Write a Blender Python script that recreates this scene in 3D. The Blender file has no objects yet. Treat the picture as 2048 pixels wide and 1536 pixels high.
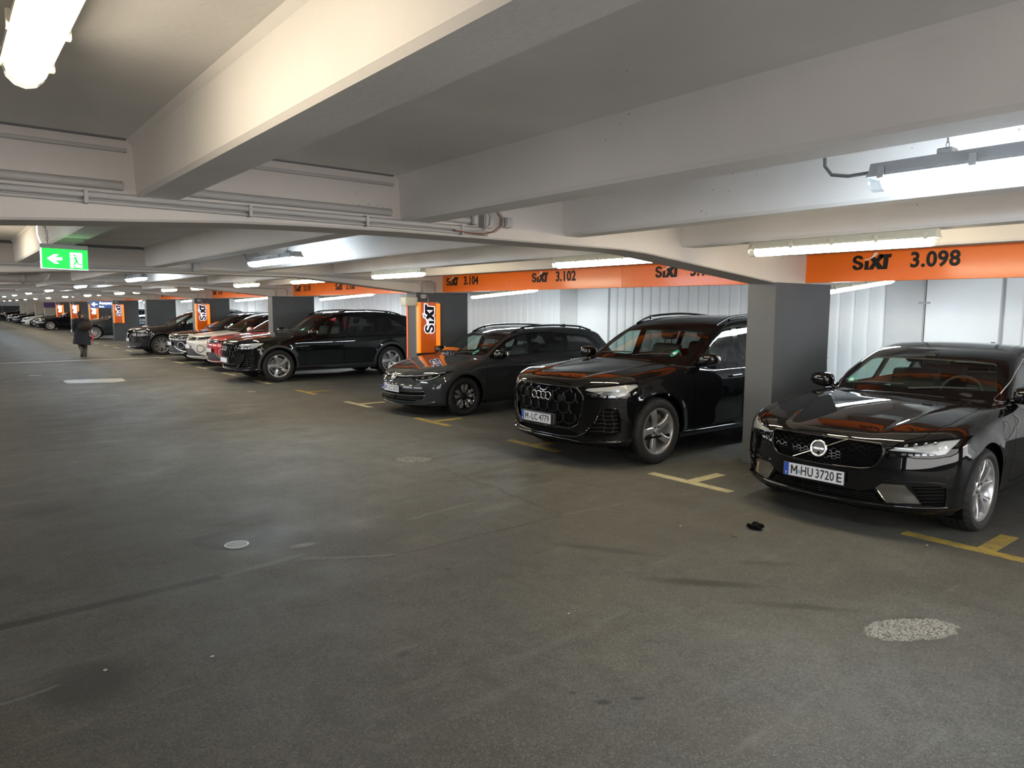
import bpy, bmesh, math, random
import numpy as np
from mathutils import Vector, Matrix
from mathutils.geometry import delaunay_2d_cdt

random.seed(7)
SC = bpy.context.scene
COL = SC.collection
PI = math.pi

# ---------------------------------------------------------------- camera
F_PX, PITCH, YAW, ROLL, CAM_H = 1420.0, 0.106591, 0.679420, 0.004669, 1.7674
cam_data = bpy.data.cameras.new('camera')
cam = bpy.data.objects.new('camera', cam_data)
COL.objects.link(cam)
_R = Vector((math.cos(YAW), -math.sin(YAW), 0))
_Fh = Vector((math.sin(YAW), math.cos(YAW), 0))
_U = Vector((0, 0, 1))
_fwd = _Fh * math.cos(PITCH) - _U * math.sin(PITCH)
_up0 = _U * math.cos(PITCH) + _Fh * math.sin(PITCH)
_right = _R * math.cos(ROLL) + _up0 * math.sin(ROLL)
_up = -_R * math.sin(ROLL) + _up0 * math.cos(ROLL)
cam.matrix_world = Matrix(((_right.x, _up.x, -_fwd.x, 0), (_right.y, _up.y, -_fwd.y, 0),
                           (_right.z, _up.z, -_fwd.z, CAM_H), (0, 0, 0, 1)))
cam_data.sensor_width = 36.0
cam_data.lens = F_PX / 2048.0 * 36.0
cam_data.clip_start = 0.05
cam_data.clip_end = 300
SC.camera = cam

# ---------------------------------------------------------------- world, exposure, lamp strengths
world = bpy.data.worlds.new('world')
SC.world = world
world.use_nodes = True
world.node_tree.nodes['Background'].inputs[0].default_value = (1.0, 0.965, 0.94, 1)
world.node_tree.nodes['Background'].inputs[1].default_value = 2.3
SC.view_settings.view_transform = 'Standard'
SC.view_settings.look = 'None'
SC.view_settings.gamma = 1.0
SC.view_settings.use_curve_mapping = False
SC.view_settings.exposure = 1.3
WARM_COL, WARM_STR = (1.0, 0.85, 0.60), 32.0
COOL_COL, COOL_STR = (0.74, 0.88, 1.0), 40.0
BAY_COL, BAY_STR = (0.80, 0.93, 1.0), 46.0
AISLE_COL, AISLE_STR = (1.0, 0.86, 0.64), 9.0
try:
    SC.cycles.use_denoising = True
    SC.cycles.max_bounces = 10
    SC.cycles.diffuse_bounces = 6
    SC.cycles.glossy_bounces = 4
    SC.cycles.transparent_max_bounces = 12
    SC.cycles.sample_clamp_indirect = 6
    SC.cycles.caustics_reflective = False
    SC.cycles.caustics_refractive = False
    SC.cycles.use_light_tree = True
except Exception:
    pass

# ---------------------------------------------------------------- mesh helpers
class MB:
    def __init__(self):
        self.v, self.f, self.m = [], [], []
    def add(self, vs, fs, mi=0):
        o = len(self.v)
        self.v += [tuple(p) for p in vs]
        self.f += [tuple(o + i for i in q) for q in fs]
        self.m += [mi] * len(fs)
        return self
    def box(self, x0, x1, y0, y1, z0, z1, mi=0):
        v = [(x, y, z) for z in (z0, z1) for y in (y0, y1) for x in (x0, x1)]
        return self.add(v, [(0, 2, 3, 1), (4, 5, 7, 6), (0, 1, 5, 4), (2, 6, 7, 3), (0, 4, 6, 2), (1, 3, 7, 5)], mi)
    def bbox(self, x0, x1, y0, y1, z0, z1, b=0.005, mi=0):
        """box with chamfered edges"""
        bm = bmesh.new()
        bmesh.ops.create_cube(bm, size=1)
        for v in bm.verts:
            v.co = ((x0 + x1) / 2 + v.co.x * (x1 - x0), (y0 + y1) / 2 + v.co.y * (y1 - y0), (z0 + z1) / 2 + v.co.z * (z1 - z0))
        bmesh.ops.bevel(bm, geom=list(bm.edges), offset=b, segments=2, affect='EDGES', profile=0.5)
        return self.addbm(bm, mi)
    def addbm(self, bm, mi=0):
        bm.verts.index_update()
        self.add([v.co[:] for v in bm.verts], [[v.index for v in f.verts] for f in bm.faces], mi)
        bm.free()
        return self
    def prism(self, poly, axis, a, b, mi=0):
        """extrude 2D polygon along axis: 'y' -> poly is (x,z), 'x' -> (y,z), 'z' -> (x,y)"""
        def P(p, t):
            return {'y': (p[0], t, p[1]), 'x': (t, p[0], p[1]), 'z': (p[0], p[1], t)}[axis]
        n = len(poly)
        vs = [P(p, a) for p in poly] + [P(p, b) for p in poly]
        fs = [tuple(range(n)), tuple(range(2 * n - 1, n - 1, -1))]
        fs += [(i, i + n, (i + 1) % n + n, (i + 1) % n) for i in range(n)]
        return self.add(vs, fs, mi)
    def tube(self, pts, r, n=8, cap=True, mi=0, flat=1.0):
        pts = [Vector(p) for p in pts]
        vs, fs = [], []
        N = len(pts)
        prev = None
        for i, p in enumerate(pts):
            d = (pts[min(i + 1, N - 1)] - pts[max(i - 1, 0)]).normalized()
            if prev is None:
                a = d.orthogonal().normalized()
                if abs(d.z) < 0.9:
                    a = d.cross(Vector((0, 0, 1))).normalized()
            else:
                a = (prev - d * prev.dot(d)).normalized()
            prev = a
            b = d.cross(a)
            rr = r[i] if isinstance(r, (list, tuple)) else r
            for k in range(n):
                t = 2 * PI * k / n
                vs.append(p + (a * math.cos(t) + b * math.sin(t) * flat) * rr)
        for i in range(N - 1):
            for k in range(n):
                fs.append((i * n + k, i * n + (k + 1) % n, (i + 1) * n + (k + 1) % n, (i + 1) * n + k))
        if cap:
            fs.append(tuple(range(n - 1, -1, -1)))
            fs.append(tuple((N - 1) * n + k for k in range(n)))
        return self.add(vs, fs, mi)
    def lathe(self, prof, n=32, axis='y', c=(0, 0, 0), mi=0, a0=0.0, a1=2 * PI, rmod=None):
        """profile of (radius, axial)"""
        full = abs(a1 - a0 - 2 * PI) < 1e-6
        cnt = n if full else n + 1
        vs, fs = [], []
        for i in range(cnt):
            t = a0 + (a1 - a0) * i / n
            for j, (r, h) in enumerate(prof):
                if rmod:
                    r = rmod(i, j, r)
                p, q = r * math.cos(t), r * math.sin(t)
                vs.append({'y': (c[0] + p, c[1] + h, c[2] + q), 'x': (c[0] + h, c[1] + p, c[2] + q),
                           'z': (c[0] + p, c[1] + q, c[2] + h)}[axis])
        m = len(prof)
        for i in range(n):
            i2 = (i + 1) % cnt
            for j in range(m - 1):
                fs.append((i * m + j, i2 * m + j, i2 * m + j + 1, i * m + j + 1))
        return self.add(vs, fs, mi)
    def xf(self, M):
        self.v = [tuple(M @ Vector(p)) for p in self.v]
        return self

def link(name, data, parent=None):
    o = bpy.data.objects.new(name, data)
    COL.objects.link(o)
    if parent:
        o.parent = parent
    return o

def obj(name, mb, mats, parent=None, smooth=None, loc=None):
    me = bpy.data.meshes.new(name)
    me.from_pydata(mb.v, [], mb.f)
    for m in (mats if isinstance(mats, (list, tuple)) else [mats]):
        me.materials.append(m)
    if any(mb.m):
        me.polygons.foreach_set('material_index', mb.m)
    bm = bmesh.new()
    bm.from_mesh(me)
    bmesh.ops.recalc_face_normals(bm, faces=bm.faces)
    if smooth:
        for f in bm.faces:
            f.smooth = True
        for e in bm.edges:
            if len(e.link_faces) == 2 and e.calc_face_angle(0) > smooth:
                e.smooth = False
    bm.to_mesh(me)
    bm.free()
    me.update()
    o = link(name, me, parent)
    if loc:
        o.location = loc
    return o

def tag(o, label, cat=None, group=None, kind=None):
    o['label'] = label
    if cat:
        o['category'] = cat
    if group:
        o['group'] = group
    if kind:
        o['kind'] = kind
    return o

def thing(name, label, cat, loc=(0, 0, 0), rz=0, group=None, kind=None):
    o = link(name, None)
    o.location = loc
    o.rotation_euler = (0, 0, rz)
    return tag(o, label, cat, group, kind)

def copy_tree(o, parent=None):
    c = o.copy()
    COL.objects.link(c)
    if parent:
        c.parent = parent
    for ch in list(o.children):
        copy_tree(ch, c)
    return c

# ---------------------------------------------------------------- materials
def new_mat(name):
    m = bpy.data.materials.new(name)
    m.use_nodes = True
    return m, m.node_tree, m.node_tree.nodes['Principled BSDF']

def pmat(name, col, rough=0.5, metal=0.0, coat=0.0, spec=0.5, emit=None, estr=0.0, noise=None, bump=None, coat_rough=0.03):
    m, nt, b = new_mat(name)
    b.inputs['Base Color'].default_value = (*col, 1)
    b.inputs['Roughness'].default_value = rough
    b.inputs['Metallic'].default_value = metal
    b.inputs['Coat Weight'].default_value = coat
    b.inputs['Coat Roughness'].default_value = coat_rough
    b.inputs['Specular IOR Level'].default_value = spec
    if emit:
        b.inputs['Emission Color'].default_value = (*emit, 1)
        b.inputs['Emission Strength'].default_value = estr
    if noise or bump:
        tc = nt.nodes.new('ShaderNodeTexCoord')
    if noise:  # (scale, amount)
        n = nt.nodes.new('ShaderNodeTexNoise')
        n.inputs['Scale'].default_value = noise[0]
        n.inputs['Detail'].default_value = 6
        nt.links.new(tc.outputs['Object'], n.inputs['Vector'])
        r = nt.nodes.new('ShaderNodeValToRGB')
        a = noise[1]
        r.color_ramp.elements[0].position = 0.3
        r.color_ramp.elements[1].position = 0.7
        r.color_ramp.elements[0].color = (*[c * (1 - a) for c in col], 1)
        r.color_ramp.elements[1].color = (*[min(1, c * (1 + a)) for c in col], 1)
        nt.links.new(n.outputs['Fac'], r.inputs['Fac'])
        nt.links.new(r.outputs['Color'], b.inputs['Base Color'])
    if bump:   # (scale, strength)
        n2 = nt.nodes.new('ShaderNodeTexNoise')
        n2.inputs['Scale'].default_value = bump[0]
        n2.inputs['Detail'].default_value = 4
        nt.links.new(tc.outputs['Object'], n2.inputs['Vector'])
        bp = nt.nodes.new('ShaderNodeBump')
        bp.inputs['Strength'].default_value = bump[1]
        bp.inputs['Distance'].default_value = 0.01
        nt.links.new(n2.outputs['Fac'], bp.inputs['Height'])
        nt.links.new(bp.outputs['Normal'], b.inputs['Normal'])
    return m

def emat(name, col, s):
    m = bpy.data.materials.new(name)
    m.use_nodes = True
    nt = m.node_tree
    nt.nodes.clear()
    e = nt.nodes.new('ShaderNodeEmission')
    e.inputs[0].default_value = (*col, 1)
    e.inputs[1].default_value = s
    o = nt.nodes.new('ShaderNodeOutputMaterial')
    nt.links.new(e.outputs[0], o.inputs[0])
    return m

def glassmat(name, tint, refl=0.05, rough=0.0, power=4.0):
    m = bpy.data.materials.new(name)
    m.use_nodes = True
    nt = m.node_tree
    nt.nodes.clear()
    L = nt.links.new
    tr = nt.nodes.new('ShaderNodeBsdfTransparent')
    tr.inputs[0].default_value = (*tint, 1)
    gl = nt.nodes.new('ShaderNodeBsdfGlossy')
    gl.inputs['Roughness'].default_value = rough
    gl.inputs['Color'].default_value = (1, 1, 1, 1)
    lw = nt.nodes.new('ShaderNodeLayerWeight')
    lw.inputs[0].default_value = 0.5
    pw = nt.nodes.new('ShaderNodeMath'); pw.operation = 'POWER'; pw.inputs[1].default_value = power
    mu = nt.nodes.new('ShaderNodeMath'); mu.operation = 'MULTIPLY_ADD'; mu.inputs[1].default_value = 0.9; mu.inputs[2].default_value = refl
    mx = nt.nodes.new('ShaderNodeMixShader')
    o = nt.nodes.new('ShaderNodeOutputMaterial')
    L(lw.outputs['Facing'], pw.inputs[0]); L(pw.outputs[0], mu.inputs[0]); L(mu.outputs[0], mx.inputs[0])
    L(tr.outputs[0], mx.inputs[1]); L(gl.outputs[0], mx.inputs[2]); L(mx.outputs[0], o.inputs[0])
    return m

def concrete(name, col, speck=0.5, rough=0.75, spread=0.10, speck_scale=22.0, bumpy=0.15):
    """painted concrete with cloudy variation and little dark pits"""
    m, nt, b = new_mat(name)
    L = nt.links.new
    tc = nt.nodes.new('ShaderNodeTexCoord')
    n = nt.nodes.new('ShaderNodeTexNoise'); n.inputs['Scale'].default_value = 0.9; n.inputs['Detail'].default_value = 7
    L(tc.outputs['Object'], n.inputs['Vector'])
    r = nt.nodes.new('ShaderNodeValToRGB')
    r.color_ramp.elements[0].position = 0.3; r.color_ramp.elements[1].position = 0.72
    r.color_ramp.elements[0].color = (*[c * (1 - spread) for c in col], 1)
    r.color_ramp.elements[1].color = (*[min(1, c * (1 + spread)) for c in col], 1)
    L(n.outputs['Fac'], r.inputs['Fac'])
    # pits
    v = nt.nodes.new('ShaderNodeTexVoronoi'); v.inputs['Scale'].default_value = speck_scale
    L(tc.outputs['Object'], v.inputs['Vector'])
    n3 = nt.nodes.new('ShaderNodeTexNoise'); n3.inputs['Scale'].default_value = 2.2; n3.inputs['Detail'].default_value = 3
    L(tc.outputs['Object'], n3.inputs['Vector'])
    th = nt.nodes.new('ShaderNodeMapRange')
    th.inputs['From Min'].default_value = 0.56; th.inputs['From Max'].default_value = 0.75
    th.inputs['To Min'].default_value = 0.0; th.inputs['To Max'].default_value = 0.16
    L(n3.outputs['Fac'], th.inputs['Value'])
    lt = nt.nodes.new('ShaderNodeMath'); lt.operation = 'LESS_THAN'
    L(v.outputs['Distance'], lt.inputs[0]); L(th.outputs[0], lt.inputs[1])
    ml = nt.nodes.new('ShaderNodeMath'); ml.operation = 'MULTIPLY'; ml.inputs[1].default_value = speck
    L(lt.outputs[0], ml.inputs[0])
    mx = nt.nodes.new('ShaderNodeMix'); mx.data_type = 'RGBA'
    mx.inputs['B'].default_value = (*[c * 0.25 for c in col], 1)
    L(ml.outputs[0], mx.inputs['Factor']); L(r.outputs['Color'], mx.inputs['A'])
    L(mx.outputs['Result'], b.inputs['Base Color'])
    b.inputs['Roughness'].default_value = rough
    b.inputs['Specular IOR Level'].default_value = 0.3
    n2 = nt.nodes.new('ShaderNodeTexNoise'); n2.inputs['Scale'].default_value = 35; n2.inputs['Detail'].default_value = 5
    L(tc.outputs['Object'], n2.inputs['Vector'])
    bp = nt.nodes.new('ShaderNodeBump'); bp.inputs['Strength'].default_value = bumpy; bp.inputs['Distance'].default_value = 0.01
    L(n2.outputs['Fac'], bp.inputs['Height']); L(bp.outputs['Normal'], b.inputs['Normal'])
    return m

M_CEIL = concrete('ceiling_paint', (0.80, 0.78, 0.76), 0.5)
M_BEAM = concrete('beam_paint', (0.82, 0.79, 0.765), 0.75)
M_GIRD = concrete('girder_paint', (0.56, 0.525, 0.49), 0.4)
M_COLUMN = concrete('column_paint', (0.085, 0.093, 0.104), 0.2, rough=0.55, spread=0.14)
M_SLAT = concrete('slat_paint', (0.80, 0.81, 0.82), 0.5, spread=0.06)
M_WALLFLAT = concrete('rough_render', (0.62, 0.62, 0.62), 0.6, spread=0.1, speck_scale=60, bumpy=0.6)
M_WALLDARK = concrete('wall_grey', (0.11, 0.11, 0.115), 0.3)
M_PIPE = pmat('conduit_grey', (0.38, 0.365, 0.35), 0.5)
M_PIPE_D = pmat('conduit_dark', (0.13, 0.13, 0.13), 0.6)
M_STEEL = pmat('galvanised_steel', (0.34, 0.34, 0.34), 0.5, metal=0.7)
M_CREAM = pmat('cream_plastic', (0.62, 0.60, 0.50), 0.45)
M_LAMPGREY = pmat('lamp_housing', (0.30, 0.31, 0.33), 0.45)
M_LAMPCLEAR = glassmat('lamp_clear', (0.93, 0.96, 0.97), 0.10)
M_WARM = emat('warm_tube', WARM_COL, WARM_STR)
M_COOL = emat('cool_tube', COOL_COL, COOL_STR)
M_BAY = emat('bay_tube', BAY_COL, BAY_STR)
M_AISLE = emat('aisle_tube', AISLE_COL, AISLE_STR)
M_ORANGE = pmat('orange_panel', (0.80, 0.165, 0.012), 0.35, coat=0.25, coat_rough=0.15, spec=0.25)
M_ORANGE_LIT = pmat('orange_lightbox', (0.62, 0.115, 0.012), 0.2, coat=0.5, emit=(1.0, 0.16, 0.01), estr=0.05)
M_ORANGE_EDGE = pmat('orange_lightbox_edge', (0.8, 0.2, 0.02), 0.3, emit=(1.0, 0.23, 0.01), estr=0.36)
M_LETTER = pmat('letter_black', (0.012, 0.0125, 0.014), 0.5, spec=0.2)
M_LETTER_W = pmat('letter_white', (0.8, 0.8, 0.8), 0.4)
M_LETTER_GLOW = pmat('letter_white_lit', (0.8, 0.8, 0.85), 0.4, emit=(0.85, 0.85, 1.0), estr=0.35)
M_SILVERLET = pmat('letter_silver', (0.6, 0.6, 0.62), 0.35)
M_YELLOW = None
# ================================================================ SETTING
YG0, GW, BAY = 4.27, 0.35, 7.5          # near face of the first girder, girder width, girder spacing
Z_CEIL, Z_BEAM = 2.64, 2.345
X_WALL = 11.6
KMIN, KMAX = -1, 12
Y_END = -4.6        # near end, out of view, left open so daylight fill brightens the ceiling

# ---- floor material
def floor_material():
    m, nt, b = new_mat('worn_asphalt')
    L = nt.links.new
    tc = nt.nodes.new('ShaderNodeTexCoord')
    sx = nt.nodes.new('ShaderNodeSeparateXYZ')
    L(tc.outputs['Object'], sx.inputs[0])
    def val(v):
        return v
    def math_(op, a, b_=None, c=None, clamp=False):
        n = nt.nodes.new('ShaderNodeMath'); n.operation = op; n.use_clamp = clamp
        for i, q in enumerate((a, b_, c)):
            if q is None: continue
            if isinstance(q, (int, float)): n.inputs[i].default_value = q
            else: L(q, n.inputs[i])
        return n.outputs[0]
    def noise(scale, detail=5, rough=0.55, vec=None):
        n = nt.nodes.new('ShaderNodeTexNoise'); n.inputs['Scale'].default_value = scale
        n.inputs['Detail'].default_value = detail; n.inputs['Roughness'].default_value = rough
        L(vec or tc.outputs['Object'], n.inputs['Vector'])
        return n.outputs['Fac']
    def ramp(f, a, b_, lo=0.0, hi=1.0):
        n = nt.nodes.new('ShaderNodeMapRange'); n.clamp = True
        n.inputs['From Min'].default_value = a; n.inputs['From Max'].default_value = b_
        n.inputs['To Min'].default_value = lo; n.inputs['To Max'].default_value = hi
        L(f, n.inputs['Value'])
        return n.outputs[0]
    def mix(f, a, b_):
        n = nt.nodes.new('ShaderNodeMix'); n.data_type = 'RGBA'
        for k, q in (('A', a), ('B', b_)):
            if isinstance(q, tuple): n.inputs[k].default_value = (*q, 1)
            else: L(q, n.inputs[k])
        if isinstance(f, (int, float)): n.inputs['Factor'].default_value = f
        else: L(f, n.inputs['Factor'])
        return n.outputs['Result']
    X, Y = sx.outputs['X'], sx.outputs['Y']
    n1, n2, n3 = noise(0.35, 6), noise(1.6, 6), noise(6.0, 5)
    wob = noise(4.0, 5, 0.65)
    wob2 = noise(22.0, 4, 0.7)
    def ellipse(cx, cy, a, b_, rot=0.0, soft=0.25, wamp=0.5):
        dx, dy = math_('SUBTRACT', X, cx), math_('SUBTRACT', Y, cy)
        c, s = math.cos(rot), math.sin(rot)
        u = math_('DIVIDE', math_('ADD', math_('MULTIPLY', dx, c), math_('MULTIPLY', dy, s)), a)
        v = math_('DIVIDE', math_('SUBTRACT', math_('MULTIPLY', dy, c), math_('MULTIPLY', dx, s)), b_)
        d = math_('SQRT', math_('ADD', math_('MULTIPLY', u, u), math_('MULTIPLY', v, v)))
        d = math_('ADD', d, math_('MULTIPLY', math_('SUBTRACT', wob, 0.5), wamp))
        d = math_('ADD', d, math_('MULTIPLY', math_('SUBTRACT', wob2, 0.5), wamp * 0.6))
        return ramp(d, 1.0, 1.0 - soft)
    def line(x0, y0, x1, y1, w, soft=0.6, wamp=0.12):
        dx, dy = x1 - x0, y1 - y0
        ln = math.hypot(dx, dy)
        px, py = math_('SUBTRACT', X, x0), math_('SUBTRACT', Y, y0)
        al = math_('DIVIDE', math_('ADD', math_('MULTIPLY', px, dx), math_('MULTIPLY', py, dy)), ln * ln)
        pe = math_('DIVIDE', math_('SUBTRACT', math_('MULTIPLY', py, dx), math_('MULTIPLY', px, dy)), ln)
        pe = math_('ADD', pe, math_('MULTIPLY', math_('SUBTRACT', wob, 0.5), wamp))
        pe = math_('ADD', pe, math_('MULTIPLY', math_('SUBTRACT', wob2, 0.5), wamp * 0.3))
        a = ramp(math_('ABSOLUTE', pe), w, w * (1 - soft))
        e = 0.03
        a = math_('MULTIPLY', a, ramp(al, -e, e))
        return math_('MULTIPLY', a, ramp(al, 1 + e, 1 - e))
    c = mix(ramp(n1, 0.32, 0.68), (0.0585, 0.0556, 0.0472), (0.0892, 0.0857, 0.0748))
    c = mix(ramp(n2, 0.38, 0.66, 0.0, 0.85), c, (0.0977, 0.0950, 0.0838))
    c = mix(ramp(n3, 0.42, 0.66, 0.0, 0.5), c, (0.0488, 0.0470, 0.0410))
    # aggregate grain
    vo = nt.nodes.new('ShaderNodeTexVoronoi'); vo.inputs['Scale'].default_value = 150
    L(tc.outputs['Object'], vo.inputs['Vector'])
    sp = nt.nodes.new('ShaderNodeSeparateColor'); L(vo.outputs['Color'], sp.inputs[0])
    c = mix(ramp(sp.outputs[0], 0.70, 1.0, 0.0, 0.75), c, (0.1464, 0.1392, 0.1200))
    c = mix(ramp(sp.outputs[1], 0.66, 1.0, 0.0, 0.75), c, (0.0315, 0.0307, 0.0283))
    # smeared scuffs along and across the aisle, faint rubber marks
    def streak(sx_, sy_, rz, lo, hi, k):
        mp = nt.nodes.new('ShaderNodeMapping'); mp.inputs['Scale'].default_value = (sx_, sy_, 1); mp.inputs['Rotation'].default_value = (0, 0, rz)
        L(tc.outputs['Object'], mp.inputs['Vector'])
        return ramp(noise(1.0, 6, 0.65, mp.outputs[0]), lo, hi, 0, k)
    c = mix(streak(6.0, 0.8, 0.5, 0.56, 0.72, 0.55), c, (0.060, 0.057, 0.050))
    c = mix(streak(0.7, 5.0, 0.2, 0.58, 0.74, 0.45), c, (0.165, 0.158, 0.142))
    c = mix(streak(5.0, 0.7, -0.7, 0.60, 0.74, 0.5), c, (0.058, 0.055, 0.049))
    # swept tyre lanes (slightly darker) and dusty lane
    c = mix(ramp(noise(0.22, 3), 0.45, 0.75, 0, 0.45), c, (0.0523, 0.0521, 0.0486))
    # floor darker into the bays, mottled by noise
    c = mix(math_('MULTIPLY', ramp(X, 6.1, 7.4, 0, 0.55), ramp(n2, 0.3, 0.6, 0.4, 1)), c, (0.0315, 0.0307, 0.0283))
    dark = (0.0278, 0.0271, 0.0248)
    lite = (0.1464, 0.1392, 0.1200)
    # sealed crack and construction joint
    c = mix(math_('MULTIPLY', line(-3, 4.62, 1.5, 4.72, 0.055, 0.4, 0.05), 0.75), c, dark)
    c = mix(math_('MULTIPLY', line(1.35, 4.72, 1.95, 4.78, 0.05, 0.8, 0.12), 0.55), c, lite)
    c = mix(math_('MULTIPLY', line(1.9, 4.70, 2.5, 4.34, 0.03, 0.7, 0.10), 0.6), c, lite)
    c = mix(math_('MULTIPLY', line(2.4, 4.36, 4.1, 4.34, 0.02, 0.8, 0.10), 0.7), c, dark)
    c = mix(math_('MULTIPLY', line(4.05, 4.34, 4.75, 4.30, 0.03, 0.8, 0.12), 0.4), c, lite)
    c = mix(math_('MULTIPLY', line(4.10, 4.34, 4.25, 6.7, 0.02, 0.8, 0.25), 0.65), c, dark)
    c = mix(math_('MULTIPLY', line(4.3, 7.05, 5.5, 7.2, 0.05, 0.9, 0.25), 0.45), c, (0.1326, 0.1355, 0.1341))
    c = mix(math_('MULTIPLY', line(4.2, 6.0, 5.6, 6.3, 0.09, 0.9, 0.4), 0.35), c, dark)
    c = mix(math_('MULTIPLY', line(-2, 12.0, 2.2, 12.05, 0.07, 0.9, 0.15), 0.45), c, lite)
    c = mix(math_('MULTIPLY', line(2.0, 12.05, 5.8, 12.0, 0.03, 0.9, 0.15), 0.45), c, lite)
    c = mix(math_('MULTIPLY', line(-4, 19.3, 6.5, 19.3, 0.04, 0.9, 0.15), 0.35), c, dark)
    c = mix(math_('MULTIPLY', line(-4, 34.4, 6.5, 34.4, 0.05, 0.9, 0.1), 0.3), c, lite)
    # gravel patches where the top coat is gone
    grain = nt.nodes.new('ShaderNodeTexVoronoi'); grain.inputs['Scale'].default_value = 85
    L(tc.outputs['Object'], grain.inputs['Vector'])
    gcol = mix(ramp(grain.outputs['Distance'], 0.0, 0.75), (0.40, 0.375, 0.33), (0.10, 0.093, 0.08))
    e1o, e1 = ellipse(4.10, 1.56, 0.33, 0.19, -0.45, 0.5, 0.35), ellipse(4.12, 1.55, 0.275, 0.135, -0.45, 0.06, 0.9)
    e2o, e2 = ellipse(4.24, 7.08, 0.33, 0.23, -0.7, 0.5, 0.4), ellipse(4.24, 7.08, 0.235, 0.165, -0.7, 0.06, 0.9)
    c = mix(math_('MULTIPLY', math_('MAXIMUM', e1o, e2o), 0.55), c, (0.0349, 0.0335, 0.0304))
    pat = math_('MAXIMUM', e1, e2)
    c = mix(pat, c, gcol)
    # fresh screed around the drain, stains, skid marks
    c = mix(math_('MULTIPLY', ellipse(1.78, 5.34, 0.47, 0.27, -0.62, 0.07, 0.12), 0.8), c, (0.0488, 0.0507, 0.0500))
    c = mix(math_('MULTIPLY', ellipse(0.46, 3.72, 0.27, 0.30, 0.2, 0.5, 0.6), 0.62), c, dark)
    c = mix(math_('MULTIPLY', ellipse(0.24, 5.45, 0.16, 0.17, 0.2, 0.5, 0.5), 0.5), c, dark)
    c = mix(math_('MULTIPLY', ellipse(2.02, 4.98, 0.12, 0.06, -0.2, 0.7, 0.9), 0.55), c, (0.26, 0.25, 0.225))
    for (cx, cy, a, b_, r, k) in ((1.75, 3.05, 0.055, 0.035, 0.3, 0.6), (2.60, 3.9, 0.05, 0.03, 0.5, 0.7), (2.52, 4.0, 0.03, 0.02, 0.5, 0.6),
                                  (2.38, 2.02, 0.05, 0.02, -0.7, 0.8), (2.23, 2.10, 0.05, 0.025, -0.7, 0.8), (2.18, 2.24, 0.025, 0.015, -0.7, 0.8),
                                  (3.78, 2.66, 0.46, 0.075, -0.85, 0.8), (3.72, 3.52, 0.5, 0.07, -1.0, 0.65), (4.42, 2.60, 0.33, 0.05, -0.75, 0.4),
                                  (5.0, 5.05, 0.34, 0.05, -1.3, 0.35), (3.9, 2.1, 0.45, 0.05, -0.85, 0.6), (0.6, 7.2, 0.25, 0.2, 0.3, 0.4), (4.55, 5.75, 0.5, 0.16, -0.4, 0.5), (5.2, 6.5, 0.6, 0.18, -0.5, 0.55), (3.0, 4.0, 0.8, 0.5, 0.3, 0.25), (1.9, 5.9, 0.5, 0.4, 0.2, 0.35)):
        c = mix(math_('MULTIPLY', ellipse(cx, cy, a, b_, r, 0.6, 0.9), k), c, dark)
    c = mix(math_('MULTIPLY', line(2.95, 5.05, 3.75, 5.15, 0.03, 0.9, 0.12), 0.4), c, (0.1604, 0.1570, 0.1411))
    c = mix(math_('MULTIPLY', line(-0.3, 3.72, 0.34, 3.78, 0.018, 0.9, 0.08), 0.5), c, (0.1813, 0.1855, 0.1834))
    c = mix(math_('MULTIPLY', ellipse(0.1, 4.05, 0.35, 0.28, 0, 0.9, 0.6), 0.3), c, (0.1394, 0.1426, 0.1411))
    L(c, b.inputs['Base Color'])
    rg = math_('ADD', ramp(n2, 0.3, 0.7, 0.50, 0.72), math_('MULTIPLY', pat, 0.4))
    L(rg, b.inputs['Roughness'])
    b.inputs['Specular IOR Level'].default_value = 0.26
    hb = math_('ADD', math_('MULTIPLY', sp.outputs[2], 0.35), math_('MULTIPLY', math_('MULTIPLY', grain.outputs['Distance'], pat), -2.2))
    hb = math_('ADD', hb, math_('MULTIPLY', n3, 0.6))
    hb = math_('SUBTRACT', hb, math_('MULTIPLY', pat, 1.5))
    bp = nt.nodes.new('ShaderNodeBump'); bp.inputs['Strength'].default_value = 0.45; bp.inputs['Distance'].default_value = 0.008
    L(hb, bp.inputs['Height']); L(bp.outputs['Normal'], b.inputs['Normal'])
    return m
M_FLOOR = floor_material()

def worn_paint(name, col, wear=0.5):
    m, nt, b = new_mat(name)
    L = nt.links.new
    tc = nt.nodes.new('ShaderNodeTexCoord')
    n = nt.nodes.new('ShaderNodeTexNoise'); n.inputs['Scale'].default_value = 9; n.inputs['Detail'].default_value = 8; n.inputs['Roughness'].default_value = 0.7
    L(tc.outputs['Object'], n.inputs['Vector'])
    mr = nt.nodes.new('ShaderNodeMapRange'); mr.inputs['From Min'].default_value = 0.42; mr.inputs['From Max'].default_value = 0.70
    mr.inputs['To Max'].default_value = wear
    L(n.outputs['Fac'], mr.inputs['Value'])
    mx = nt.nodes.new('ShaderNodeMix'); mx.data_type = 'RGBA'
    mx.inputs['A'].default_value = (*col, 1); mx.inputs['B'].default_value = (0.07, 0.064, 0.05, 1)
    L(mr.outputs[0], mx.inputs['Factor']); L(mx.outputs['Result'], b.inputs['Base Color'])
    b.inputs['Roughness'].default_value = 0.6
    return m
M_YEL = worn_paint('yellow_marking', (0.30, 0.215, 0.035), 0.8)
M_PALEYEL = worn_paint('pale_yellow_marking', (0.40, 0.365, 0.22), 0.4)
M_WHITEMK = worn_paint('white_marking', (0.30, 0.29, 0.27), 0.8)

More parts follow.
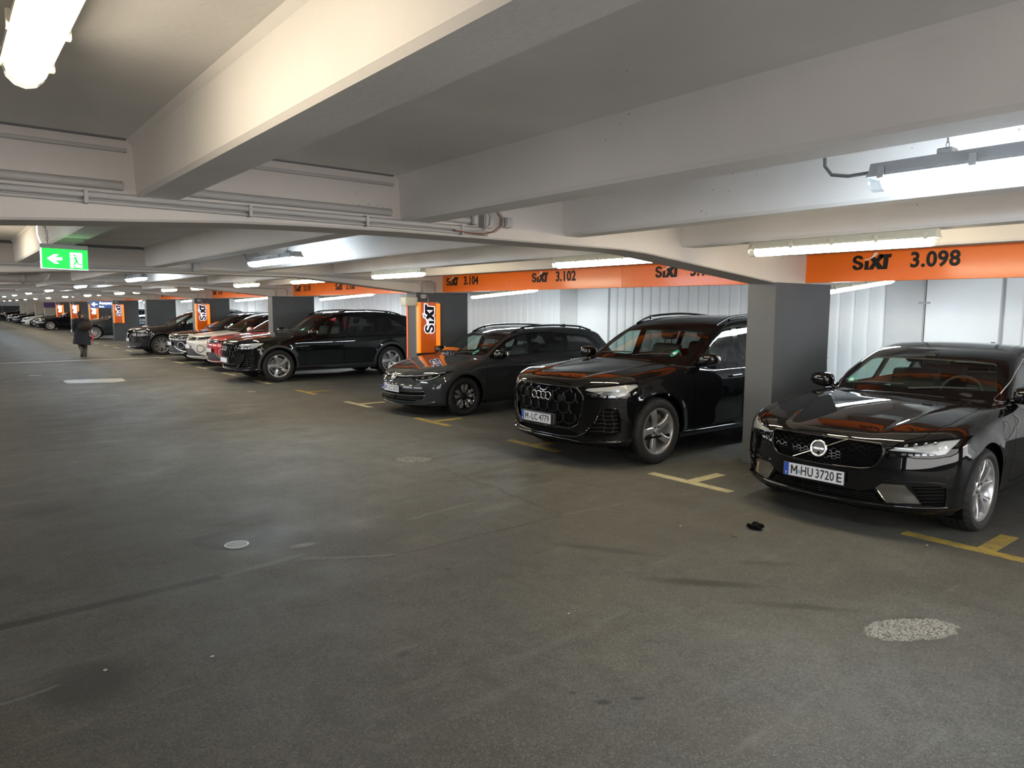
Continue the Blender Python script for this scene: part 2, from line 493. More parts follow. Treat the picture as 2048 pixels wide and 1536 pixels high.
fl = obj('floor', MB().add([(-8, Y_END, 0), (14, Y_END, 0), (14, 112, 0), (-8, 112, 0)], [(0, 1, 2, 3)]), M_FLOOR)
tag(fl, 'worn grey brown asphalt deck of the parking level', 'floor', kind='structure')
tys = [1.76, 4.41, 6.87, 9.29, 11.80, 14.15, 16.68, 19.15, 21.65, 24.15, 26.7, 29.2, 31.7, 34.2, 36.7, 39.2, 41.7, 44.2, 46.7, -0.75]
for i, y in enumerate(tys):
    mb = MB()
    hl = 0.56 if i == 0 else 0.5
    mb.prism([(5.845, y - hl), (5.955, y - hl), (5.955, y - 0.06), (6.46, y - 0.06), (6.46, y + 0.06), (5.955, y + 0.06), (5.955, y + hl), (5.845, y + hl)], 'z', 0.0, 0.003)
    obj('bay_marking', mb, M_PALEYEL if i in (1, 4) or i > 5 else M_YEL, fl)
mb = MB()
random.seed(3)
xs = [-7.5 + 0.35 * i for i in range(43)]
e0 = [(x, 26.78 + random.uniform(-.012, .012)) for x in xs]
e1 = [(x, 26.92 + random.uniform(-.012, .012)) for x in reversed(xs)]
mb.prism(e0 + e1, 'z', 0.0, 0.003)
obj('joint_line', mb, worn_paint('joint_white', (0.55, 0.54, 0.51), 0.55), fl)
obj('floor_plate', MB().prism([(2.25, 19.0), (2.22, 19.55), (2.3, 19.85), (2.75, 19.78), (3.46, 19.55), (3.40, 18.75), (3.13, 18.62), (2.6, 18.85)], 'z', 0.0, 0.004), pmat('pale_patch', (0.2, 0.19, 0.17), 0.35, noise=(6, 0.35)), fl)
obj('floor_scrap', MB().prism([(1.72, 21.62), (1.98, 21.55), (1.99, 21.75), (1.74, 21.8)], 'z', 0.0, 0.003), M_WHITEMK, fl)
obj('floor_scrap', MB().prism([(4.95, 14.9), (5.1, 14.8), (5.12, 14.95), (4.98, 15.03)], 'z', 0.0, 0.003), M_WHITEMK, fl)
# round drain grate
dr = obj('drain_frame', MB().lathe([(0.088, 0.0), (0.088, 0.006), (0.074, 0.006), (0.074, 0.0)], 28, 'z', (1.635, 5.285, 0.0)), M_STEEL, fl, 0.6)
obj('drain_pit', MB().lathe([(0.001, 0.0015), (0.075, 0.0015)], 24, 'z', (1.635, 5.285, 0.0)), pmat('drain_black', (0.01, 0.01, 0.01), 0.9), fl)
mb = MB()
for i in range(-3, 4):
    h = math.sqrt(0.075 ** 2 - (i * 0.021) ** 2)
    mb.prism([(-h, i * 0.021 - 0.0045), (h, i * 0.021 - 0.0045), (h, i * 0.021 + 0.0045), (-h, i * 0.021 + 0.0045)], 'z', 0.002, 0.0065)
mb.xf(Matrix.Translation((1.635, 5.285, 0)) @ Matrix.Rotation(0.15, 4, 'Z'))
obj('drain_grate', mb, M_STEEL, fl)

# ---- ceiling slab, walls
o = obj('ceiling', MB().box(-8, 14, Y_END, 112, Z_CEIL, Z_CEIL + 0.2), M_CEIL)
tag(o, 'grey painted concrete ceiling slab above the aisle', 'ceiling', kind='structure')
o = obj('wall_left', MB().box(-6.7, -6.4, Y_END, 6.0, 0, Z_CEIL).box(-6.7, -6.4, 6.0, 112, 0, 0.7), M_WALLDARK)  # unseen; dark for darker car reflections, cut low to let daylight fill in
tag(o, 'unseen dark grey wall across the aisle, cut low further on for daylight fill', 'wall', kind='structure')
o = obj('wall_back', MB().box(-8, 14, Y_END - 0.2, Y_END, 0, 0.25), M_WALLDARK)  # unseen end kept low so daylight fill reaches the ceiling
tag(o, 'low upstand at the unseen near end, left open for daylight fill', 'wall', kind='structure')
o = obj('wall_front', MB().box(-8, 14, 111.7, 112, 0, Z_CEIL), M_WALLDARK)
tag(o, 'plain grey concrete wall closing the far end of the level', 'wall', kind='structure')
wr = obj('wall_right', MB().box(X_WALL + 0.09, X_WALL + 0.3, Y_END, 112, 0, Z_CEIL), M_SLAT)
tag(wr, 'white outer wall of upright concrete louvre slats behind the parked cars', 'wall', kind='structure')
# sawtooth louvre slats, flat rendered panels at the column lines
PIT = 0.235
def slat_mesh(mb, y, near):
    # thick edge faces the far end, face slopes back towards the near end; hollow curve
    prof = [(X_WALL + 0.1, y), (X_WALL + 0.055, y), (X_WALL + 0.032, y + 0.006), (X_WALL + 0.014, y + 0.018), (X_WALL + 0.004, y + 0.040), (X_WALL, y + 0.07), (X_WALL + 0.004, y + 0.14), (X_WALL + 0.013, y + PIT - 0.004), (X_WALL + 0.1, y + PIT - 0.004)]
    return mb.prism(prof, 'z', 0.0, Z_CEIL)
slat0 = None
farm = MB()
for k in range(-1, 12):
    y0, y1 = k * BAY + 5.05, k * BAY + 10.95
    n = int((y1 - y0) / PIT)
    for i in range(n):
        y = y0 + i * PIT + (y1 - y0 - n * PIT) / 2
        if y < Y_END: continue
        if -2.0 < y < 20.5:
            if slat0 is None:
                slat0 = obj('slat', slat_mesh(MB(), 0, True), M_SLAT, wr, 0.7)
                slat0.location = (0, y, 0)
            else:
                c = slat0.copy(); COL.objects.link(c); c.parent = wr; c.location = (0, y, 0)
        else:
            slat_mesh(farm, y, False)
o = obj('far_slats', farm, M_SLAT, wr)
o['kind'] = 'stuff'
flat0 = [None, None]
for k in range(-1, 12):
    yc = k * BAY + 4.47
    if yc > 45: break
    for j, (a, b_, m_) in enumerate(((-0.98, -0.012, M_SLAT), (0.012, 0.58, M_WALLFLAT))):
        obj('wall_panel', MB().bbox(X_WALL + 0.0 + 0.02 * j, X_WALL + 0.12, yc + a, yc + b_, 0, Z_CEIL, 0.006), m_, wr)
# conduit with clips on the wall behind the near column
obj('wall_conduit', MB().tube([(X_WALL - 0.015, 4.475, 0.0), (X_WALL - 0.015, 4.475, 2.6)], 0.012, 8), M_PIPE, wr, 0.8)
for z in (1.86, 1.2):
    obj('conduit_clip', MB().box(X_WALL - 0.035, X_WALL + 0.02, 4.40, 4.55, z, z + 0.03), M_PIPE, wr)
# ---- ceiling beams running along the aisle
beam_x = [(-2.20, -1.98), (-0.66, -0.44), (0.87, 1.085), (2.475, 2.70), (3.975, 4.17), (5.48, 5.71), (7.03, 7.25), (8.60, 8.82), (10.1, 10.32)]
beam_l = ['ceiling beam over the far side of the aisle, fourth left of the cool white lamps', 'ceiling beam left of the single lamp at the top of the picture',
          'large ceiling beam beside the warm lamp overhead, lit yellowish on its side', 'ceiling beam between the overhead warm lamp beam and the cool lamps',
          'ceiling beam just behind the hanging cool white lamps', 'ceiling beam that carries the row of warm tube lamps',
          'ceiling beam along the column fronts just above the orange sign panels', 'ceiling beam hidden over the parked cars behind the sign panels', 'ceiling beam nearest the white louvre wall']
for (a, b_), lb in zip(beam_x, beam_l):
    mb = MB()
    prof = [(a - 0.035, Z_CEIL), (a - 0.012, Z_CEIL - 0.03), (a, Z_BEAM + 0.02), (a + 0.014, Z_BEAM), (b_ - 0.014, Z_BEAM), (b_, Z_BEAM + 0.02), (b_ + 0.012, Z_CEIL - 0.03), (b_ + 0.035, Z_CEIL)]
    ys = [Y_END + 2.0 * i for i in range(59)]
    n = len(prof)
    for i, y in enumerate(ys):
        mb.v += [(p[0], y, p[1]) for p in prof]
    for i in range(len(ys) - 1):
        for j in range(n - 1):
            mb.f.append((i * n + j, i * n + j + 1, (i + 1) * n + j + 1, (i + 1) * n + j)); mb.m.append(0)
    o = obj('ceiling_beam', mb, M_BEAM, None, 0.5)
    tag(o, lb, 'beam', kind='structure')

# ---- girders across the aisle, columns
gir_bot = [(-6.4, 2.26), (-4.9, 2.26), (-3.15, 2.05), (-1.95, 2.05), (0.10, 2.17), (0.5, 2.197), (0.9, 2.22), (1.35, 2.248), (1.8, 2.264), (2.5, 2.275), (4.7, 2.275), (5.0, 2.26), (7.14, 2.052), (8.36, 2.052), (10.9, 2.31), (X_WALL + 0.1, 2.38)]
b1 = 0.012
def girder_mesh(y0, y1):
    mb = MB()
    n = len(gir_bot)
    rings = []
    for (x, z) in gir_bot:
        rings.append([(x, y0, Z_CEIL), (x, y0, z + b1), (x, y0 + b1, z), (x, y1 - b1, z), (x, y1, z + b1), (x, y1, Z_CEIL)])
    for r in rings: mb.v += r
    for i in range(n - 1):
        for j in range(5):
            mb.f.append((i * 6 + j, i * 6 + j + 1, (i + 1) * 6 + j + 1, (i + 1) * 6 + j)); mb.m.append(0)
    return mb
ordn = ['first', 'second', 'third', 'fourth', 'fifth', 'sixth', 'seventh', 'eighth', 'ninth', 'tenth', 'eleventh', 'twelfth', 'thirteenth']
def near(k):
    return ordn[k]
gobj = {}
for k in range(KMIN, KMAX + 1):
    y0 = YG0 + k * BAY
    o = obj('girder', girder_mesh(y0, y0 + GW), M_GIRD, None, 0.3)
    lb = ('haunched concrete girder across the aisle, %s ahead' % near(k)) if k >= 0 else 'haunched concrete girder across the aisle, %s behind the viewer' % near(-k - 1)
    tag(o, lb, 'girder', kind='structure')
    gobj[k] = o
cobj = {}
M_PIER = concrete('pier_grey', (0.45, 0.43, 0.40), 0.3)
for k in range(KMIN, KMAX + 1):
    y0 = YG0 + k * BAY
    o = obj('column', MB().bbox(7.148, 8.35, y0 + 0.002, y0 + GW - 0.002, 0, 2.06, 0.008), M_COLUMN if k < 9 else M_PIER)
    lb = ['dark grey concrete column between the black sedan and the large black car', 'dark grey column with the nearest orange light box beside the grey estate car',
          'plain dark grey column beyond the farther large black car', 'dark grey column with an orange light box behind the three small cars',
          'plain dark grey column past the black car with silver twin-spoke wheels', 'dark grey column with an orange light box beside the grey off-roader',
          'dark column with an orange light box beyond the blue hanging sign', 'dark column with the second farthest orange light box', 'dark column with the farthest orange light box', 'bare pale grey column carrying the purple panel', 'bare pale grey column just past the purple panel', 'bare pale grey column second past the purple panel', 'bare pale grey column last in the row'][k] if k >= 0 else 'dark grey column of this row, %s behind the viewer' % near(-k - 1)
    tag(o, lb, 'column', kind='structure')
    cobj[k] = o
    if k < 5:
        o2 = obj('column', MB().bbox(-3.15, -1.95, y0 + 0.002, y0 + GW - 0.002, 0, 2.06, 0.008), M_COLUMN)
        tag(o2, 'dark grey column on the opposite side of the aisle, in line with the %s' % (near(k) + ' girder ahead' if k >= 0 else near(-k - 1) + ' girder behind the viewer'), 'column', kind='structure')
# vertical reflector strip on the far edge of the second column
obj('edge_strip', MB().box(7.135, 7.15, YG0 + BAY + GW - 0.05, YG0 + BAY + GW + 0.004, 0, 1.80), pmat('reflector_orange', (0.8, 0.16, 0.07), 0.4), cobj[1])

# ---- pipes and conduits on the girder faces
for k in range(0, 5):
    y = YG0 + k * BAY
    xs0, xs1 = -6.3, 3.05
    segs = []
    edges = [(-6.3, -2.25), (-1.93, -0.70), (-0.40, 0.83), (1.13, 2.42)]
    if k == 0: edges.append((2.76, 3.06))
    g = gobj[k]
    for (a, b_) in edges:
        if k: break
        obj('pipe_sleeve', MB().tube([(a, y - 0.027, 2.392), (b_ - 0.03, y - 0.027, 2.392)], 0.024, 10), M_PIPE, g, 0.9)
        obj('cable_duct', MB().bbox(a, b_, y - 0.022, y, 2.568, 2.588, 0.004), M_PIPE, g)
        obj('dark_joint_strip', MB().box(a, b_, y - 0.018, y, 2.632, 2.642), M_PIPE_D, g)  # dark joint line between girder and ceiling slab
    for (z, r) in ((2.334, 0.018), (2.302, 0.010)):
        obj('conduit', MB().tube([(-6.3, y - r - 0.004, z), (3.15 if z > 2.31 else 3.2, y - r - 0.004, z)], r, 8), M_PIPE, g, 0.9)
    if k:
        obj('cable_duct', MB().bbox(-6.3, 5.4, y - 0.015, y, 2.60, 2.64, 0.004), M_PIPE_D, g)
    for x in (-1.2, 0.62, 1.45, 2.2, 2.95):
        if k: break
        obj('pipe_clip', MB().bbox(x, x + 0.02, y - 0.045, y, 2.288, 2.356, 0.003), M_PIPE, g)
    if k:   # conduit on along the haunch to the column
        obj('conduit', MB().tube([(3.2, y - 0.014, 2.302), (4.7, y - 0.014, 2.31), (7.2, y - 0.014, 2.24), (7.24, y - 0.014, 2.20), (7.24, y - 0.014, 2.06)], 0.011, 8), M_PIPE, g, 0.9)
        obj('conduit', MB().tube([(3.2, y - 0.014, 2.330), (4.7, y - 0.014, 2.335), (7.50, y - 0.014, 2.27), (7.55, y - 0.014, 2.23), (7.55, y - 0.014, 2.06)], 0.011, 8), M_PIPE, g, 0.9)
def jbox(k, name, lb, x, w, h, z):
    y = YG0 + k * BAY
    t = thing(name, lb, 'junction box', (x, y, z))
    obj('casing', MB().bbox(-w / 2, w / 2, -0.07, -0.012, -h / 2, h / 2, 0.006), M_PIPE, t)
    obj('lid', MB().bbox(-w / 2 + 0.008, w / 2 - 0.008, -0.078, -0.069, -h / 2 + 0.008, h / 2 - 0.008, 0.003), M_PIPE, t)
    obj('backplate', MB().box(-w / 2, w / 2, -0.013, 0.0, -h / 2, h / 2), M_PIPE, t)
    return t
t = jbox(0, 'junction_box', 'grey junction box with bent cables on the nearest girder face', 3.17, 0.08, 0.10, 2.395)
for i, (dx, b_) in enumerate(((-0.03, 0.0), (0.06, 0.012), (0.085, -0.01))):
    obj('cable', MB().tube([(-0.28, -0.035 - b_, -0.075 - b_), (-0.1 + dx, -0.04, -0.085 - b_), (-0.02 + dx, -0.06, -0.075), (0.03 + dx, -0.085, -0.03), (0.035 + dx, -0.085, 0.03), (0.02 + dx, -0.06, 0.07)], 0.006, 6), [M_PIPE, pmat('red_brown_cable', (0.22, 0.10, 0.07), 0.5), M_PIPE][i], t, 1.0)
t = jbox(0, 'junction_box', 'smaller grey junction box right of the one with bent cables', 3.36, 0.07, 0.075, 2.40)
t = jbox(0, 'junction_box', 'small dark metal bracket box left end of the boxes on the nearest girder', 3.05, 0.05, 0.075, 2.40)
jbox(1, 'junction_box', 'small grey junction box on the second girder above the tube lamps', 3.18, 0.11, 0.13, 2.372)
jbox(1, 'junction_box', 'large flat trunking box on the girder end at the second column', 7.395, 0.24, 0.21, 2.15)
# cream electric box on the second column corner
t = thing('electric_box', 'cream electric box high on the corner of the second column', 'electric box', (6.99, 11.80, 1.80))
obj('casing', MB().bbox(-0.13, 0.13, -0.125, 0.06, 0.0, 0.165, 0.012), M_CREAM, t, 0.6)
obj('cover', MB().bbox(-0.12, 0.12, -0.135, -0.124, 0.02, 0.145, 0.006), M_CREAM, t, 0.6)
obj('mounting_rail', MB().box(0.0, 0.3, -0.02, -0.004, 0.175, 0.20), M_PIPE, t)
obj('lid_screw', MB().lathe([(0.0, -0.139), (0.008, -0.137), (0.008, -0.13)], 10, 'y', (0.09, 0, 0.09)), M_STEEL, t)
o = obj('round_cover', MB().lathe([(0.0, -0.012), (0.03, -0.01), (0.035, 0.0)], 16, 'y', (7.25, 11.772, 1.715)), M_CREAM)
tag(o, 'small round white button cover on the second column', 'button')

# ---- drain pipe elbow crossing under the third girder
t = thing('drain_pipe', 'grey drain pipe with an elbow below the ceiling left of the exit sign', 'pipe', (1.42, 16.2, 2.27))
obj('pipe_run', MB().tube([(-3.0, 0.0, -0.02), (0.05, 0.0, 0.0)], 0.075, 14), M_PIPE, t, 0.8)
obj('pipe_elbow', MB().tube([(0.0, 0.0, 0.0), (0.14, 0.0, 0.01), (0.22, 0.0, 0.06), (0.25, 0.0, 0.14), (0.25, 0.0, 0.34)], 0.083, 14), M_PIPE, t, 0.8)
obj('pipe_collar', MB().lathe([(0.09, -0.03), (0.095, 0.0), (0.09, 0.03)], 16, 'x', (-0.12, 0, 0)), M_PIPE, t, 0.8)

# ---- tube lamps
def lamp(name, lb, loc, axis, length, tubemat, w=0.11, style='batten', group=None, tilt=0.0, chain=None, cable=False):
    t = thing(name, lb, 'lamp', loc, 0, group)
    t.rotation_euler = (0, tilt, 0) if axis == 'x' else (0, 0, 0)
    h = length / 2
    def sweep(prof, a, b_, close=True):
        mb = MB()
        P = (lambda p, s: (p[0], s, p[1])) if axis == 'y' else (lambda p, s: (s, p[0], p[1]))
        n = len(prof)
        mb.v = [P(p, a) for p in prof] + [P(p, b_) for p in prof]
        mb.f = [(i, (i + 1) % n, (i + 1) % n + n, i + n) for i in range(n)] + [tuple(range(n)), tuple(range(2 * n - 1, n - 1, -1))]
        mb.m = [0] * len(mb.f)
        return mb
    hw = w / 2
    obj('housing', sweep([(-hw, 0.0), (-hw * 0.7, 0.05), (hw * 0.7, 0.05), (hw, 0.0)], -h, h), M_LAMPGREY if style == 'hang' else M_CREAM, t)
    obj('rim', sweep([(-hw - 0.008, -0.012), (-hw - 0.008, 0.004), (hw + 0.008, 0.004), (hw + 0.008, -0.012)], -h - 0.004, h + 0.004), M_LAMPGREY if style == 'hang' else M_CREAM, t)
    arc = [(-hw * math.cos(a), -0.012 - 0.06 * math.sin(a)) for a in [PI * i / 6 for i in range(7)]]
    obj('tube_diffuser', sweep(arc, -h + 0.055, h - 0.055), tubemat, t)
    for s in (-1, 1):
        obj('end_cap', sweep(arc, s * (h - 0.055), s * h), M_LAMPCLEAR, t)
    n = 5 if length > 1.3 else 3
    for i in range(n):
        y = -h + 0.06 + (2 * h - 0.12) * i / (n - 1)
        for s in (-1, 1):
            mb = MB()
            if axis == 'y': mb.box(s * (hw + 0.004), s * (hw + 0.016), y - 0.014, y + 0.014, -0.022, 0.026)
            else: mb.box(y - 0.014, y + 0.014, s * (hw + 0.004), s * (hw + 0.016), -0.022, 0.026)
            obj('clip', mb, M_STEEL if style == 'hang' else M_CREAM, t)
    if style == 'batten':
        mb = MB()
        for s in (-0.6, 0.6):
            if axis == 'y': mb.box(-0.03, 0.03, s * h - 0.03, s * h + 0.03, 0.05, (chain or 0.06))
            else: mb.box(s * h - 0.03, s * h + 0.03, -0.03, 0.03, 0.05, (chain or 0.06))
        obj('bracket', mb, M_CREAM, t)
    if style == 'hang':
        for s in (-0.62, 0.62):
            y = s * h
            obj('hanger', MB().bbox(-0.035, 0.035, y - 0.03, y + 0.03, 0.048, 0.075, 0.006), M_STEEL, t)
            mb = MB()
            z = 0.075
            i = 0
            while z < chain - 0.02:
                r = [(0.006 * math.cos(a) if i % 2 else 0, y + (0 if i % 2 else 0.006 * math.cos(a)), z + 0.013 + 0.015 * math.sin(a)) for a in [2 * PI * q / 10 for q in range(11)]]
                mb.tube(r, 0.002, 5, False)
                z += 0.024; i += 1
            obj('chain', mb, M_STEEL, t)
            obj('ceiling_hook', MB().tube([(0, y, chain - 0.035), (0.012, y, chain - 0.03), (0.012, y, chain - 0.012), (0, y, chain - 0.006), (0, y, chain)], 0.003, 6), M_STEEL, t)
    if cable:
        obj('power_cable', MB().tube([(0, h, 0.02), (0, h + 0.12, 0.018), (0, h + 0.2, 0.035), (0, h + 0.235, 0.08), (0, h + 0.24, 0.16), (0, h + 0.24, chain)], 0.008, 8), M_PIPE_D, t, 1.0)
    return t
for i, yc in enumerate([0.76, 8.95, 16.9, 24.4, 31.9, 39.4, 46.9, 54.4, 62.0, 72.0, 82.0, 92.0, 102.0]):  # last five are extra, added to light the far zone
    lb = ['nearest hanging cool white tube lamp with grey housing and bent cable', 'cool white tube lamp hanging past the first girder', 'cool white tube lamp hanging past the second girder', 'cool white tube lamp hanging past the third girder',
          'cool white tube lamp hanging past the fourth girder', 'cool white tube lamp hanging past the fifth girder', 'cool white tube lamp hanging past the sixth girder', 'cool white tube lamp hanging past the seventh girder'][i] if i < 8 else 'extra cool white tube lamp added to light the far aisle, %s of five' % ordn[i - 8]
    lamp('hanging_lamp', lb, (3.35, yc, 2.368), 'y', 1.56, M_COOL, 0.125, 'hang', 'cool white lamps hanging over the aisle', chain=Z_CEIL - 2.368, cable=True)
for i, yc in enumerate([2.85, 5.40, 9.78, 13.2, 16.7, 20.4, 23.7, 27.9, 31.3, 35.3, 38.8, 42.8, 46.3, 53.8, 61.3, 68.8, -1.9, 50.0, 57.5, 65.0, 76.3, 83.8, 91.3, 98.8]):  # last seven are extra, added to brighten the far end
    lb = ('warm tube lamp under the ceiling beam beside the orange panel reading 3.098' if i == 0 else
          'warm tube lamp partly behind the haunch of the nearest girder' if i == 1 else
          'warm tube lamp above the gap before the second column' if i == 2 else
          'warm tube lamp under the same ceiling beam, %s beyond the second girder' % ordn[i - 3] if i < 12 else
          'warm tube lamp under the ceiling beam far down the aisle, %s of the farthest four' % ordn[i - 12] if i < 16 else
          'extra warm tube lamp added to light the far aisle, %s of seven' % ordn[i - 17] if i > 16 else
          'warm tube lamp under the ceiling beam %s the viewer' % ('just behind' if i == 16 else 'well behind'))
    lamp('tube_lamp', lb, (5.60, yc, 2.295), 'y', 1.5, M_WARM, 0.10, 'batten', 'warm tube lamps along the ceiling beam', chain=0.05)
for i, (yc) in enumerate([2.06, 9.8, 17.3, 24.8, 32.3, 39.8]):
    lb = 'bright warm tube lamp overhead near the top left corner' if i == 0 else ('warm aisle tube lamp fixed to the ceiling slab past the %s girder' % ordn[i - 1] if i < 6 else 'warm aisle tube lamp fixed to the ceiling slab behind the viewer')
    lamp('ceiling_lamp', lb, (0.27, yc, 2.535), 'y', 1.56, M_AISLE, 0.12, 'batten', 'warm lamps on the slab over the aisle', chain=0.105)
for i, yc in enumerate([13.2, 17.0, 20.6, 24.4, 28.2, 32.0]):  # unseen row added to give the ceiling more fill light
    lamp('tube_lamp', 'unseen warm tube lamp added for fill over the opposite bays, %s along' % ordn[i], (-2.09, yc, 2.295), 'y', 1.5, M_WARM, 0.10, 'batten', 'unseen warm fill lamps added over the opposite bays', chain=0.05)
for k in range(-1, 8):
    y = YG0 + GW / 2 + k * BAY
    lb = 'cool tube lamp on the outer haunch of the %s girder over the bays' % (near(k) if k >= 0 else 'near end')
    lamp('bay_lamp', lb, (9.45, y, 2.11), 'x', 1.75, M_BAY, 0.14, 'batten', 'cool lamps over the parking bays', tilt=-math.atan(0.102), chain=0.06)
# ================================================================ SIGNS
_tc = {}
def text_mesh(s, size=1.0, bold=0.0, depth=0.004, xs=1.0, shear=0.0, spacing=1.0, res=3):
    key = (s, size, bold, depth, xs, shear, spacing)
    if key in _tc: return _tc[key]
    cu = bpy.data.curves.new('lettering', 'FONT')
    cu.body = s
    cu.size = 1.0
    cu.offset = bold
    cu.extrude = depth / size / 2
    cu.resolution_u = res
    cu.shear = shear
    cu.space_character = spacing
    cu.align_x = 'LEFT'
    o = bpy.data.objects.new('lettering', cu)
    COL.objects.link(o)
    dg = bpy.context.evaluated_depsgraph_get()
    dg.update()
    me = bpy.data.meshes.new_from_object(o.evaluated_get(dg))
    bpy.data.objects.remove(o)
    bpy.data.curves.remove(cu)
    for v in me.vertices:
        v.co.x *= size * xs
        v.co.y *= size
        v.co.z *= size
    _tc[key] = me
    return me

def text_fit(s, w, h, bold=0.02, depth=0.004, spacing=1.0):
    """mesh data of a text scaled to an exact width and height, lower left at 0"""
    me = text_mesh(s, 1.0, bold, 0.02, 1.0, 0.0, spacing).copy()
    co = np.array([v.co[:] for v in me.vertices])
    lo, hi = co.min(0), co.max(0)
    co = (co - lo) / np.maximum(hi - lo, 1e-9) * np.array([w, h, depth])
    me.vertices.foreach_set('co', co.astype(np.float32).ravel())
    me.update()
    return me

def put_text(name, me, mat, parent, origin, right, up):
    m = me.copy()
    m.materials.clear()
    m.materials.append(mat)
    o = link(name, m, parent)
    r, u = Vector(right).normalized(), Vector(up).normalized()
    n = r.cross(u)
    o.matrix_local = Matrix(((r.x, u.x, n.x, origin[0]), (r.y, u.y, n.y, origin[1]), (r.z, u.z, n.z, origin[2]), (0, 0, 0, 1)))
    return o

def poly_mesh(polys, depth):
    mb = MB()
    for p in polys:
        mb.prism(p, 'z', 0, depth)
    me = bpy.data.meshes.new('emblem')
    me.from_pydata(mb.v, [], mb.f)
    me.update()
    return me

def wordmark_S(x, w, h):
    """heavy S as a ribbon polygon"""
    c = []
    pts = [(0.93, 0.74), (0.86, 0.90), (0.62, 1.0), (0.36, 1.0), (0.10, 0.90), (0.0, 0.72), (0.08, 0.54), (0.36, 0.43), (0.60, 0.36), (0.66, 0.28), (0.58, 0.20), (0.45, 0.185), (0.33, 0.22), (0.28, 0.33),
           (0.0, 0.33), (0.06, 0.13), (0.26, 0.01), (0.50, 0.0), (0.78, 0.05), (0.95, 0.18), (0.97, 0.36), (0.84, 0.50), (0.58, 0.59), (0.36, 0.66), (0.30, 0.73), (0.36, 0.80), (0.50, 0.82), (0.60, 0.79), (0.64, 0.74)]
    return [(x + p[0] * w, p[1] * h) for p in pts]
def wordmark(h, grow=0.0):
    """the rental firm's mark: heavy S, short i under a swoosh, X, T; returns (letters, swoosh)"""
    W = h * 2.62
    S = wordmark_S(0, 0.30 * W, h)
    I = [(0.315 * W, 0.0), (0.425 * W, 0.0), (0.425 * W, 0.60 * h), (0.33 * W, 0.60 * h)]
    x0 = 0.41 * W
    X = [(x0, 0), (x0 + 0.135 * W, 0), (x0 + 0.19 * W, 0.25 * h), (x0 + 0.255 * W, 0), (x0 + 0.42 * W, 0), (x0 + 0.275 * W, 0.50 * h), (x0 + 0.38 * W, 0.80 * h), (x0 + 0.36 * W, 1.0 * h), (x0 + 0.27 * W, 1.0 * h), (x0 + 0.215 * W, 0.74 * h), (x0 + 0.13 * W, 0.90 * h), (x0 + 0.05 * W, 0.74 * h), (x0 + 0.12 * W, 0.46 * h)]
    T = [(0.70 * W, 1.0 * h), (1.0 * W, 1.0 * h), (0.985 * W, 0.76 * h), (0.925 * W, 0.76 * h), (0.90 * W, 0.0), (0.785 * W, 0.0), (0.80 * W, 0.76 * h), (0.715 * W, 0.76 * h)]
    sw = [(0.32 * W, 0.72 * h), (0.44 * W, 0.76 * h), (0.52 * W, 0.90 * h), (0.56 * W, 1.12 * h), (0.65 * W, 1.16 * h), (0.62 * W, 0.98 * h), (0.53 * W, 0.80 * h), (0.42 * W, 0.69 * h), (0.32 * W, 0.65 * h)]
    return [S, I, X, T], [sw]

def grow_poly(p, d):
    n = len(p)
    A = sum(p[i][0] * p[(i + 1) % n][1] - p[(i + 1) % n][0] * p[i][1] for i in range(n))
    s = 1 if A > 0 else -1
    out = []
    for i in range(n):
        a, b_, c = Vector(p[i - 1]), Vector(p[i]), Vector(p[(i + 1) % n])
        e1, e2 = (b_ - a), (c - b_)
        if e1.length < 1e-9 or e2.length < 1e-9:
            out.append(tuple(b_)); continue
        e1.normalize(); e2.normalize()
        n1, n2 = Vector((e1.y, -e1.x)) * s, Vector((e2.y, -e2.x)) * s
        mv = (n1 + n2)
        if mv.length < 1e-6: mv = n1
        mv.normalize()
        k = d / max(0.45, mv.dot(n1))
        out.append((b_.x + mv.x * k, b_.y + mv.y * k))
    return out

XP = 7.75
def sign_panel(y0, y1, num, lb, ytext=None, mark=True):
    """orange board hanging in a row over the bays, faces the aisle"""
    t = thing('bay_sign', lb, 'sign', (XP, (y0 + y1) / 2, 2.068), 0, 'orange bay signs over the row')
    w = y1 - y0
    obj('board', MB().bbox(0.0, 0.04, -w / 2 + 0.001, w / 2 - 0.001, 0.0, 0.40, 0.004), M_ORANGE, t)
    obj('hanger_rail', MB().box(0.01, 0.03, -w / 2 + 0.05, w / 2 - 0.05, 0.40, Z_CEIL - 2.068), M_PIPE, t)
    if num:
        yl = (ytext - (y0 + y1) / 2)
        L_, S_ = wordmark(0.155)
        put_text('wordmark', poly_mesh(L_, 0.004), M_LETTER, t, (-0.0005, yl, 0.122), (0, -1, 0), (0, 0, 1))
        put_text('swoosh', poly_mesh(S_, 0.0055), M_LETTER_W, t, (-0.0005, yl, 0.122), (0, -1, 0), (0, 0, 1))
        put_text('bay_number', text_fit(num, 0.455, 0.162, 0.030, 0.004, 1.05), M_LETTER, t, (-0.0005, yl - 0.592, 0.124), (0, -1, 0), (0, 0, 1))
    return t
where = {0: 'over the black sedan', 1: 'over the near large black car', 2: 'over the empty bay before the estate', 3: 'over the grey estate beside the second column', 6: 'over the farther large black car', 5: 'over the empty bay past the second column', 4: 'just past the second column',
         7: 'over the red car', 8: 'over the white car', 9: 'over the black small car'}
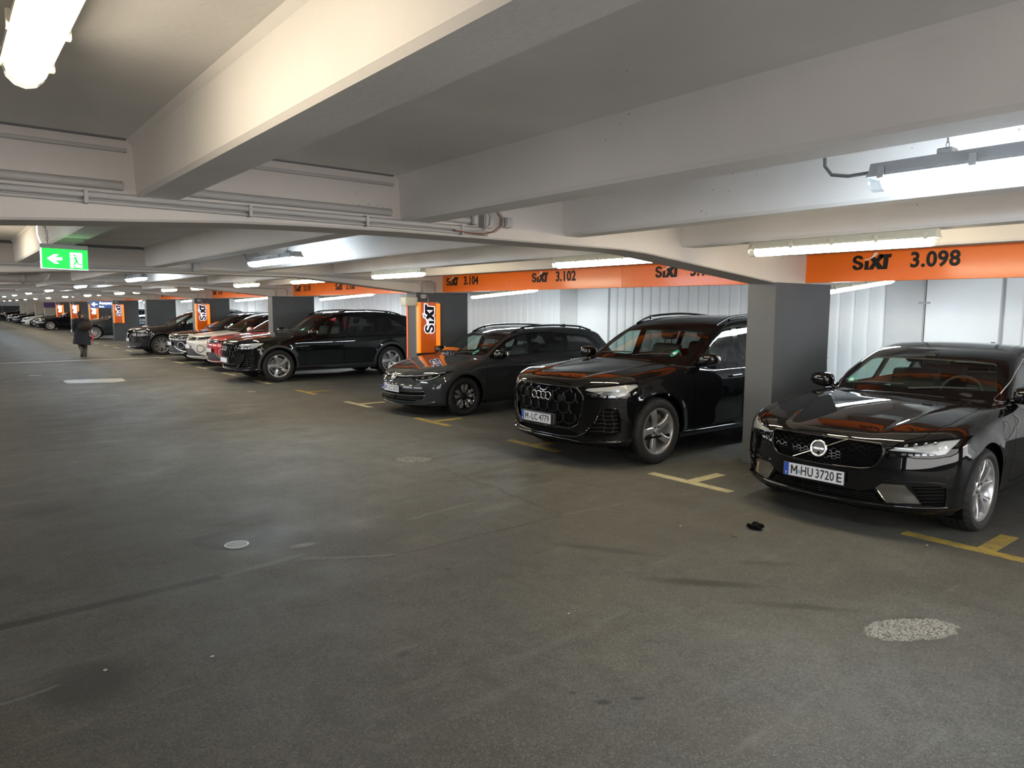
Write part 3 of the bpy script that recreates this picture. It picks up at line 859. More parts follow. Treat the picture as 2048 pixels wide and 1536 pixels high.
for k in range(0, 9):
    ya, yb = YG0 + (k - 1) * BAY + GW, YG0 + k * BAY
    n0 = 98 + 6 * k
    third = (yb - ya) / 3
    if k <= 0:
        cuts = [(yb - third, yb, n0, yb - 0.53), (yb - 2 * third, yb - third, n0 - 2, yb - third - 0.53), (ya, ya + third, n0 - 4, ya + third - .53)]
    else:
        cuts = [(yb - 2.01, yb, n0, yb - 0.135), (ya + 2.45, yb - 2.01, n0 - 2, yb - 2.69), (ya, ya + 2.45, n0 - 4, yb - 5.31)]
    for (a, b_, num, yt) in cuts:
        if a < Y_END: continue
        vis = 0 <= k <= 4
        s_num = '3.%03d' % num
        if k == 0 and num != 98:
            vis = False
        bayi = (num - 98) // 2
        pos = {0: 'first', 2: 'second', 4: 'third'}[n0 - num]
        if bayi in where and vis: lb = 'orange sign board with bay number %s %s' % (s_num, where[bayi])
        elif vis: lb = 'orange board with bay number %s past the small cars, %s before the girder' % (s_num, pos)
        elif k <= 0: lb = 'plain orange sign board over the row behind the viewer, %s of stretch %s' % (pos, ordn[-k])
        else: lb = 'plain orange sign board far down the row, %s before the %s girder' % (pos, ordn[k])
        sign_panel(a, b_, s_num if vis else None, lb, yt)

def light_box(k, x0, z0, z1, lb, w=0.50, mark_h=0.21, letters_white=False):
    y = YG0 + k * BAY
    t = thing('light_box', lb, 'light box', (x0, y, z0), 0, 'orange light boxes on the columns')
    h = z1 - z0
    obj('face', MB().bbox(0.045, w - 0.11, -0.10, -0.02, 0.0, h, 0.004), M_ORANGE_LIT, t)
    obj('edge', MB().bbox(w - 0.11, w - 0.01, -0.095, -0.02, 0.0, h - 0.02, 0.008), M_ORANGE_EDGE, t)
    obj('edge', MB().bbox(0.0, 0.045, -0.095, -0.02, 0.0, h, 0.006), M_ORANGE_EDGE, t)
    obj('frame', MB().box(-0.004, w, -0.02, 0.0, -0.004, h + 0.006), M_STEEL, t)
    L_, S_ = wordmark(mark_h)
    W = mark_h * 2.62
    ox, oz = 0.045 + (w - 0.155) / 2 + mark_h * 0.5 + 0.02, h - W - 0.035
    put_text('mark_outline', poly_mesh([grow_poly(p, 0.017) for p in L_ + S_], 0.003), M_LETTER_GLOW, t, (ox, -0.1005, oz), (0, 0, 1), (-1, 0, 0))
    if not letters_white:
        put_text('wordmark', poly_mesh(L_, 0.006), M_LETTER, t, (ox, -0.1005, oz), (0, 0, 1), (-1, 0, 0))
        put_text('swoosh', poly_mesh(S_, 0.006), M_SILVERLET, t, (ox, -0.1005, oz), (0, 0, 1), (-1, 0, 0))
    obj('power_cable', MB().tube([(0.24, -0.05, h), (0.24, -0.05, h + 0.10), (0.22, -0.04, h + 0.13), (0.15, -0.03, h + 0.14)], 0.008, 6), M_PIPE, t, 1.0)
    obj('socket', MB().bbox(0.10, 0.19, -0.07, 0.0, h + 0.07, h + 0.15, 0.006), M_PIPE, t)
    return t
lbs = {1: 'orange light box with upright lettering on the second column beside the grey estate', 3: 'orange light box on the column behind the small black and white cars', 5: 'orange light box on the column between the grey off-roader and the black car',
       6: 'orange light box partly under the blue hanging sign', 7: 'orange light box just left of the walking person', 8: 'farthest orange light box at the end of the row'}
for k in (1, 3, 5, 6, 7, 8):
    light_box(k, 7.14, 0.90, 1.868, lbs[k], letters_white=(k >= 6))
for k in (-1,):
    light_box(k, 7.14, 0.90, 1.868, 'orange light box on the column behind the viewer')

# ---- green emergency exit sign
M_GREEN = pmat('exit_green', (0.0, 0.45, 0.06), 0.4, emit=(0.0, 0.75, 0.03), estr=1.15)
M_EXITW = pmat('exit_white', (0.85, 0.9, 0.87), 0.4, emit=(0.9, 1.0, 0.95), estr=1.3)
t = thing('exit_sign', 'green emergency exit sign with arrow and running figure hanging over the aisle', 'exit sign', (0.885, 7.2, 2.083))
t.rotation_euler = (0, 0.02, 0.0)
obj('casing', MB().bbox(-0.175, 0.175, 0.004, 0.05, 0.165, 0.205, 0.004), M_LAMPGREY, t)
obj('panel', MB().bbox(-0.168, 0.17, 0.0, 0.012, 0.0, 0.166, 0.002), M_GREEN, t)
mb = MB()
mb.bbox(-0.176, -0.166, -0.002, 0.016, -0.002, 0.168, 0.002)
mb.box(-0.166, 0.172, -0.001, 0.013, -0.003, 0.0)
obj('frame', mb, M_EXITW, t)
def flat_xz(name, polys, mat, y=-0.0015, d=0.0015):
    mb = MB()
    for p in polys: mb.prism(p, 'y', y, y + d)
    return obj(name, mb, mat, t)
ar = [(-0.130, 0.083), (-0.078, 0.120), (-0.044, 0.120), (-0.072, 0.095), (-0.019, 0.095), (-0.019, 0.071), (-0.072, 0.071), (-0.044, 0.042), (-0.078, 0.042)]
flat_xz('arrow', [ar], M_EXITW)
flat_xz('doorway', [[(0.038, 0.022), (0.041, 0.010), (0.062, 0.012), (0.07, 0.018), (0.128, 0.014), (0.128, 0.142), (0.038, 0.142)]], M_EXITW)
def stroke(a, b_, w0, w1):
    a, b_ = Vector(a), Vector(b_)
    d = (b_ - a).normalized(); n = Vector((-d.y, d.x))
    return [tuple(a + n * w0), tuple(b_ + n * w1), tuple(b_ - n * w1), tuple(a - n * w0)]
fig = [[(0.071 + 0.0085 * math.cos(q * PI / 6), 0.119 + 0.0085 * math.sin(q * PI / 6)) for q in range(12)],
       stroke((0.074, 0.105), (0.088, 0.066), 0.009, 0.008), stroke((0.070, 0.103), (0.058, 0.088), 0.0035, 0.003), stroke((0.059, 0.088), (0.038, 0.088), 0.003, 0.003),
       stroke((0.074, 0.106), (0.100, 0.106), 0.0035, 0.003), stroke((0.100, 0.106), (0.114, 0.086), 0.0035, 0.003),
       stroke((0.086, 0.072), (0.062, 0.036), 0.007, 0.005), stroke((0.088, 0.07), (0.096, 0.048), 0.007, 0.005), stroke((0.094, 0.046), (0.133, 0.044), 0.005, 0.004), stroke((0.063, 0.032), (0.072, 0.016), 0.005, 0.005)]
flat_xz('running_figure', fig, M_GREEN, -0.003, 0.0015)
for s in (-0.12, 0.155):
    mb = MB()
    z = 0.205; i = 0
    while z < 0.35 if s > 0 else z < 0.55:
        xx = s - (0.03 * min(1, max(0, (z - 0.28) / 0.1)) if s < 0 else 0)
        mb.tube([(xx + (0.007 * math.cos(a) if i % 2 else 0), 0.02 + (0 if i % 2 else 0.007 * math.cos(a)), z + 0.014 + 0.017 * math.sin(a)) for a in [2 * PI * q / 8 for q in range(9)]], 0.0022, 5, False)
        z += 0.027; i += 1
    obj('chain', mb, M_PIPE_D, t)
obj('power_cable', MB().tube([(-0.165, 0.03, 0.20), (-0.19, 0.03, 0.28), (-0.19, 0.03, 0.40), (-0.17, 0.03, 0.555)], 0.005, 6), M_EXITW, t, 1.0)

# ---- blue hanging direction sign far away
t = thing('direction_sign', 'dark blue hanging sign with a white arrow and way out lettering', 'sign', (6.93, 43.5, 1.66))
obj('board', MB().bbox(-0.56, 0.56, 0.0, 0.06, 0.0, 0.38, 0.01), pmat('sign_blue', (0.03, 0.06, 0.16), 0.4, emit=(0.03, 0.06, 0.16), estr=0.5), t)
mb = MB(); mb.prism([(-0.50, 0.20), (-0.37, 0.31), (-0.33, 0.27), (-0.38, 0.225), (-0.22, 0.225), (-0.22, 0.175), (-0.38, 0.175), (-0.33, 0.13), (-0.37, 0.09)], 'y', -0.006, 0.0)
obj('arrow', mb, M_EXITW, t)
put_text('lettering', text_fit('Ausgang', 0.62, 0.20, 0.02, 0.004), M_EXITW, t, (-0.14, -0.002, 0.15), (1, 0, 0), (0, 0, 1))
put_text('lettering', text_fit('Exit', 0.24, 0.08, 0.01, 0.004), M_EXITW, t, (-0.14, -0.002, 0.04), (1, 0, 0), (0, 0, 1))
for s in (-0.4, 0.4):
    obj('hanger_rod', MB().tube([(s, 0.03, 0.38), (s, 0.03, Z_CEIL - 1.66)], 0.008, 6), M_STEEL, t)
# ---- purple panel on the first bare column
o = obj('purple_panel', MB().bbox(7.10, 8.35, YG0 + 9 * BAY - 0.06, YG0 + 9 * BAY, 1.62, 2.05, 0.01), pmat('purple', (0.11, 0.045, 0.20), 0.5))
tag(o, 'purple sign panel on the pale grey column at the far end', 'sign')
o = obj('white_panel', MB().bbox(6.2, 9.0, 110.5, 110.6, 1.75, 2.28, 0.01), pmat('white_board', (0.75, 0.77, 0.8), 0.5))
tag(o, 'white board high on the wall at the very end of the row', 'board')
for q in (6.5, 8.7):
    obj('board_post', MB().box(q, q + 0.06, 110.52, 110.58, 0, 1.76), M_STEEL, o)
# ================================================================ CAR BUILDER
def pchip(pts):
    xs = np.array([p[0] for p in pts], float); ys = np.array([p[1] for p in pts], float)
    h = np.diff(xs); d = np.diff(ys) / h
    n = len(xs)
    m = np.zeros(n)
    m[0], m[-1] = d[0], d[-1]
    for i in range(1, n - 1):
        if d[i - 1] * d[i] <= 0: m[i] = 0
        else:
            w1, w2 = 2 * h[i] + h[i - 1], h[i] + 2 * h[i - 1]
            m[i] = (w1 + w2) / (w1 / d[i - 1] + w2 / d[i])
    def f(x):
        x = np.asarray(x, float)
        i = np.clip(np.searchsorted(xs, x) - 1, 0, n - 2)
        t = (x - xs[i]) / h[i]
        lo, hi = x < xs[0], x > xs[-1]
        tc = np.clip(t, 0, 1)
        v = ((1 + 2 * tc) * (1 - tc) ** 2 * ys[i] + tc * (1 - tc) ** 2 * h[i] * m[i] + tc ** 2 * (3 - 2 * tc) * ys[i + 1] + tc ** 2 * (tc - 1) * h[i] * m[i + 1])
        v = np.where(lo, ys[0] + m[0] * (x - xs[0]), v)
        return np.where(hi, ys[-1] + m[-1] * (x - xs[-1]), v)
    return f

def smax(a, b, k):
    h = np.maximum(k - np.abs(a - b), 0) / k
    return np.maximum(a, b) + h * h * k * 0.25

def sstep(x, a, b):
    t = np.clip((x - a) / (b - a), 0, 1)
    return t * t * (3 - 2 * t)

def grad(F, P, e=1.5e-3):
    g = np.zeros_like(P)
    for k in range(3):
        d = np.zeros(3); d[k] = e
        g[:, k] = (F(P + d) - F(P - d)) / (2 * e)
    return g
def unit(g):
    return g / np.maximum(np.linalg.norm(g, axis=1, keepdims=True), 1e-9)

AX = {'side': (0, 2, 1), 'front': (1, 2, 0), 'top': (0, 1, 2)}

class Surf:
    """closed smooth surface F = 0, meshed by shooting rays from an inner box to an outer box"""
    def __init__(s, F, box, inner, res):
        s.F = F
        s.box = box
        lo, hi = np.array(box[0]), np.array(box[1])
        ilo, ihi = np.array(inner[0]), np.array(inner[1])
        n = np.maximum(2, np.ceil((hi - lo) / res).astype(int))
        idx = {}
        U, T = [], []
        def vid(t):
            if t not in idx:
                idx[t] = len(U); U.append(t)
            return idx[t]
        for ax in range(3):
            a, b = [q for q in range(3) if q != ax]
            for side in (0, n[ax]):
                for i in range(n[a]):
                    for j in range(n[b]):
                        q = []
                        for (di, dj) in ((0, 0), (1, 0), (1, 1), (0, 1)):
                            t = [0, 0, 0]; t[ax] = side; t[a] = i + di; t[b] = j + dj
                            q.append(vid(tuple(t)))
                        flip = (side == 0) ^ (ax == 1)
                        if flip: q = q[::-1]
                        T.append((q[0], q[1], q[2])); T.append((q[0], q[2], q[3]))
        u = np.array(U) / n
        out = lo + u * (hi - lo); inn = ilo + u * (ihi - ilo)
        d = out - inn
        out = inn + d * 1.25
        a = np.zeros(len(u)); b = np.ones(len(u))
        for _ in range(34):
            mid = (a + b) / 2
            f = F(inn + (out - inn) * mid[:, None])
            ins = f < 0
            a = np.where(ins, mid, a); b = np.where(ins, b, mid)
        s.V = inn + (out - inn) * ((a + b) / 2)[:, None]
        s.T = np.array(T, int)
        s.tag = np.zeros(len(T), int)
        s.names = {0: 'body'}
        s.base = (s.V.copy(), s.T.copy())
    def tid(s, name):
        for k, v in s.names.items():
            if v == name: return k
        k = len(s.names); s.names[k] = name
        return k
    def fnorm(s):
        a, b, c = s.V[s.T[:, 0]], s.V[s.T[:, 1]], s.V[s.T[:, 2]]
        return unit(np.cross(b - a, c - a))
    def imprint(s, view, sgn, polys, allow=None, thr=0.10, xspan=0.85):
        ia, ib, idp = AX[view]
        fnm = s.fnorm()
        P2 = s.V[:, [ia, ib]]
        allp = np.array([p for poly, _ in polys for p in poly])
        lo, hi = allp.min(0) - 0.02, allp.max(0) + 0.02
        t2 = P2[s.T]
        ok = (fnm[:, idp] * sgn > thr) & (t2.max(1) > lo).all(1) & (t2.min(1) < hi).all(1)
        if view == 'front':
            cxm = s.V[s.T][:, :, 0].mean(1)
            ok &= (cxm < s.box[0][0] + xspan) if sgn < 0 else (cxm > s.box[1][0] - xspan)
        if allow is not None:
            ok &= np.isin(s.tag, [k for k, v in s.names.items() if v in allow])
        cand = np.nonzero(ok)[0]
        if not len(cand): return
        ids = np.unique(s.T[cand])
        loc = {g: i for i, g in enumerate(ids)}
        coords = [Vector((P2[g, 0], P2[g, 1])) for g in ids]
        nl = len(coords)
        faces = []
        for f in cand:
            q = [loc[g] for g in s.T[f]]
            pa, pb, pc = coords[q[0]], coords[q[1]], coords[q[2]]
            if (pb - pa).cross(pc - pa) < 0: q = q[::-1]
            faces.append(q)
        nt = len(faces)
        for poly, _ in polys:
            A = sum(poly[i][0] * poly[(i + 1) % len(poly)][1] - poly[(i + 1) % len(poly)][0] * poly[i][1] for i in range(len(poly)))
            base = len(coords)
            coords += [Vector(p) for p in poly]
            q = list(range(base, base + len(poly)))
            faces.append(q if A > 0 else q[::-1])
        ov, oe, of, orv, ore, orf = delaunay_2d_cdt(coords, [], faces, 1, 1e-6, True)
        newid = [-1] * len(ov)
        for i, o in enumerate(orv):
            for q in o:
                if q < nl:
                    newid[i] = int(ids[q]); break
        nv, nT, ntag, need = [], [], [], {}
        tids = [s.tid(nm) for _, nm in polys]
        for f, o in zip(of, orf):
            tri = next((q for q in o if q < nt), None)
            if tri is None: continue
            tg = s.tag[cand[tri]]
            for j in range(len(polys)):
                if nt + j in o: tg = tids[j]
            q = []
            for v in f:
                if newid[v] < 0:
                    need[v] = cand[tri]
                    newid[v] = len(s.V) + len(nv)
                    g = s.T[cand[tri]]
                    A, B, C = P2[g[0]], P2[g[1]], P2[g[2]]
                    p = np.array(ov[v][:])
                    M = np.array([[B[0] - A[0], C[0] - A[0]], [B[1] - A[1], C[1] - A[1]]])
                    try: l1, l2 = np.linalg.solve(M, p - A)
                    except Exception: l1 = l2 = 1 / 3
                    l1, l2 = min(1.2, max(-.2, l1)), min(1.2, max(-.2, l2))
                    z = s.V[g[0], idp] + l1 * (s.V[g[1], idp] - s.V[g[0], idp]) + l2 * (s.V[g[2], idp] - s.V[g[0], idp])
                    pt = [0, 0, 0]; pt[ia], pt[ib], pt[idp] = p[0], p[1], z
                    nv.append(pt)
                q.append(newid[v])
            for j in range(1, len(q) - 1):
                nT.append((q[0], q[j], q[j + 1])); ntag.append(tg)
        if nv:
            nv = np.array(nv, float)
            for _ in range(3):
                f = s.F(nv); g = grad(s.F, nv)[:, idp]
                g = np.where(np.abs(g) < 0.15, 0.15 * np.sign(g + 1e-12), g)
                nv[:, idp] -= np.clip(f / g, -0.01, 0.01)
            s.V = np.vstack([s.V, nv])
        nT = np.array(nT, int)
        # orient outwards
        a, b, c = s.V[nT[:, 0]], s.V[nT[:, 1]], s.V[nT[:, 2]]
        nn = np.cross(b - a, c - a)
        fl_ = nn[:, idp] * sgn < 0
        nT[fl_] = nT[fl_][:, ::-1]
        keep = np.ones(len(s.T), bool); keep[cand] = False
        s.T = np.vstack([s.T[keep], nT]); s.tag = np.concatenate([s.tag[keep], np.array(ntag, int)])
    def retag(s, fn, name):
        """fn(centroids, normals, tags) -> bool mask"""
        c = s.V[s.T].mean(1)
        m = fn(c, s.fnorm()) & (s.tag == 0)
        s.tag[m] = s.tid(name)
    def take(s, names):
        ks = [k for k, v in s.names.items() if v in names]
        return s.T[np.isin(s.tag, ks)]
    def make(s, objname, names, mat, parent, offset=None, flip=False):
        T = s.take(names)
        if not len(T): return None
        ids, inv = np.unique(T, return_inverse=True)
        V = s.V[ids]
        N = unit(grad(s.F, V))
        if offset is not None:
            V = V + (N * offset if np.isscalar(offset) else np.array(offset))
        me = bpy.data.meshes.new(objname)
        me.from_pydata(V.tolist(), [], inv.reshape(-1, 3).tolist())
        me.materials.append(mat)
        me.polygons.foreach_set('use_smooth', [True] * len(T))
        me.update()
        me.normals_split_custom_set_from_vertices(N.tolist())
        return link(objname, me, parent)
    def liner(s, parent, mat, cut, off=0.03):
        V, T = s.base
        c = V[T].mean(1)
        T = T[~cut(c)]
        ids, inv = np.unique(T, return_inverse=True)
        P = V[ids] - unit(grad(s.F, V[ids])) * off
        me = bpy.data.meshes.new('inner_shell')
        me.from_pydata(P.tolist(), [], inv.reshape(-1, 3).tolist())
        me.materials.append(mat); me.update()
        return link('inner_shell', me, parent)
    # ---- points on the surface from a 2D outline
    def solve(s, view, sgn, pts):
        ia, ib, idp = AX[view]
        pts = np.asarray(pts, float)
        n = len(pts)
        P = np.zeros((n, 3)); P[:, ia] = pts[:, 0]; P[:, ib] = pts[:, 1]
        mid = {'side': 0.0, 'front': 1.6 if sgn < 0 else 1.6, 'top': (s.box[0][2] + s.box[1][2]) / 2}[view]
        far = {'side': 1.6 * sgn, 'front': s.box[0][0] - 0.4 if sgn < 0 else s.box[1][0] + 0.4, 'top': 2.4}[view]
        a = np.full(n, mid); b = np.full(n, far)
        # march from outside to the first crossing
        st = np.linspace(far, mid, 60)
        found = np.zeros(n, bool)
        for i in range(len(st) - 1):
            P[:, idp] = st[i + 1]
            ins = (s.F(P) < 0) & ~found
            b[ins] = st[i]; a[ins] = st[i + 1]; found |= ins
        for _ in range(30):
            m = (a + b) / 2; P[:, idp] = m
            ins = s.F(P) < 0
            a = np.where(ins, m, a); b = np.where(ins, b, m)
        P[:, idp] = (a + b) / 2
        return P, unit(grad(s.F, P))
    def patch(s, view, sgn, poly, lift=0.002, grid=0.03, skirt=0.006, mb=None, mi=0):
        """thin plate that follows the surface, outline given in the view"""
        mb = mb or MB()
        pts = []
        n = len(poly)
        for i in range(n):
            a, b = np.array(poly[i]), np.array(poly[(i + 1) % n])
            k = max(1, int(np.linalg.norm(b - a) / grid))
            pts += [tuple(a + (b - a) * t / k) for t in range(k)]
        nb = len(pts)
        A = np.array(pts)
        lo, hi = A.min(0), A.max(0)
        ex = []
        if grid < max(hi - lo) and min(hi - lo) > grid * 0.8:
            for gx in np.arange(lo[0] + grid * .5, hi[0], grid):
                for gy in np.arange(lo[1] + grid * .5, hi[1], grid):
                    c = False; j = nb - 1
                    for i in range(nb):
                        if (A[i, 1] > gy) != (A[j, 1] > gy) and gx < (A[j, 0] - A[i, 0]) * (gy - A[i, 1]) / (A[j, 1] - A[i, 1]) + A[i, 0]: c = not c
                        j = i
                    if c and np.min(np.hypot(A[:, 0] - gx, A[:, 1] - gy)) > grid * 0.35: ex.append((gx, gy))
        ar = sum(A[i, 0] * A[(i + 1) % nb, 1] - A[(i + 1) % nb, 0] * A[i, 1] for i in range(nb))
        if ar < 0: A = A[::-1]; pts = [tuple(p) for p in A]
        co = [Vector(p) for p in pts] + [Vector(p) for p in ex]
        ov, oe, of, orv, ore, orf = delaunay_2d_cdt(co, [], [list(range(nb))], 1, 1e-6, True)
        p2 = [v[:] for v in ov]
        P, N = s.solve(view, sgn, p2)
        T = P + N * lift
        o = len(mb.v)
        mb.v += [tuple(p) for p in T]
        # boundary edges of the triangulation
        from collections import Counter
        ec = Counter()
        for f in of:
            for i in range(len(f)):
                ec[tuple(sorted((f[i], f[(i + 1) % len(f)])))] += 1
        mb.f += [tuple(o + i for i in f) for f in of]; mb.m += [mi] * len(of)
        bd = [e for e, c in ec.items() if c == 1]
        bi = {}
        B = P - N * skirt
        for e in bd:
            for v in e:
                if v not in bi:
                    bi[v] = len(mb.v); mb.v.append(tuple(B[v]))
        for (a, b) in bd:
            mb.f.append((o + a, o + b, bi[b], bi[a])); mb.m.append(mi)
        return mb
    def bar(s, view, sgn, pts, r, lift=0.0, n=6, step=0.03, mb=None, mi=0, flat=1.0, closed=False):
        mb = mb or MB()
        q = []
        pp = list(pts) + ([pts[0]] if closed else [])
        for a, b in zip(pp[:-1], pp[1:]):
            a, b = np.array(a), np.array(b)
            k = max(1, int(np.linalg.norm(b - a) / step))
            q += [tuple(a + (b - a) * t / k) for t in range(k)]
        q.append(tuple(pp[-1]))
        P, N = s.solve(view, sgn, q)
        return mb.tube([tuple(p) for p in P + N * lift], r, n, True, mi, flat)

def rp(pts, r=0.03, n=4):
    """polygon with rounded corners"""
    out = []
    m = len(pts)
    for i in range(m):
        a, b, c = Vector(pts[i - 1]), Vector(pts[i]), Vector(pts[(i + 1) % m])
        k = min(r, (a - b).length * .45, (c - b).length * .45)
        p, q = b + (a - b).normalized() * k, b + (c - b).normalized() * k
        for t in range(n + 1):
            t /= n
            out.append(tuple(p * (1 - t) ** 2 + b * 2 * t * (1 - t) + q * t * t))
    return out
def sym(pts):
    return list(pts) + [(-p[0], p[1]) for p in reversed(pts) if abs(p[0]) > 1e-6]
def mir(pts):
    return [(-p[0], p[1]) for p in pts]
def circ(cx, cy, r, n=36, a0=0, a1=2 * PI):
    return [(cx + r * math.cos(a0 + (a1 - a0) * i / n), cy + r * math.sin(a0 + (a1 - a0) * i / n)) for i in range(n if abs(a1 - a0 - 2 * PI) < 1e-6 else n + 1)]

# ---------------------------------------------------------------- car materials
def carpaint(name, col, flake=False):
    if flake: return pmat(name, col, 0.4, metal=0.3, coat=1.0, coat_rough=0.012, spec=0.1)
    return pmat(name, col, 0.5, coat=1.0, spec=0.0, coat_rough=0.010)
P_BLACK = carpaint('paint_black', (0.0035, 0.0036, 0.004))
P_BLACK2 = carpaint('paint_black_metallic', (0.006, 0.0065, 0.009), True)
P_GREY = carpaint('paint_grey', (0.026, 0.029, 0.032))
P_RED = carpaint('paint_red', (0.36, 0.008, 0.016), True)
P_WHITE = carpaint('paint_white', (0.62, 0.62, 0.60))
P_DGREY = carpaint('paint_dark_grey', (0.042, 0.045, 0.050), True)
P_BLUEBLK = carpaint('paint_blue_black', (0.006, 0.010, 0.018), True)
M_GLOSSBLK = pmat('gloss_black_trim', (0.004, 0.004, 0.0045), 0.06)
M_MATTBLK = pmat('matt_black_plastic', (0.014, 0.014, 0.015), 0.5)
M_SHELL = pmat('dark_void', (0.003, 0.003, 0.003), 0.9, spec=0.1)
M_CABIN = pmat('cabin_black', (0.010, 0.010, 0.011), 0.7)
M_SEAT = pmat('seat_charcoal', (0.016, 0.016, 0.018), 0.65)
M_CHROME = pmat('chrome', (0.80, 0.80, 0.81), 0.10, metal=1.0)
M_CHROME_D = pmat('dark_chrome', (0.22, 0.22, 0.23), 0.18, metal=1.0)
M_ALLOY = pmat('alloy_silver', (0.48, 0.48, 0.49), 0.30, metal=0.75, coat=0.4)
M_ALLOY_D = pmat('alloy_black', (0.010, 0.010, 0.011), 0.22, coat=0.5)
M_TYRE = pmat('tyre_rubber', (0.0085, 0.0083, 0.008), 0.75, noise=(9, 0.3))
M_DISC = pmat('brake_disc', (0.22, 0.21, 0.20), 0.4, metal=0.9)
M_WSHIELD = glassmat('windscreen_glass', (0.72, 0.86, 0.80), 0.06)
M_SIDEGLASS = glassmat('side_glass', (0.62, 0.74, 0.70), 0.07)
M_DARKGLASS = glassmat('privacy_glass', (0.20, 0.21, 0.21), 0.06)
M_LENS = glassmat('headlamp_lens', (0.80, 0.82, 0.84), 0.03, power=6.0)
M_LAMPBOWL = pmat('headlamp_dark', (0.010, 0.010, 0.012), 0.5, spec=0.2)
M_DRL = pmat('light_guide', (0.5, 0.5, 0.48), 0.16, coat=0.6)
M_PLATE = pmat('plate_white', (0.70, 0.70, 0.71), 0.4)
M_PLATEBLUE = pmat('plate_blue', (0.012, 0.07, 0.42), 0.4)
M_PLATEBLK = pmat('plate_black', (0.012, 0.012, 0.012), 0.5)
M_SEAL = pmat('plate_seal', (0.30, 0.42, 0.46), 0.5)
M_GREENDOT = pmat('green_sticker', (0.02, 0.30, 0.22), 0.5)
M_LINER = pmat('headliner', (0.20, 0.19, 0.17), 0.9)
M_AMBER = pmat('amber', (0.5, 0.2, 0.03), 0.3)

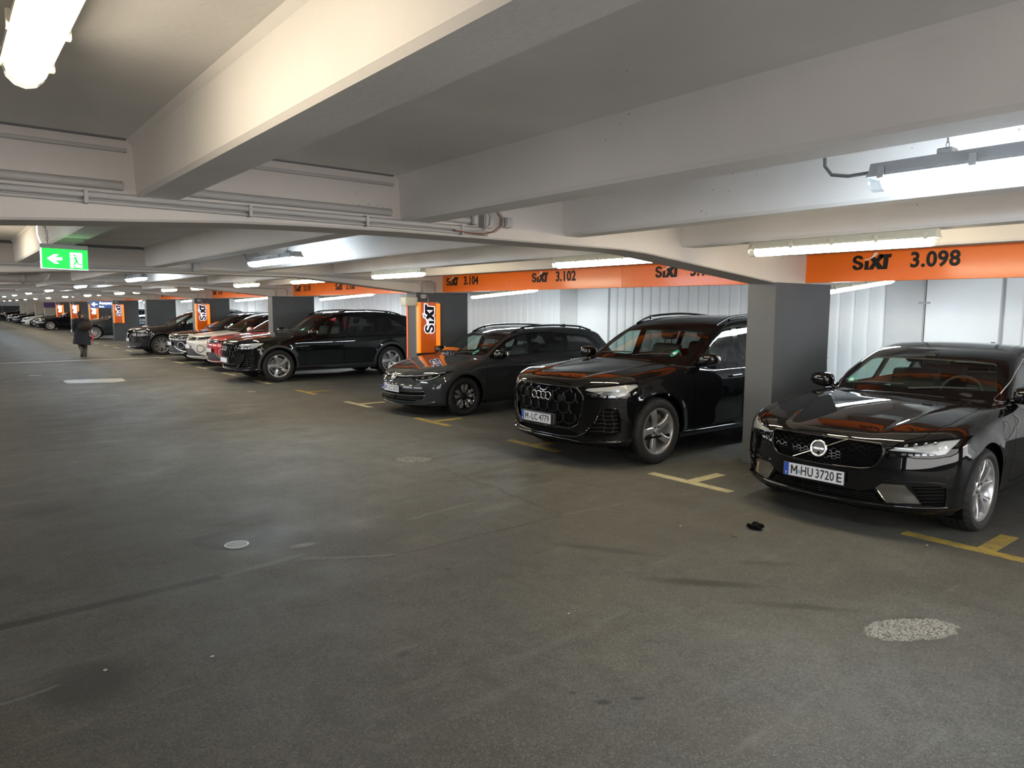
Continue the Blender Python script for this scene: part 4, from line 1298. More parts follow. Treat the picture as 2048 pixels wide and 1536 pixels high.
# ---------------------------------------------------------------- wheels
def wheel_parts(design, R, rr, w):
    """meshes with the outer face at -y and the axle at the origin"""
    out = {}
    nseg = 120
    prof = [(rr - 0.004, -w / 2 + 0.018), (rr + 0.010, -w / 2 + 0.004), (rr + (R - rr) * 0.35, -w / 2 - 0.008), (rr + (R - rr) * 0.7, -w / 2 - 0.004), (R - 0.016, -w / 2 + 0.010), (R - 0.004, -w / 2 + 0.028)]
    tread = []
    gro = [-w * 0.26, -w * 0.09, w * 0.09, w * 0.26]
    for g in gro:
        tread += [(R, g - 0.006), (R - 0.008, g - 0.004), (R - 0.008, g + 0.004), (R, g + 0.006)]
    prof2 = prof + tread + [(p[0], -p[1]) for p in reversed(prof)]
    k0, k1 = len(prof) - 2, len(prof2) - len(prof) + 1
    def rmod(i, j, r):
        if k0 <= j <= k1 and r > R - 0.02:
            ph = (i + (0 if j < len(prof) + 5 else 2)) % 4
            if ph == 0 and (j <= len(prof) or j >= k1 - 1): return r - 0.007
        return r
    out['wheel'] = (MB().lathe(prof2, nseg, 'y', rmod=rmod), M_TYRE, 0.6)
    f0 = -w / 2 + 0.012
    rimp = [(rr - 0.03, w / 2 - 0.02), (rr - 0.035, f0 + 0.05), (rr - 0.022, f0 + 0.012), (rr - 0.010, f0 - 0.002), (rr + 0.006, f0 - 0.004), (rr + 0.010, f0 + 0.01)]
    mb = MB().lathe(rimp, 64, 'y')
    sm = MB()
    def spoke(path, mbt, th=0.028):
        """path: list of (radius, angle, half width, face y)"""
        vs, fs = [], []
        for (r, a, hw, fy) in path:
            rad = Vector((math.cos(a), 0, math.sin(a))); tan = Vector((-math.sin(a), 0, math.cos(a)))
            c = rad * r
            for (s, d) in ((-1.0, th), (-1.0, 0.007), (-0.72, 0.0), (0.72, 0.0), (1.0, 0.007), (1.0, th)):
                p = c + tan * (hw * s); vs.append((p.x, fy + d, p.z))
        n = len(path)
        for i in range(n - 1):
            for j in range(5):
                fs.append((i * 6 + j, i * 6 + j + 1, (i + 1) * 6 + j + 1, (i + 1) * 6 + j))
            fs.append((i * 6 + 5, i * 6, (i + 1) * 6, (i + 1) * 6 + 5))
        fs += [tuple(range(6)), tuple(range(n * 6 - 1, n * 6 - 7, -1))]
        mbt.add(vs, fs)
    ro = rr - 0.014
    dark = False
    if design == 'five':            # five broad faceted arms
        for i in range(5):
            a = 2 * PI * i / 5 + PI / 2 + 0.22
            spoke([(0.045, a, 0.040, f0 + 0.030), (0.09, a, 0.036, f0 + 0.024), (ro * 0.55, a + 0.02, 0.037, f0 + 0.012), (ro * 0.78, a + 0.07, 0.040, f0 + 0.004), (ro * 0.92, a + 0.12, 0.048, f0 + 0.002), (ro + 0.004, a + 0.15, 0.058, f0 + 0.004)], sm, 0.035)
    elif design == 'turbine':       # ten slim arms in five pairs
        for i in range(5):
            for d, q in ((0.20, 0.34), (-0.16, -0.30)):
                a = 2 * PI * i / 5 + PI / 2 + 0.1
                spoke([(0.05, a + d * 0.9, 0.017, f0 + 0.028), (0.11, a + d * 0.95, 0.014, f0 + 0.018), (ro * 0.7, a + (d + q) / 2, 0.012, f0 + 0.006), (ro + 0.004, a + q, 0.016, f0 + 0.003)], sm, 0.03)
    elif design == 'blades':        # dark wheel with ten bright machined blades
        dark = True
        bl = MB()
        for i in range(5):
            a = 2 * PI * i / 5 + PI / 2
            for s in (-1, 1):
                spoke([(0.05, a + s * 0.28, 0.030, f0 + 0.030), (0.10, a + s * 0.25, 0.032, f0 + 0.022), (ro * 0.7, a + s * 0.22, 0.036, f0 + 0.008), (ro + 0.002, a + s * 0.20, 0.040, f0 + 0.006)], sm, 0.03)
                spoke([(0.065, a + s * 0.26, 0.010, f0 + 0.0255), (0.11, a + s * 0.25, 0.019, f0 + 0.018), (ro * 0.62, a + s * 0.27, 0.030, f0 + 0.006), (ro * 0.86, a + s * 0.25, 0.030, f0 + 0.003), (ro * 0.97, a + s * 0.20, 0.016, f0 + 0.002)], bl, 0.006)
        out['spoke_face'] = (bl, M_ALLOY, 0.5)
    elif design == 'yspoke':        # five Y arms
        for i in range(5):
            a = 2 * PI * i / 5 + PI / 2
            spoke([(0.05, a, 0.026, f0 + 0.028), (0.10, a, 0.020, f0 + 0.020), (ro * 0.55, a, 0.016, f0 + 0.010)], sm, 0.03)
            for s in (-1, 1):
                spoke([(ro * 0.45, a + s * 0.04, 0.013, f0 + 0.013), (ro * 0.75, a + s * 0.17, 0.012, f0 + 0.006), (ro + 0.003, a + s * 0.30, 0.015, f0 + 0.003)], sm, 0.028)
                spoke([(0.06, a + s * 0.5, 0.010, f0 + 0.03), (ro * 0.6, a + s * 0.36, 0.009, f0 + 0.014), (ro + 0.002, a + s * 0.33, 0.010, f0 + 0.006)], sm, 0.02)
    else:                           # many thin arms
        for i in range(10):
            a = 2 * PI * i / 10
            for s in (-1, 1):
                spoke([(0.05, a + s * 0.06, 0.010, f0 + 0.028), (ro * 0.6, a + s * 0.07, 0.009, f0 + 0.010), (ro + 0.003, a + s * 0.13, 0.011, f0 + 0.003)], sm, 0.026)
    sm.lathe([(0.075, f0 + 0.06), (0.075, f0 + 0.032), (0.064, f0 + 0.026), (0.035, f0 + 0.028), (0.0, f0 + 0.028)], 28, 'y')
    mb.add(sm.v, sm.f)
    out['rim'] = (mb, M_ALLOY_D if dark else M_ALLOY, 0.45)
    out['brake_disc'] = (MB().lathe([(0.05, f0 + 0.075), (rr * 0.76, f0 + 0.075), (rr * 0.76, f0 + 0.10)], 40, 'y'), M_DISC, 0.5)
    out['wheel_back'] = (MB().lathe([(0.0, f0 + 0.13), (rr - 0.03, f0 + 0.13)], 32, 'y'), M_SHELL, None)
    out['hub_cap'] = (MB().lathe([(0.033, f0 + 0.03), (0.033, f0 + 0.018), (0.027, f0 + 0.014), (0.0, f0 + 0.013)], 24, 'y'), M_ALLOY_D if dark else M_ALLOY, 0.5)
    out['lug_bolt'] = [(MB().lathe([(0.0, f0 + 0.020), (0.010, f0 + 0.020), (0.012, f0 + 0.032)], 8, 'y', (0.052 * math.cos(a), 0, 0.052 * math.sin(a))), M_PLATEBLK, None) for a in [2 * PI * i / 5 + PI / 2 + 0.63 for i in range(5)]]
    return out

def add_wheels(root, design, R, rr, w, wb, half):
    parts = wheel_parts(design, R, rr, w)
    protos = []
    for x in (0.0, wb):
        for s in (-1, 1):
            if not protos:
                mb, m, sm = parts['wheel']
                t = obj('wheel', mb, m, root, sm)
                for nm in parts:
                    if nm == 'wheel': continue
                    for (mb, m, sm) in (parts[nm] if isinstance(parts[nm], list) else [parts[nm]]):
                        obj(nm, mb, m, t, sm)
                protos.append(t)
            else:
                t = copy_tree(protos[0], root)
            t.location = (x, s * (half - w / 2), R - 0.004)
            t.rotation_euler = (0, 0, 0 if s < 0 else PI)

# ---------------------------------------------------------------- number plate (right = -y seen from the front)
def number_plate(root, x, z, groups, blank=False, tilt=0.0, y=0.0, seal=0.135):
    t = obj('number_plate', MB().bbox(-0.006, 0.004, -0.26, 0.26, -0.055, 0.055, 0.002), M_PLATE, root)
    t.location = (x, y, z)
    t.rotation_euler = (0, tilt, 0)
    fr = MB()
    for (a, b_, c, d) in ((-0.262, 0.262, 0.0535, 0.057), (-0.262, 0.262, -0.057, -0.0535), (-0.262, -0.2585, -0.057, 0.057), (0.2585, 0.262, -0.057, 0.057)):
        fr.box(-0.0075, 0.004, a, b_, c, d)
    obj('plate_rim', fr, M_PLATEBLK, t)
    obj('euro_band', MB().box(-0.0072, -0.003, 0.214, 0.257, -0.052, 0.052), M_PLATEBLUE, t)
    if not blank:
        put_text('country_letter', text_fit('D', 0.014, 0.020, 0.01, 0.0008), M_PLATE, t, (-0.0070, 0.2425, -0.042), (0, -1, 0), (0, 0, 1))
        for (s, y0, w) in groups:
            if s == 'M':
                h, k = 0.074, 0.0115
                pm = [[(0, 0), (k, 0), (k, h), (0, h)], [(w - k, 0), (w, 0), (w, h), (w - k, h)], [(0, h), (k * 1.1, h), (w / 2 + k * 0.5, h * 0.32), (w / 2 - k * 0.5, h * 0.32)], [(w, h), (w - k * 1.1, h), (w / 2 - k * 0.5, h * 0.32), (w / 2 + k * 0.5, h * 0.32)]]
                put_text('plate_text', poly_mesh(pm, 0.0012), M_PLATEBLK, t, (-0.0062, y0, -0.037), (0, -1, 0), (0, 0, 1))
                continue
            put_text('plate_text', text_fit(s, w, 0.076, 0.014, 0.0012, 1.05), M_PLATEBLK, t, (-0.0062, y0, -0.037), (0, -1, 0), (0, 0, 1))
    sl = MB()
    sl.lathe([(0.0, -0.0075), (0.0165, -0.0072), (0.017, -0.006)], 18, 'x', (0, seal, -0.012))
    obj('plate_seal', sl, M_SEAL, t)
    return t
# ================================================================ CARS
def make_F(sp):
    wp, belt, sill, hood = pchip(sp['wp']), pchip(sp['belt']), pchip(sp['sill']), pchip(sp['hood'])
    sec, crown, nose, tail = pchip(sp['sec']), pchip(sp['crown']), pchip(sp['nose']), pchip(sp['tail'])
    kk = pchip(sp['shoulder_r'])
    pa, pb = sp['plan']; ra, rb = sp['rplan']
    wb, Ra, fla = sp['wb'], sp['arch_r'], sp.get('flare', 0.012)
    zc = sp['R']
    cre = sp.get('hood_crease')
    def F(P):
        x, y, z = P[:, 0], P[:, 1], P[:, 2]
        ay = np.abs(y)
        zb, zs = belt(x), sill(x)
        t = (z - zs) / (zb - zs)
        W = wp(x) + sec(t)
        for xc in (0.0, wb):
            r = np.hypot(x - xc, z - zc)
            W = W + fla * (1 - sstep(r, Ra + 0.015, Ra + 0.13))
        s = ay - W
        H = hood(x) - crown(x) * ay ** 2
        if cre:
            y0 = cre[0] + cre[1] * (x + 0.8)
            H = H + cre[2] * (1 - sstep(x, 0.3, 0.8)) * (1 / (1 + np.exp(-np.clip((ay - y0) / 0.014, -40, 40))) - (ay > 5)) * np.clip((x + 0.85) * 2.5, 0, 1)
        hs = (hood(x + 0.02) - hood(x - 0.02)) / 0.04
        tt = (z - H) / np.sqrt(1 + hs ** 2)
        N = nose(z) + pa * ay ** 2 + pb * ay ** 6
        f = (N - x) / np.sqrt(1 + (2 * pa * ay + 6 * pb * ay ** 5) ** 2)
        R_ = tail(z) - ra * ay ** 2 - rb * ay ** 6
        b = (x - R_) / np.sqrt(1 + (2 * ra * ay + 6 * rb * ay ** 5) ** 2)
        o = smax(s, tt, kk(x))
        o = smax(o, f, sp.get('nose_k', 0.07))
        o = smax(o, b, 0.08)
        return smax(o, sp['zbot'] - z, 0.04)
    rl, wg, gb = pchip(sp['roof']), pchip(sp['wg']), belt
    tum, cr = sp['tum'], sp['roof_crown']
    xf, xr, sf, sr = sp['roof'][0][0], sp['roof'][-1][0], sp['wbow'][0], sp['wbow'][1]
    def G(P):
        x, y, z = P[:, 0], P[:, 1], P[:, 2]
        ay = np.abs(y)
        dz = z - gb(x)
        s = (ay - (wg(x) - tum * dz - 0.06 * np.maximum(dz, 0) ** 2)) / math.sqrt(1 + tum * tum)
        u = np.clip((x - xf) / (xr - xf), 0, 1)
        sh = sf * (1 - sstep(u, 0.25, 0.55)) - sr * sstep(u, 0.55, 0.85)
        xe = x - sh * ay ** 2
        sl = (rl(xe + 0.02) - rl(xe - 0.02)) / 0.04
        t = (z - rl(xe) + cr * ay ** 2) / np.sqrt(1 + sl ** 2)
        o = smax(s, t, sp.get('gk', 0.07))
        return np.maximum(o, (gb(x) - 0.12) - z)
    return F, G

def superell(mb, c, r, e=2.6, nu=20, nv=12, taper=(0, 0)):
    o = len(mb.v)
    sg = lambda v, p: math.copysign(abs(v) ** p, v)
    for j in range(nv + 1):
        ph = -PI / 2 + PI * j / nv
        for i in range(nu):
            th = 2 * PI * i / nu
            x = sg(math.cos(ph), 2 / e) * sg(math.cos(th), 2 / e); y = sg(math.cos(ph), 2 / e) * sg(math.sin(th), 2 / e); z = sg(math.sin(ph), 2 / e)
            k = 1 + taper[0] * y
            mb.v.append((c[0] + r[0] * x * k, c[1] + r[1] * y, c[2] + r[2] * z * k + taper[1] * y * r[2]))
    for j in range(nv):
        for i in range(nu):
            mb.f.append((o + j * nu + i, o + j * nu + (i + 1) % nu, o + (j + 1) * nu + (i + 1) % nu, o + (j + 1) * nu + i)); mb.m.append(0)
    return mb

def seat_mesh(head_h=0.20):
    mb = MB()
    mb.bbox(-0.25, 0.25, -0.25, 0.25, -0.22, -0.06, 0.05)
    n0 = len(mb.v)
    mb.bbox(-0.06, 0.06, -0.24, 0.24, -0.10, 0.44, 0.05)
    mb.bbox(-0.05, 0.05, -0.13, 0.13, 0.50, 0.50 + head_h, 0.045)
    for s in (-0.06, 0.06): mb.tube([(0, s, 0.42), (0, s, 0.54)], 0.008, 6)
    for i in range(n0, len(mb.v)):
        x, y, z = mb.v[i]
        mb.v[i] = (x + 0.22 + 0.25 * z, y, z)
    return mb

def build_car(name, label, sp, loc, paint, group=None):
    F, G = make_F(sp)
    root = thing(name, label, 'car', (loc[0], loc[1], 0), 0, group)
    res = sp.get('res', 0.042)
    x0, x1 = sp['box']
    W = max(p[1] for p in sp['wp']) + 0.05
    zt = max(p[1] for p in sp['hood']) + 0.08
    S = Surf(F, ((x0, -W, sp['zbot'] - 0.02), (x1, W, zt)), ((x0 + 0.75, -0.3, 0.50), (x1 - 0.65, 0.3, 0.58)), res)
    wb, Ra, Rw = sp['wb'], sp['arch_r'], sp['R']
    belt, sill = pchip(sp['belt']), pchip(sp['sill'])
    S.retag(lambda c, n: n[:, 2] < -0.75, 'underbody')
    cx0, cx1 = sp['cabin']
    wgf = pchip(sp['wg'])
    S.retag(lambda c, n: (n[:, 2] > 0.8) & (c[:, 0] > cx0) & (c[:, 0] < cx1) & (np.abs(c[:, 1]) < wgf(c[:, 0]) - 0.03), 'dashboard_deck')
    # ---- wheel arches and cladding, doors, per side
    fd, rd = sp['door_f'], sp.get('door_r')
    for s in (-1, 1):
        P = []
        if sp.get('clad'):
            cw = sp['clad']
            for xc in (0, wb): P.append((circ(xc, Rw, Ra + cw, 40), 'arch_trim%d_%d' % (xc > 0, s)))
            zs = float(sill(1.0))
            P.append(([(-0.2, 0.0), (wb + 0.2, 0.0), (wb + 0.2, zs + sp['skirt']), (-0.2, zs + sp['skirt'])], 'side_skirt_%d' % s))
        def dpoly(a, b, c, d, ins=0.0):
            top = [(a + (b - a) * i / 8, float(belt(a + (b - a) * i / 8)) + 0.004 - ins) for i in range(9)]
            pts = [(a + ins + (0 if i else 0), z) if i == 0 else ((b - ins, z) if i == 8 else (x, z)) for i, (x, z) in enumerate(top)]
            zb_ = float(sill(1.0)) + sp['door_z']
            return pts + [(d - ins, zb_ + 0.06), (d - 0.05 - ins, zb_ + ins), (c + 0.04 + ins, zb_ + ins), (c + ins, zb_ + 0.05)]
        P.append((dpoly(*fd), 'gap')); P.append((dpoly(*fd, 0.006), 'door_front_%d' % s))
        if rd:
            a, b, c, d = rd
            q = dpoly(a, b, c, d)
            P.append((q, 'gap'))
            P.append((dpoly(a, b, c, d, 0.006), 'door_rear_%d' % s))
            P.append((circ(wb, Rw, Ra + (sp.get('clad') or 0.02) + 0.004, 40), 'body' if not sp.get('clad') else 'arch_trim1_%d' % s))
        for xc in (0, wb): P.append((circ(xc, Rw, Ra, 40), 'hole'))
        if sp.get('flap') and s < 0:
            fx, fz, fr = sp['flap']
            P.append((circ(fx, fz, fr + 0.004, 24), 'gap')); P.append((circ(fx, fz, fr, 24), 'charge_flap'))
        S.imprint('side', s, P, {'body', 'underbody'}, thr=0.16)
    # ---- bonnet
    hp = sp['bonnet']
    if hp:
        h1 = sym([(p[1], p[0]) for p in hp])
        o1 = [(b, a) for (a, b) in h1]
        o2 = grow_poly(o1, -0.006)
        S.imprint('top', 1, [(o1, 'gap'), (o2, 'bonnet')], {'body'}, thr=0.12)
        # dark scuttle behind the bonnet
        a, b = hp[-1][0] + 0.012, hp[-1][0] + sp.get('scuttle', 0.16)
        yy = hp[-1][1] * 0.93
        S.retag(lambda c, n: (c[:, 0] > a - 0.02) & (c[:, 0] < cx0 + 0.25) & (n[:, 2] > 0.6) & (np.abs(c[:, 1]) < yy), 'scuttle')
    fr = sp['front'](S, root, paint)
    # ---- objects of the lower body
    S.make('body', ['body'], paint, root)
    if hp: S.make('bonnet', ['bonnet'], paint, root)
    S.make('underbody', ['underbody'], M_SHELL, root)
    S.make('dashboard_deck', ['dashboard_deck'], M_CABIN, root)
    S.make('scuttle', ['scuttle'], M_MATTBLK, root)
    if sp.get('clad'):
        for s in (-1, 1):
            for q in (0, 1): S.make('arch_trim', ['arch_trim%d_%d' % (q, s)], sp.get('clad_mat', M_MATTBLK), root)
            S.make('side_skirt', ['side_skirt_%d' % s], sp.get('clad_mat', M_MATTBLK), root)
    S.make('charge_flap', ['charge_flap'], paint, root)
    doors = {}
    for s in (-1, 1):
        doors[('f', s)] = S.make('front_door', ['door_front_%d' % s], paint, root)
        if rd: doors[('r', s)] = S.make('rear_door', ['door_rear_%d' % s], paint, root)
    S.liner(root, M_SHELL, lambda c: ((np.hypot(c[:, 0], c[:, 2] - Rw) < Ra + 0.05) | (np.hypot(c[:, 0] - wb, c[:, 2] - Rw) < Ra + 0.05)) & (np.abs(c[:, 1]) > 0.45) | ((c[:, 2] > zt - 0.2) & (c[:, 0] > cx0 - .1) & (c[:, 0] < cx1 + .1)))
    for xc in (0, wb):
        for s in (-1, 1):
            y1 = W - 0.09
            obj('wheel_well', MB().lathe([(0.02, s * (y1 - 0.42)), (Ra - 0.005, s * (y1 - 0.42)), (Ra - 0.005, s * y1)], 28, 'y', (xc, 0, Rw), a0=-0.55, a1=PI + 0.55), M_SHELL, root, 0.6)
    for dk, d in doors.items():
        if d is None: continue
        s = dk[1]
        xh = (fd[1] - 0.16) if dk[0] == 'f' else (rd[1] - 0.15)
        zh = sp['handle_z'] + (0.012 if dk[0] == 'r' else 0)
        hb = S.bar('side', s, [(xh - 0.11, zh), (xh + 0.09, zh + 0.006)], 0.013, 0.028, 8, 0.02)
        for q in (-0.10, 0.08): S.bar('side', s, [(xh + q, zh), (xh + q + 0.012, zh)], 0.012, 0.012, 6, 0.01, mb=hb)
        obj('door_handle', hb, sp.get('handle_mat', paint), d, 0.9)
    # ---- greenhouse
    gx0, gx1 = sp['gbox']
    zr = max(p[1] for p in sp['roof'])
    zlo = min(float(belt(gx0 + .2)), float(belt(gx1 - .2))) - 0.06
    wg_ = max(p[1] for p in sp['wg']) + 0.02
    SG = Surf(G, ((gx0, -wg_, zlo), (gx1, wg_, zr + 0.02)), ((gx0 + 0.8, -0.25, zlo + 0.02), (gx1 - 0.8, 0.25, zlo + 0.12)), res)
    SG.retag(lambda c, n: n[:, 2] < -0.5, 'floor_pan')
    for s in (-1, 1):
        P = [(sp['dlo'], 'window_trim_%d' % s)]
        for i, (poly, kind, part) in enumerate(sp['wins']):
            P.append((poly, 'win_%d_%d' % (i, s)))
        SG.imprint('side', s, P, {'body'}, thr=0.12)
    wsp = sp['ws']
    o1 = sym([(p[0], p[1]) for p in wsp]); o2 = grow_poly(o1, -0.035)
    SG.imprint('front', -1, [(o1, 'frit'), (o2, 'windscreen')], {'body'}, thr=0.06, xspan=1.7)
    rw = sp['rearwin']
    if rw:
        o1 = sym(rw)
        SG.imprint('front', 1, [(o1, 'rear_window')], {'body'}, thr=0.06, xspan=1.3)
    rf = SG.make('roof', ['body'], sp.get('roof_paint') or paint, root)
    SG.make('headliner', ['body', 'window_trim_-1', 'window_trim_1', 'frit'], M_LINER if sp.get('liner_pale', True) else M_CABIN, rf, offset=-0.022)
    for s in (-1, 1): SG.make('window_trim', ['window_trim_%d' % s], M_GLOSSBLK, root)
    SG.make('windscreen_border', ['frit'], M_GLOSSBLK, root)
    ws = SG.make('windscreen', ['windscreen'], M_WSHIELD, root)
    SG.make('rear_window', ['rear_window'], M_DARKGLASS, root)
    for s in (-1, 1):
        for i, (poly, kind, part) in enumerate(sp['wins']):
            d = doors.get((part, s))
            SG.make('window_glass', ['win_%d_%d' % (i, s)], M_SIDEGLASS if kind == 'clear' else M_DARKGLASS, d or root)
    # ---- chrome / dark line round the windows
    if sp.get('dlo_bar'):
        for s in (-1, 1):
            obj('window_line', SG.bar('side', s, sp['dlo'], 0.006, 0.001, 6, 0.04, closed=True), sp['dlo_bar'], root, 1.0)
    # ---- wipers, sticker, mirror, rails
    zc = wsp[-1][1]
    wm = MB()
    for (a, b) in ((0.62, 0.04), (-0.02, -0.55)):
        SG.bar('front', -1, [(a, zc + 0.018), ((a + b) / 2, zc + 0.045), (b, zc + 0.05)], 0.009, 0.012, 6, 0.05, mb=wm)
    obj('wiper', wm, M_MATTBLK, root, 0.9)
    if sp.get('sticker'):
        y, z = sp['sticker']
        st = obj('emission_sticker', SG.patch('front', -1, circ(y, z, 0.036, 20), 0.001, 0.02, 0.001), M_GREENDOT, root)
        obj('sticker_band', SG.patch('front', -1, [(y - 0.022, z - 0.012), (y + 0.022, z - 0.012), (y + 0.022, z + 0.010), (y - 0.022, z + 0.010)], 0.002, 0.02, 0.001), M_PLATE, st)
    mx, my, mz = sp['mirror']
    for s in (-1, 1):
        m_ = obj('door_mirror', superell(MB(), (mx, s * (my + 0.095), mz), (0.095, 0.112, 0.075), 2.8, 24, 14, (0.12 * -s, 0.10 * s)), sp.get('mirror_mat', paint), root, 1.2)
        obj('mirror_arm', MB().tube([(mx + 0.03, s * (my - 0.09), mz - 0.07), (mx + 0.01, s * (my + 0.01), mz - 0.055), (mx, s * (my + 0.07), mz - 0.035)], [0.032, 0.026, 0.022], 8, flat=0.8), M_GLOSSBLK, m_, 1.0)
        obj('mirror_glass', superell(MB(), (mx + 0.075, s * (my + 0.107), mz), (0.022, 0.105, 0.058), 3.0, 20, 10), M_CHROME, m_, 1.2)
        ind = MB(); ind.tube([(mx - 0.092, s * (my + 0.03), mz - 0.018), (mx - 0.088, s * (my + 0.12), mz - 0.012), (mx - 0.055, s * (my + 0.205), mz - 0.008)], 0.006, 6)
        obj('indicator_strip', ind, M_CHROME_D if sp.get('mirror_strip') else M_GLOSSBLK, m_, 1.0)
    if sp.get('rails'):
        (ra_, rb_, ry0, ry1) = sp['rails']
        for s in (-1, 1):
            n = 14
            pts = [(ra_ + (rb_ - ra_) * i / n, s * (ry0 + (ry1 - ry0) * i / n)) for i in range(n + 1)]
            P, N = SG.solve('top', 1, pts)
            q = []
            for i in range(n + 1):
                e = min(i, n - i) / 2.0
                q.append(tuple(P[i] + np.array([0, 0, 1]) * (0.004 + 0.034 * min(1, e))))
            mb = MB().tube(q, 0.016, 8)
            for i in (2, n - 2): mb.tube([tuple(P[i]), q[i]], 0.017, 6)
            obj('roof_rail', mb, sp.get('rail_mat', M_GLOSSBLK), root, 0.9)
    if sp.get('antenna'):
        ax = sp['antenna']
        P, N = SG.solve('top', 1, [(ax, 0.0)])
        z = P[0][2]
        obj('antenna_fin', MB().prism([(ax - 0.07, z - 0.006), (ax + 0.09, z - 0.02), (ax + 0.085, z + 0.055), (ax + 0.06, z + 0.055)], 'y', -0.018, 0.018), paint, root)
    # ---- cabin
    dx = sp['seat_x']; zb_ = float(belt(dx)); sz = sp.get('seat_z', zb_ - 0.28)
    for s in (-1, 1):
        st = obj('front_seat', seat_mesh(), M_SEAT, root, 0.8); st.location = (dx, s * 0.37, sz)
    rs = obj('rear_seat', seat_mesh(0.14), M_SEAT, root, 0.8); rs.location = (dx + 0.88, -0.4, sz)
    rs = obj('rear_seat', seat_mesh(0.14), M_SEAT, root, 0.8); rs.location = (dx + 0.88, 0.4, sz)
    sw = MB()
    c = []
    for i in range(25):
        a = 2 * PI * i / 24
        c.append((0.07 * math.sin(a), 0.185 * math.cos(a), 0.17 * math.sin(a)))
    sw.tube(c, 0.014, 8, False)
    for a in (0.1, PI - 0.1, -PI / 2): sw.tube([(0, 0, 0), (0.07 * math.sin(a), 0.18 * math.cos(a), 0.165 * math.sin(a))], 0.018, 6)
    sw.bbox(-0.03, 0.03, -0.07, 0.07, -0.05, 0.05, 0.02)
    o = obj('steering_wheel', sw, M_SEAT, root, 0.9); o.location = (dx - 0.56, -0.37, zb_ + 0.02)
    dash = MB()
    dash.bbox(dx - 0.92, dx - 0.60, -0.68, 0.68, zb_ - 0.25, zb_ + 0.015, 0.05)
    dash.bbox(dx - 0.80, dx - 0.60, -0.55, -0.20, zb_ - 0.1, zb_ + 0.065, 0.04)
    obj('dashboard', dash, M_CABIN, root, 0.8)
    zm = sp['roof_front'][1]
    mm = superell(MB(), (sp['roof_front'][0] + 0.10, 0, zm - 0.11), (0.018, 0.115, 0.032), 3.2, 20, 10)
    mm.bbox(sp['roof_front'][0] - 0.02, sp['roof_front'][0] + 0.12, -0.05, 0.05, zm - 0.09, zm - 0.02, 0.015)
    obj('rear_view_mirror', mm, M_SEAT, root, 0.9)
    add_wheels(root, sp['wheel'], Rw, sp['rim'], sp['tyre_w'], wb, sp['track_half'])
    return root, S, SG

# ---------------------------------------------------------------- front ends
def ring_obj(name, S, y, z, r, rt, mat, parent, lift=0.012, ny=(1.0, 1.0), n=40, c3=None):
    P, N = S.solve('front', -1, [(y, z)])
    p = P[0] if c3 is None else np.array(c3)
    nrm = Vector(N[0]); nrm.y = 0 if abs(y) < 0.02 else nrm.y
    nrm.normalize()
    right = Vector((0, 0, 1)).cross(nrm).normalized(); up = nrm.cross(right)
    c = Vector(p) + nrm * lift
    pts = [c + right * (r * math.cos(2 * PI * i / n)) + up * (r * math.sin(2 * PI * i / n)) for i in range(n)] 
    mb = MB().tube(pts + [pts[0]], rt, 10, False, flat=1.0)
    return obj(name, mb, mat, parent, 1.0), c, right, up, nrm

def lamp_unit(S, root, key, mat_bowl=M_LAMPBOWL, depth=0.03):
    a = S.make('headlamp', [key], M_LENS, root)
    return a

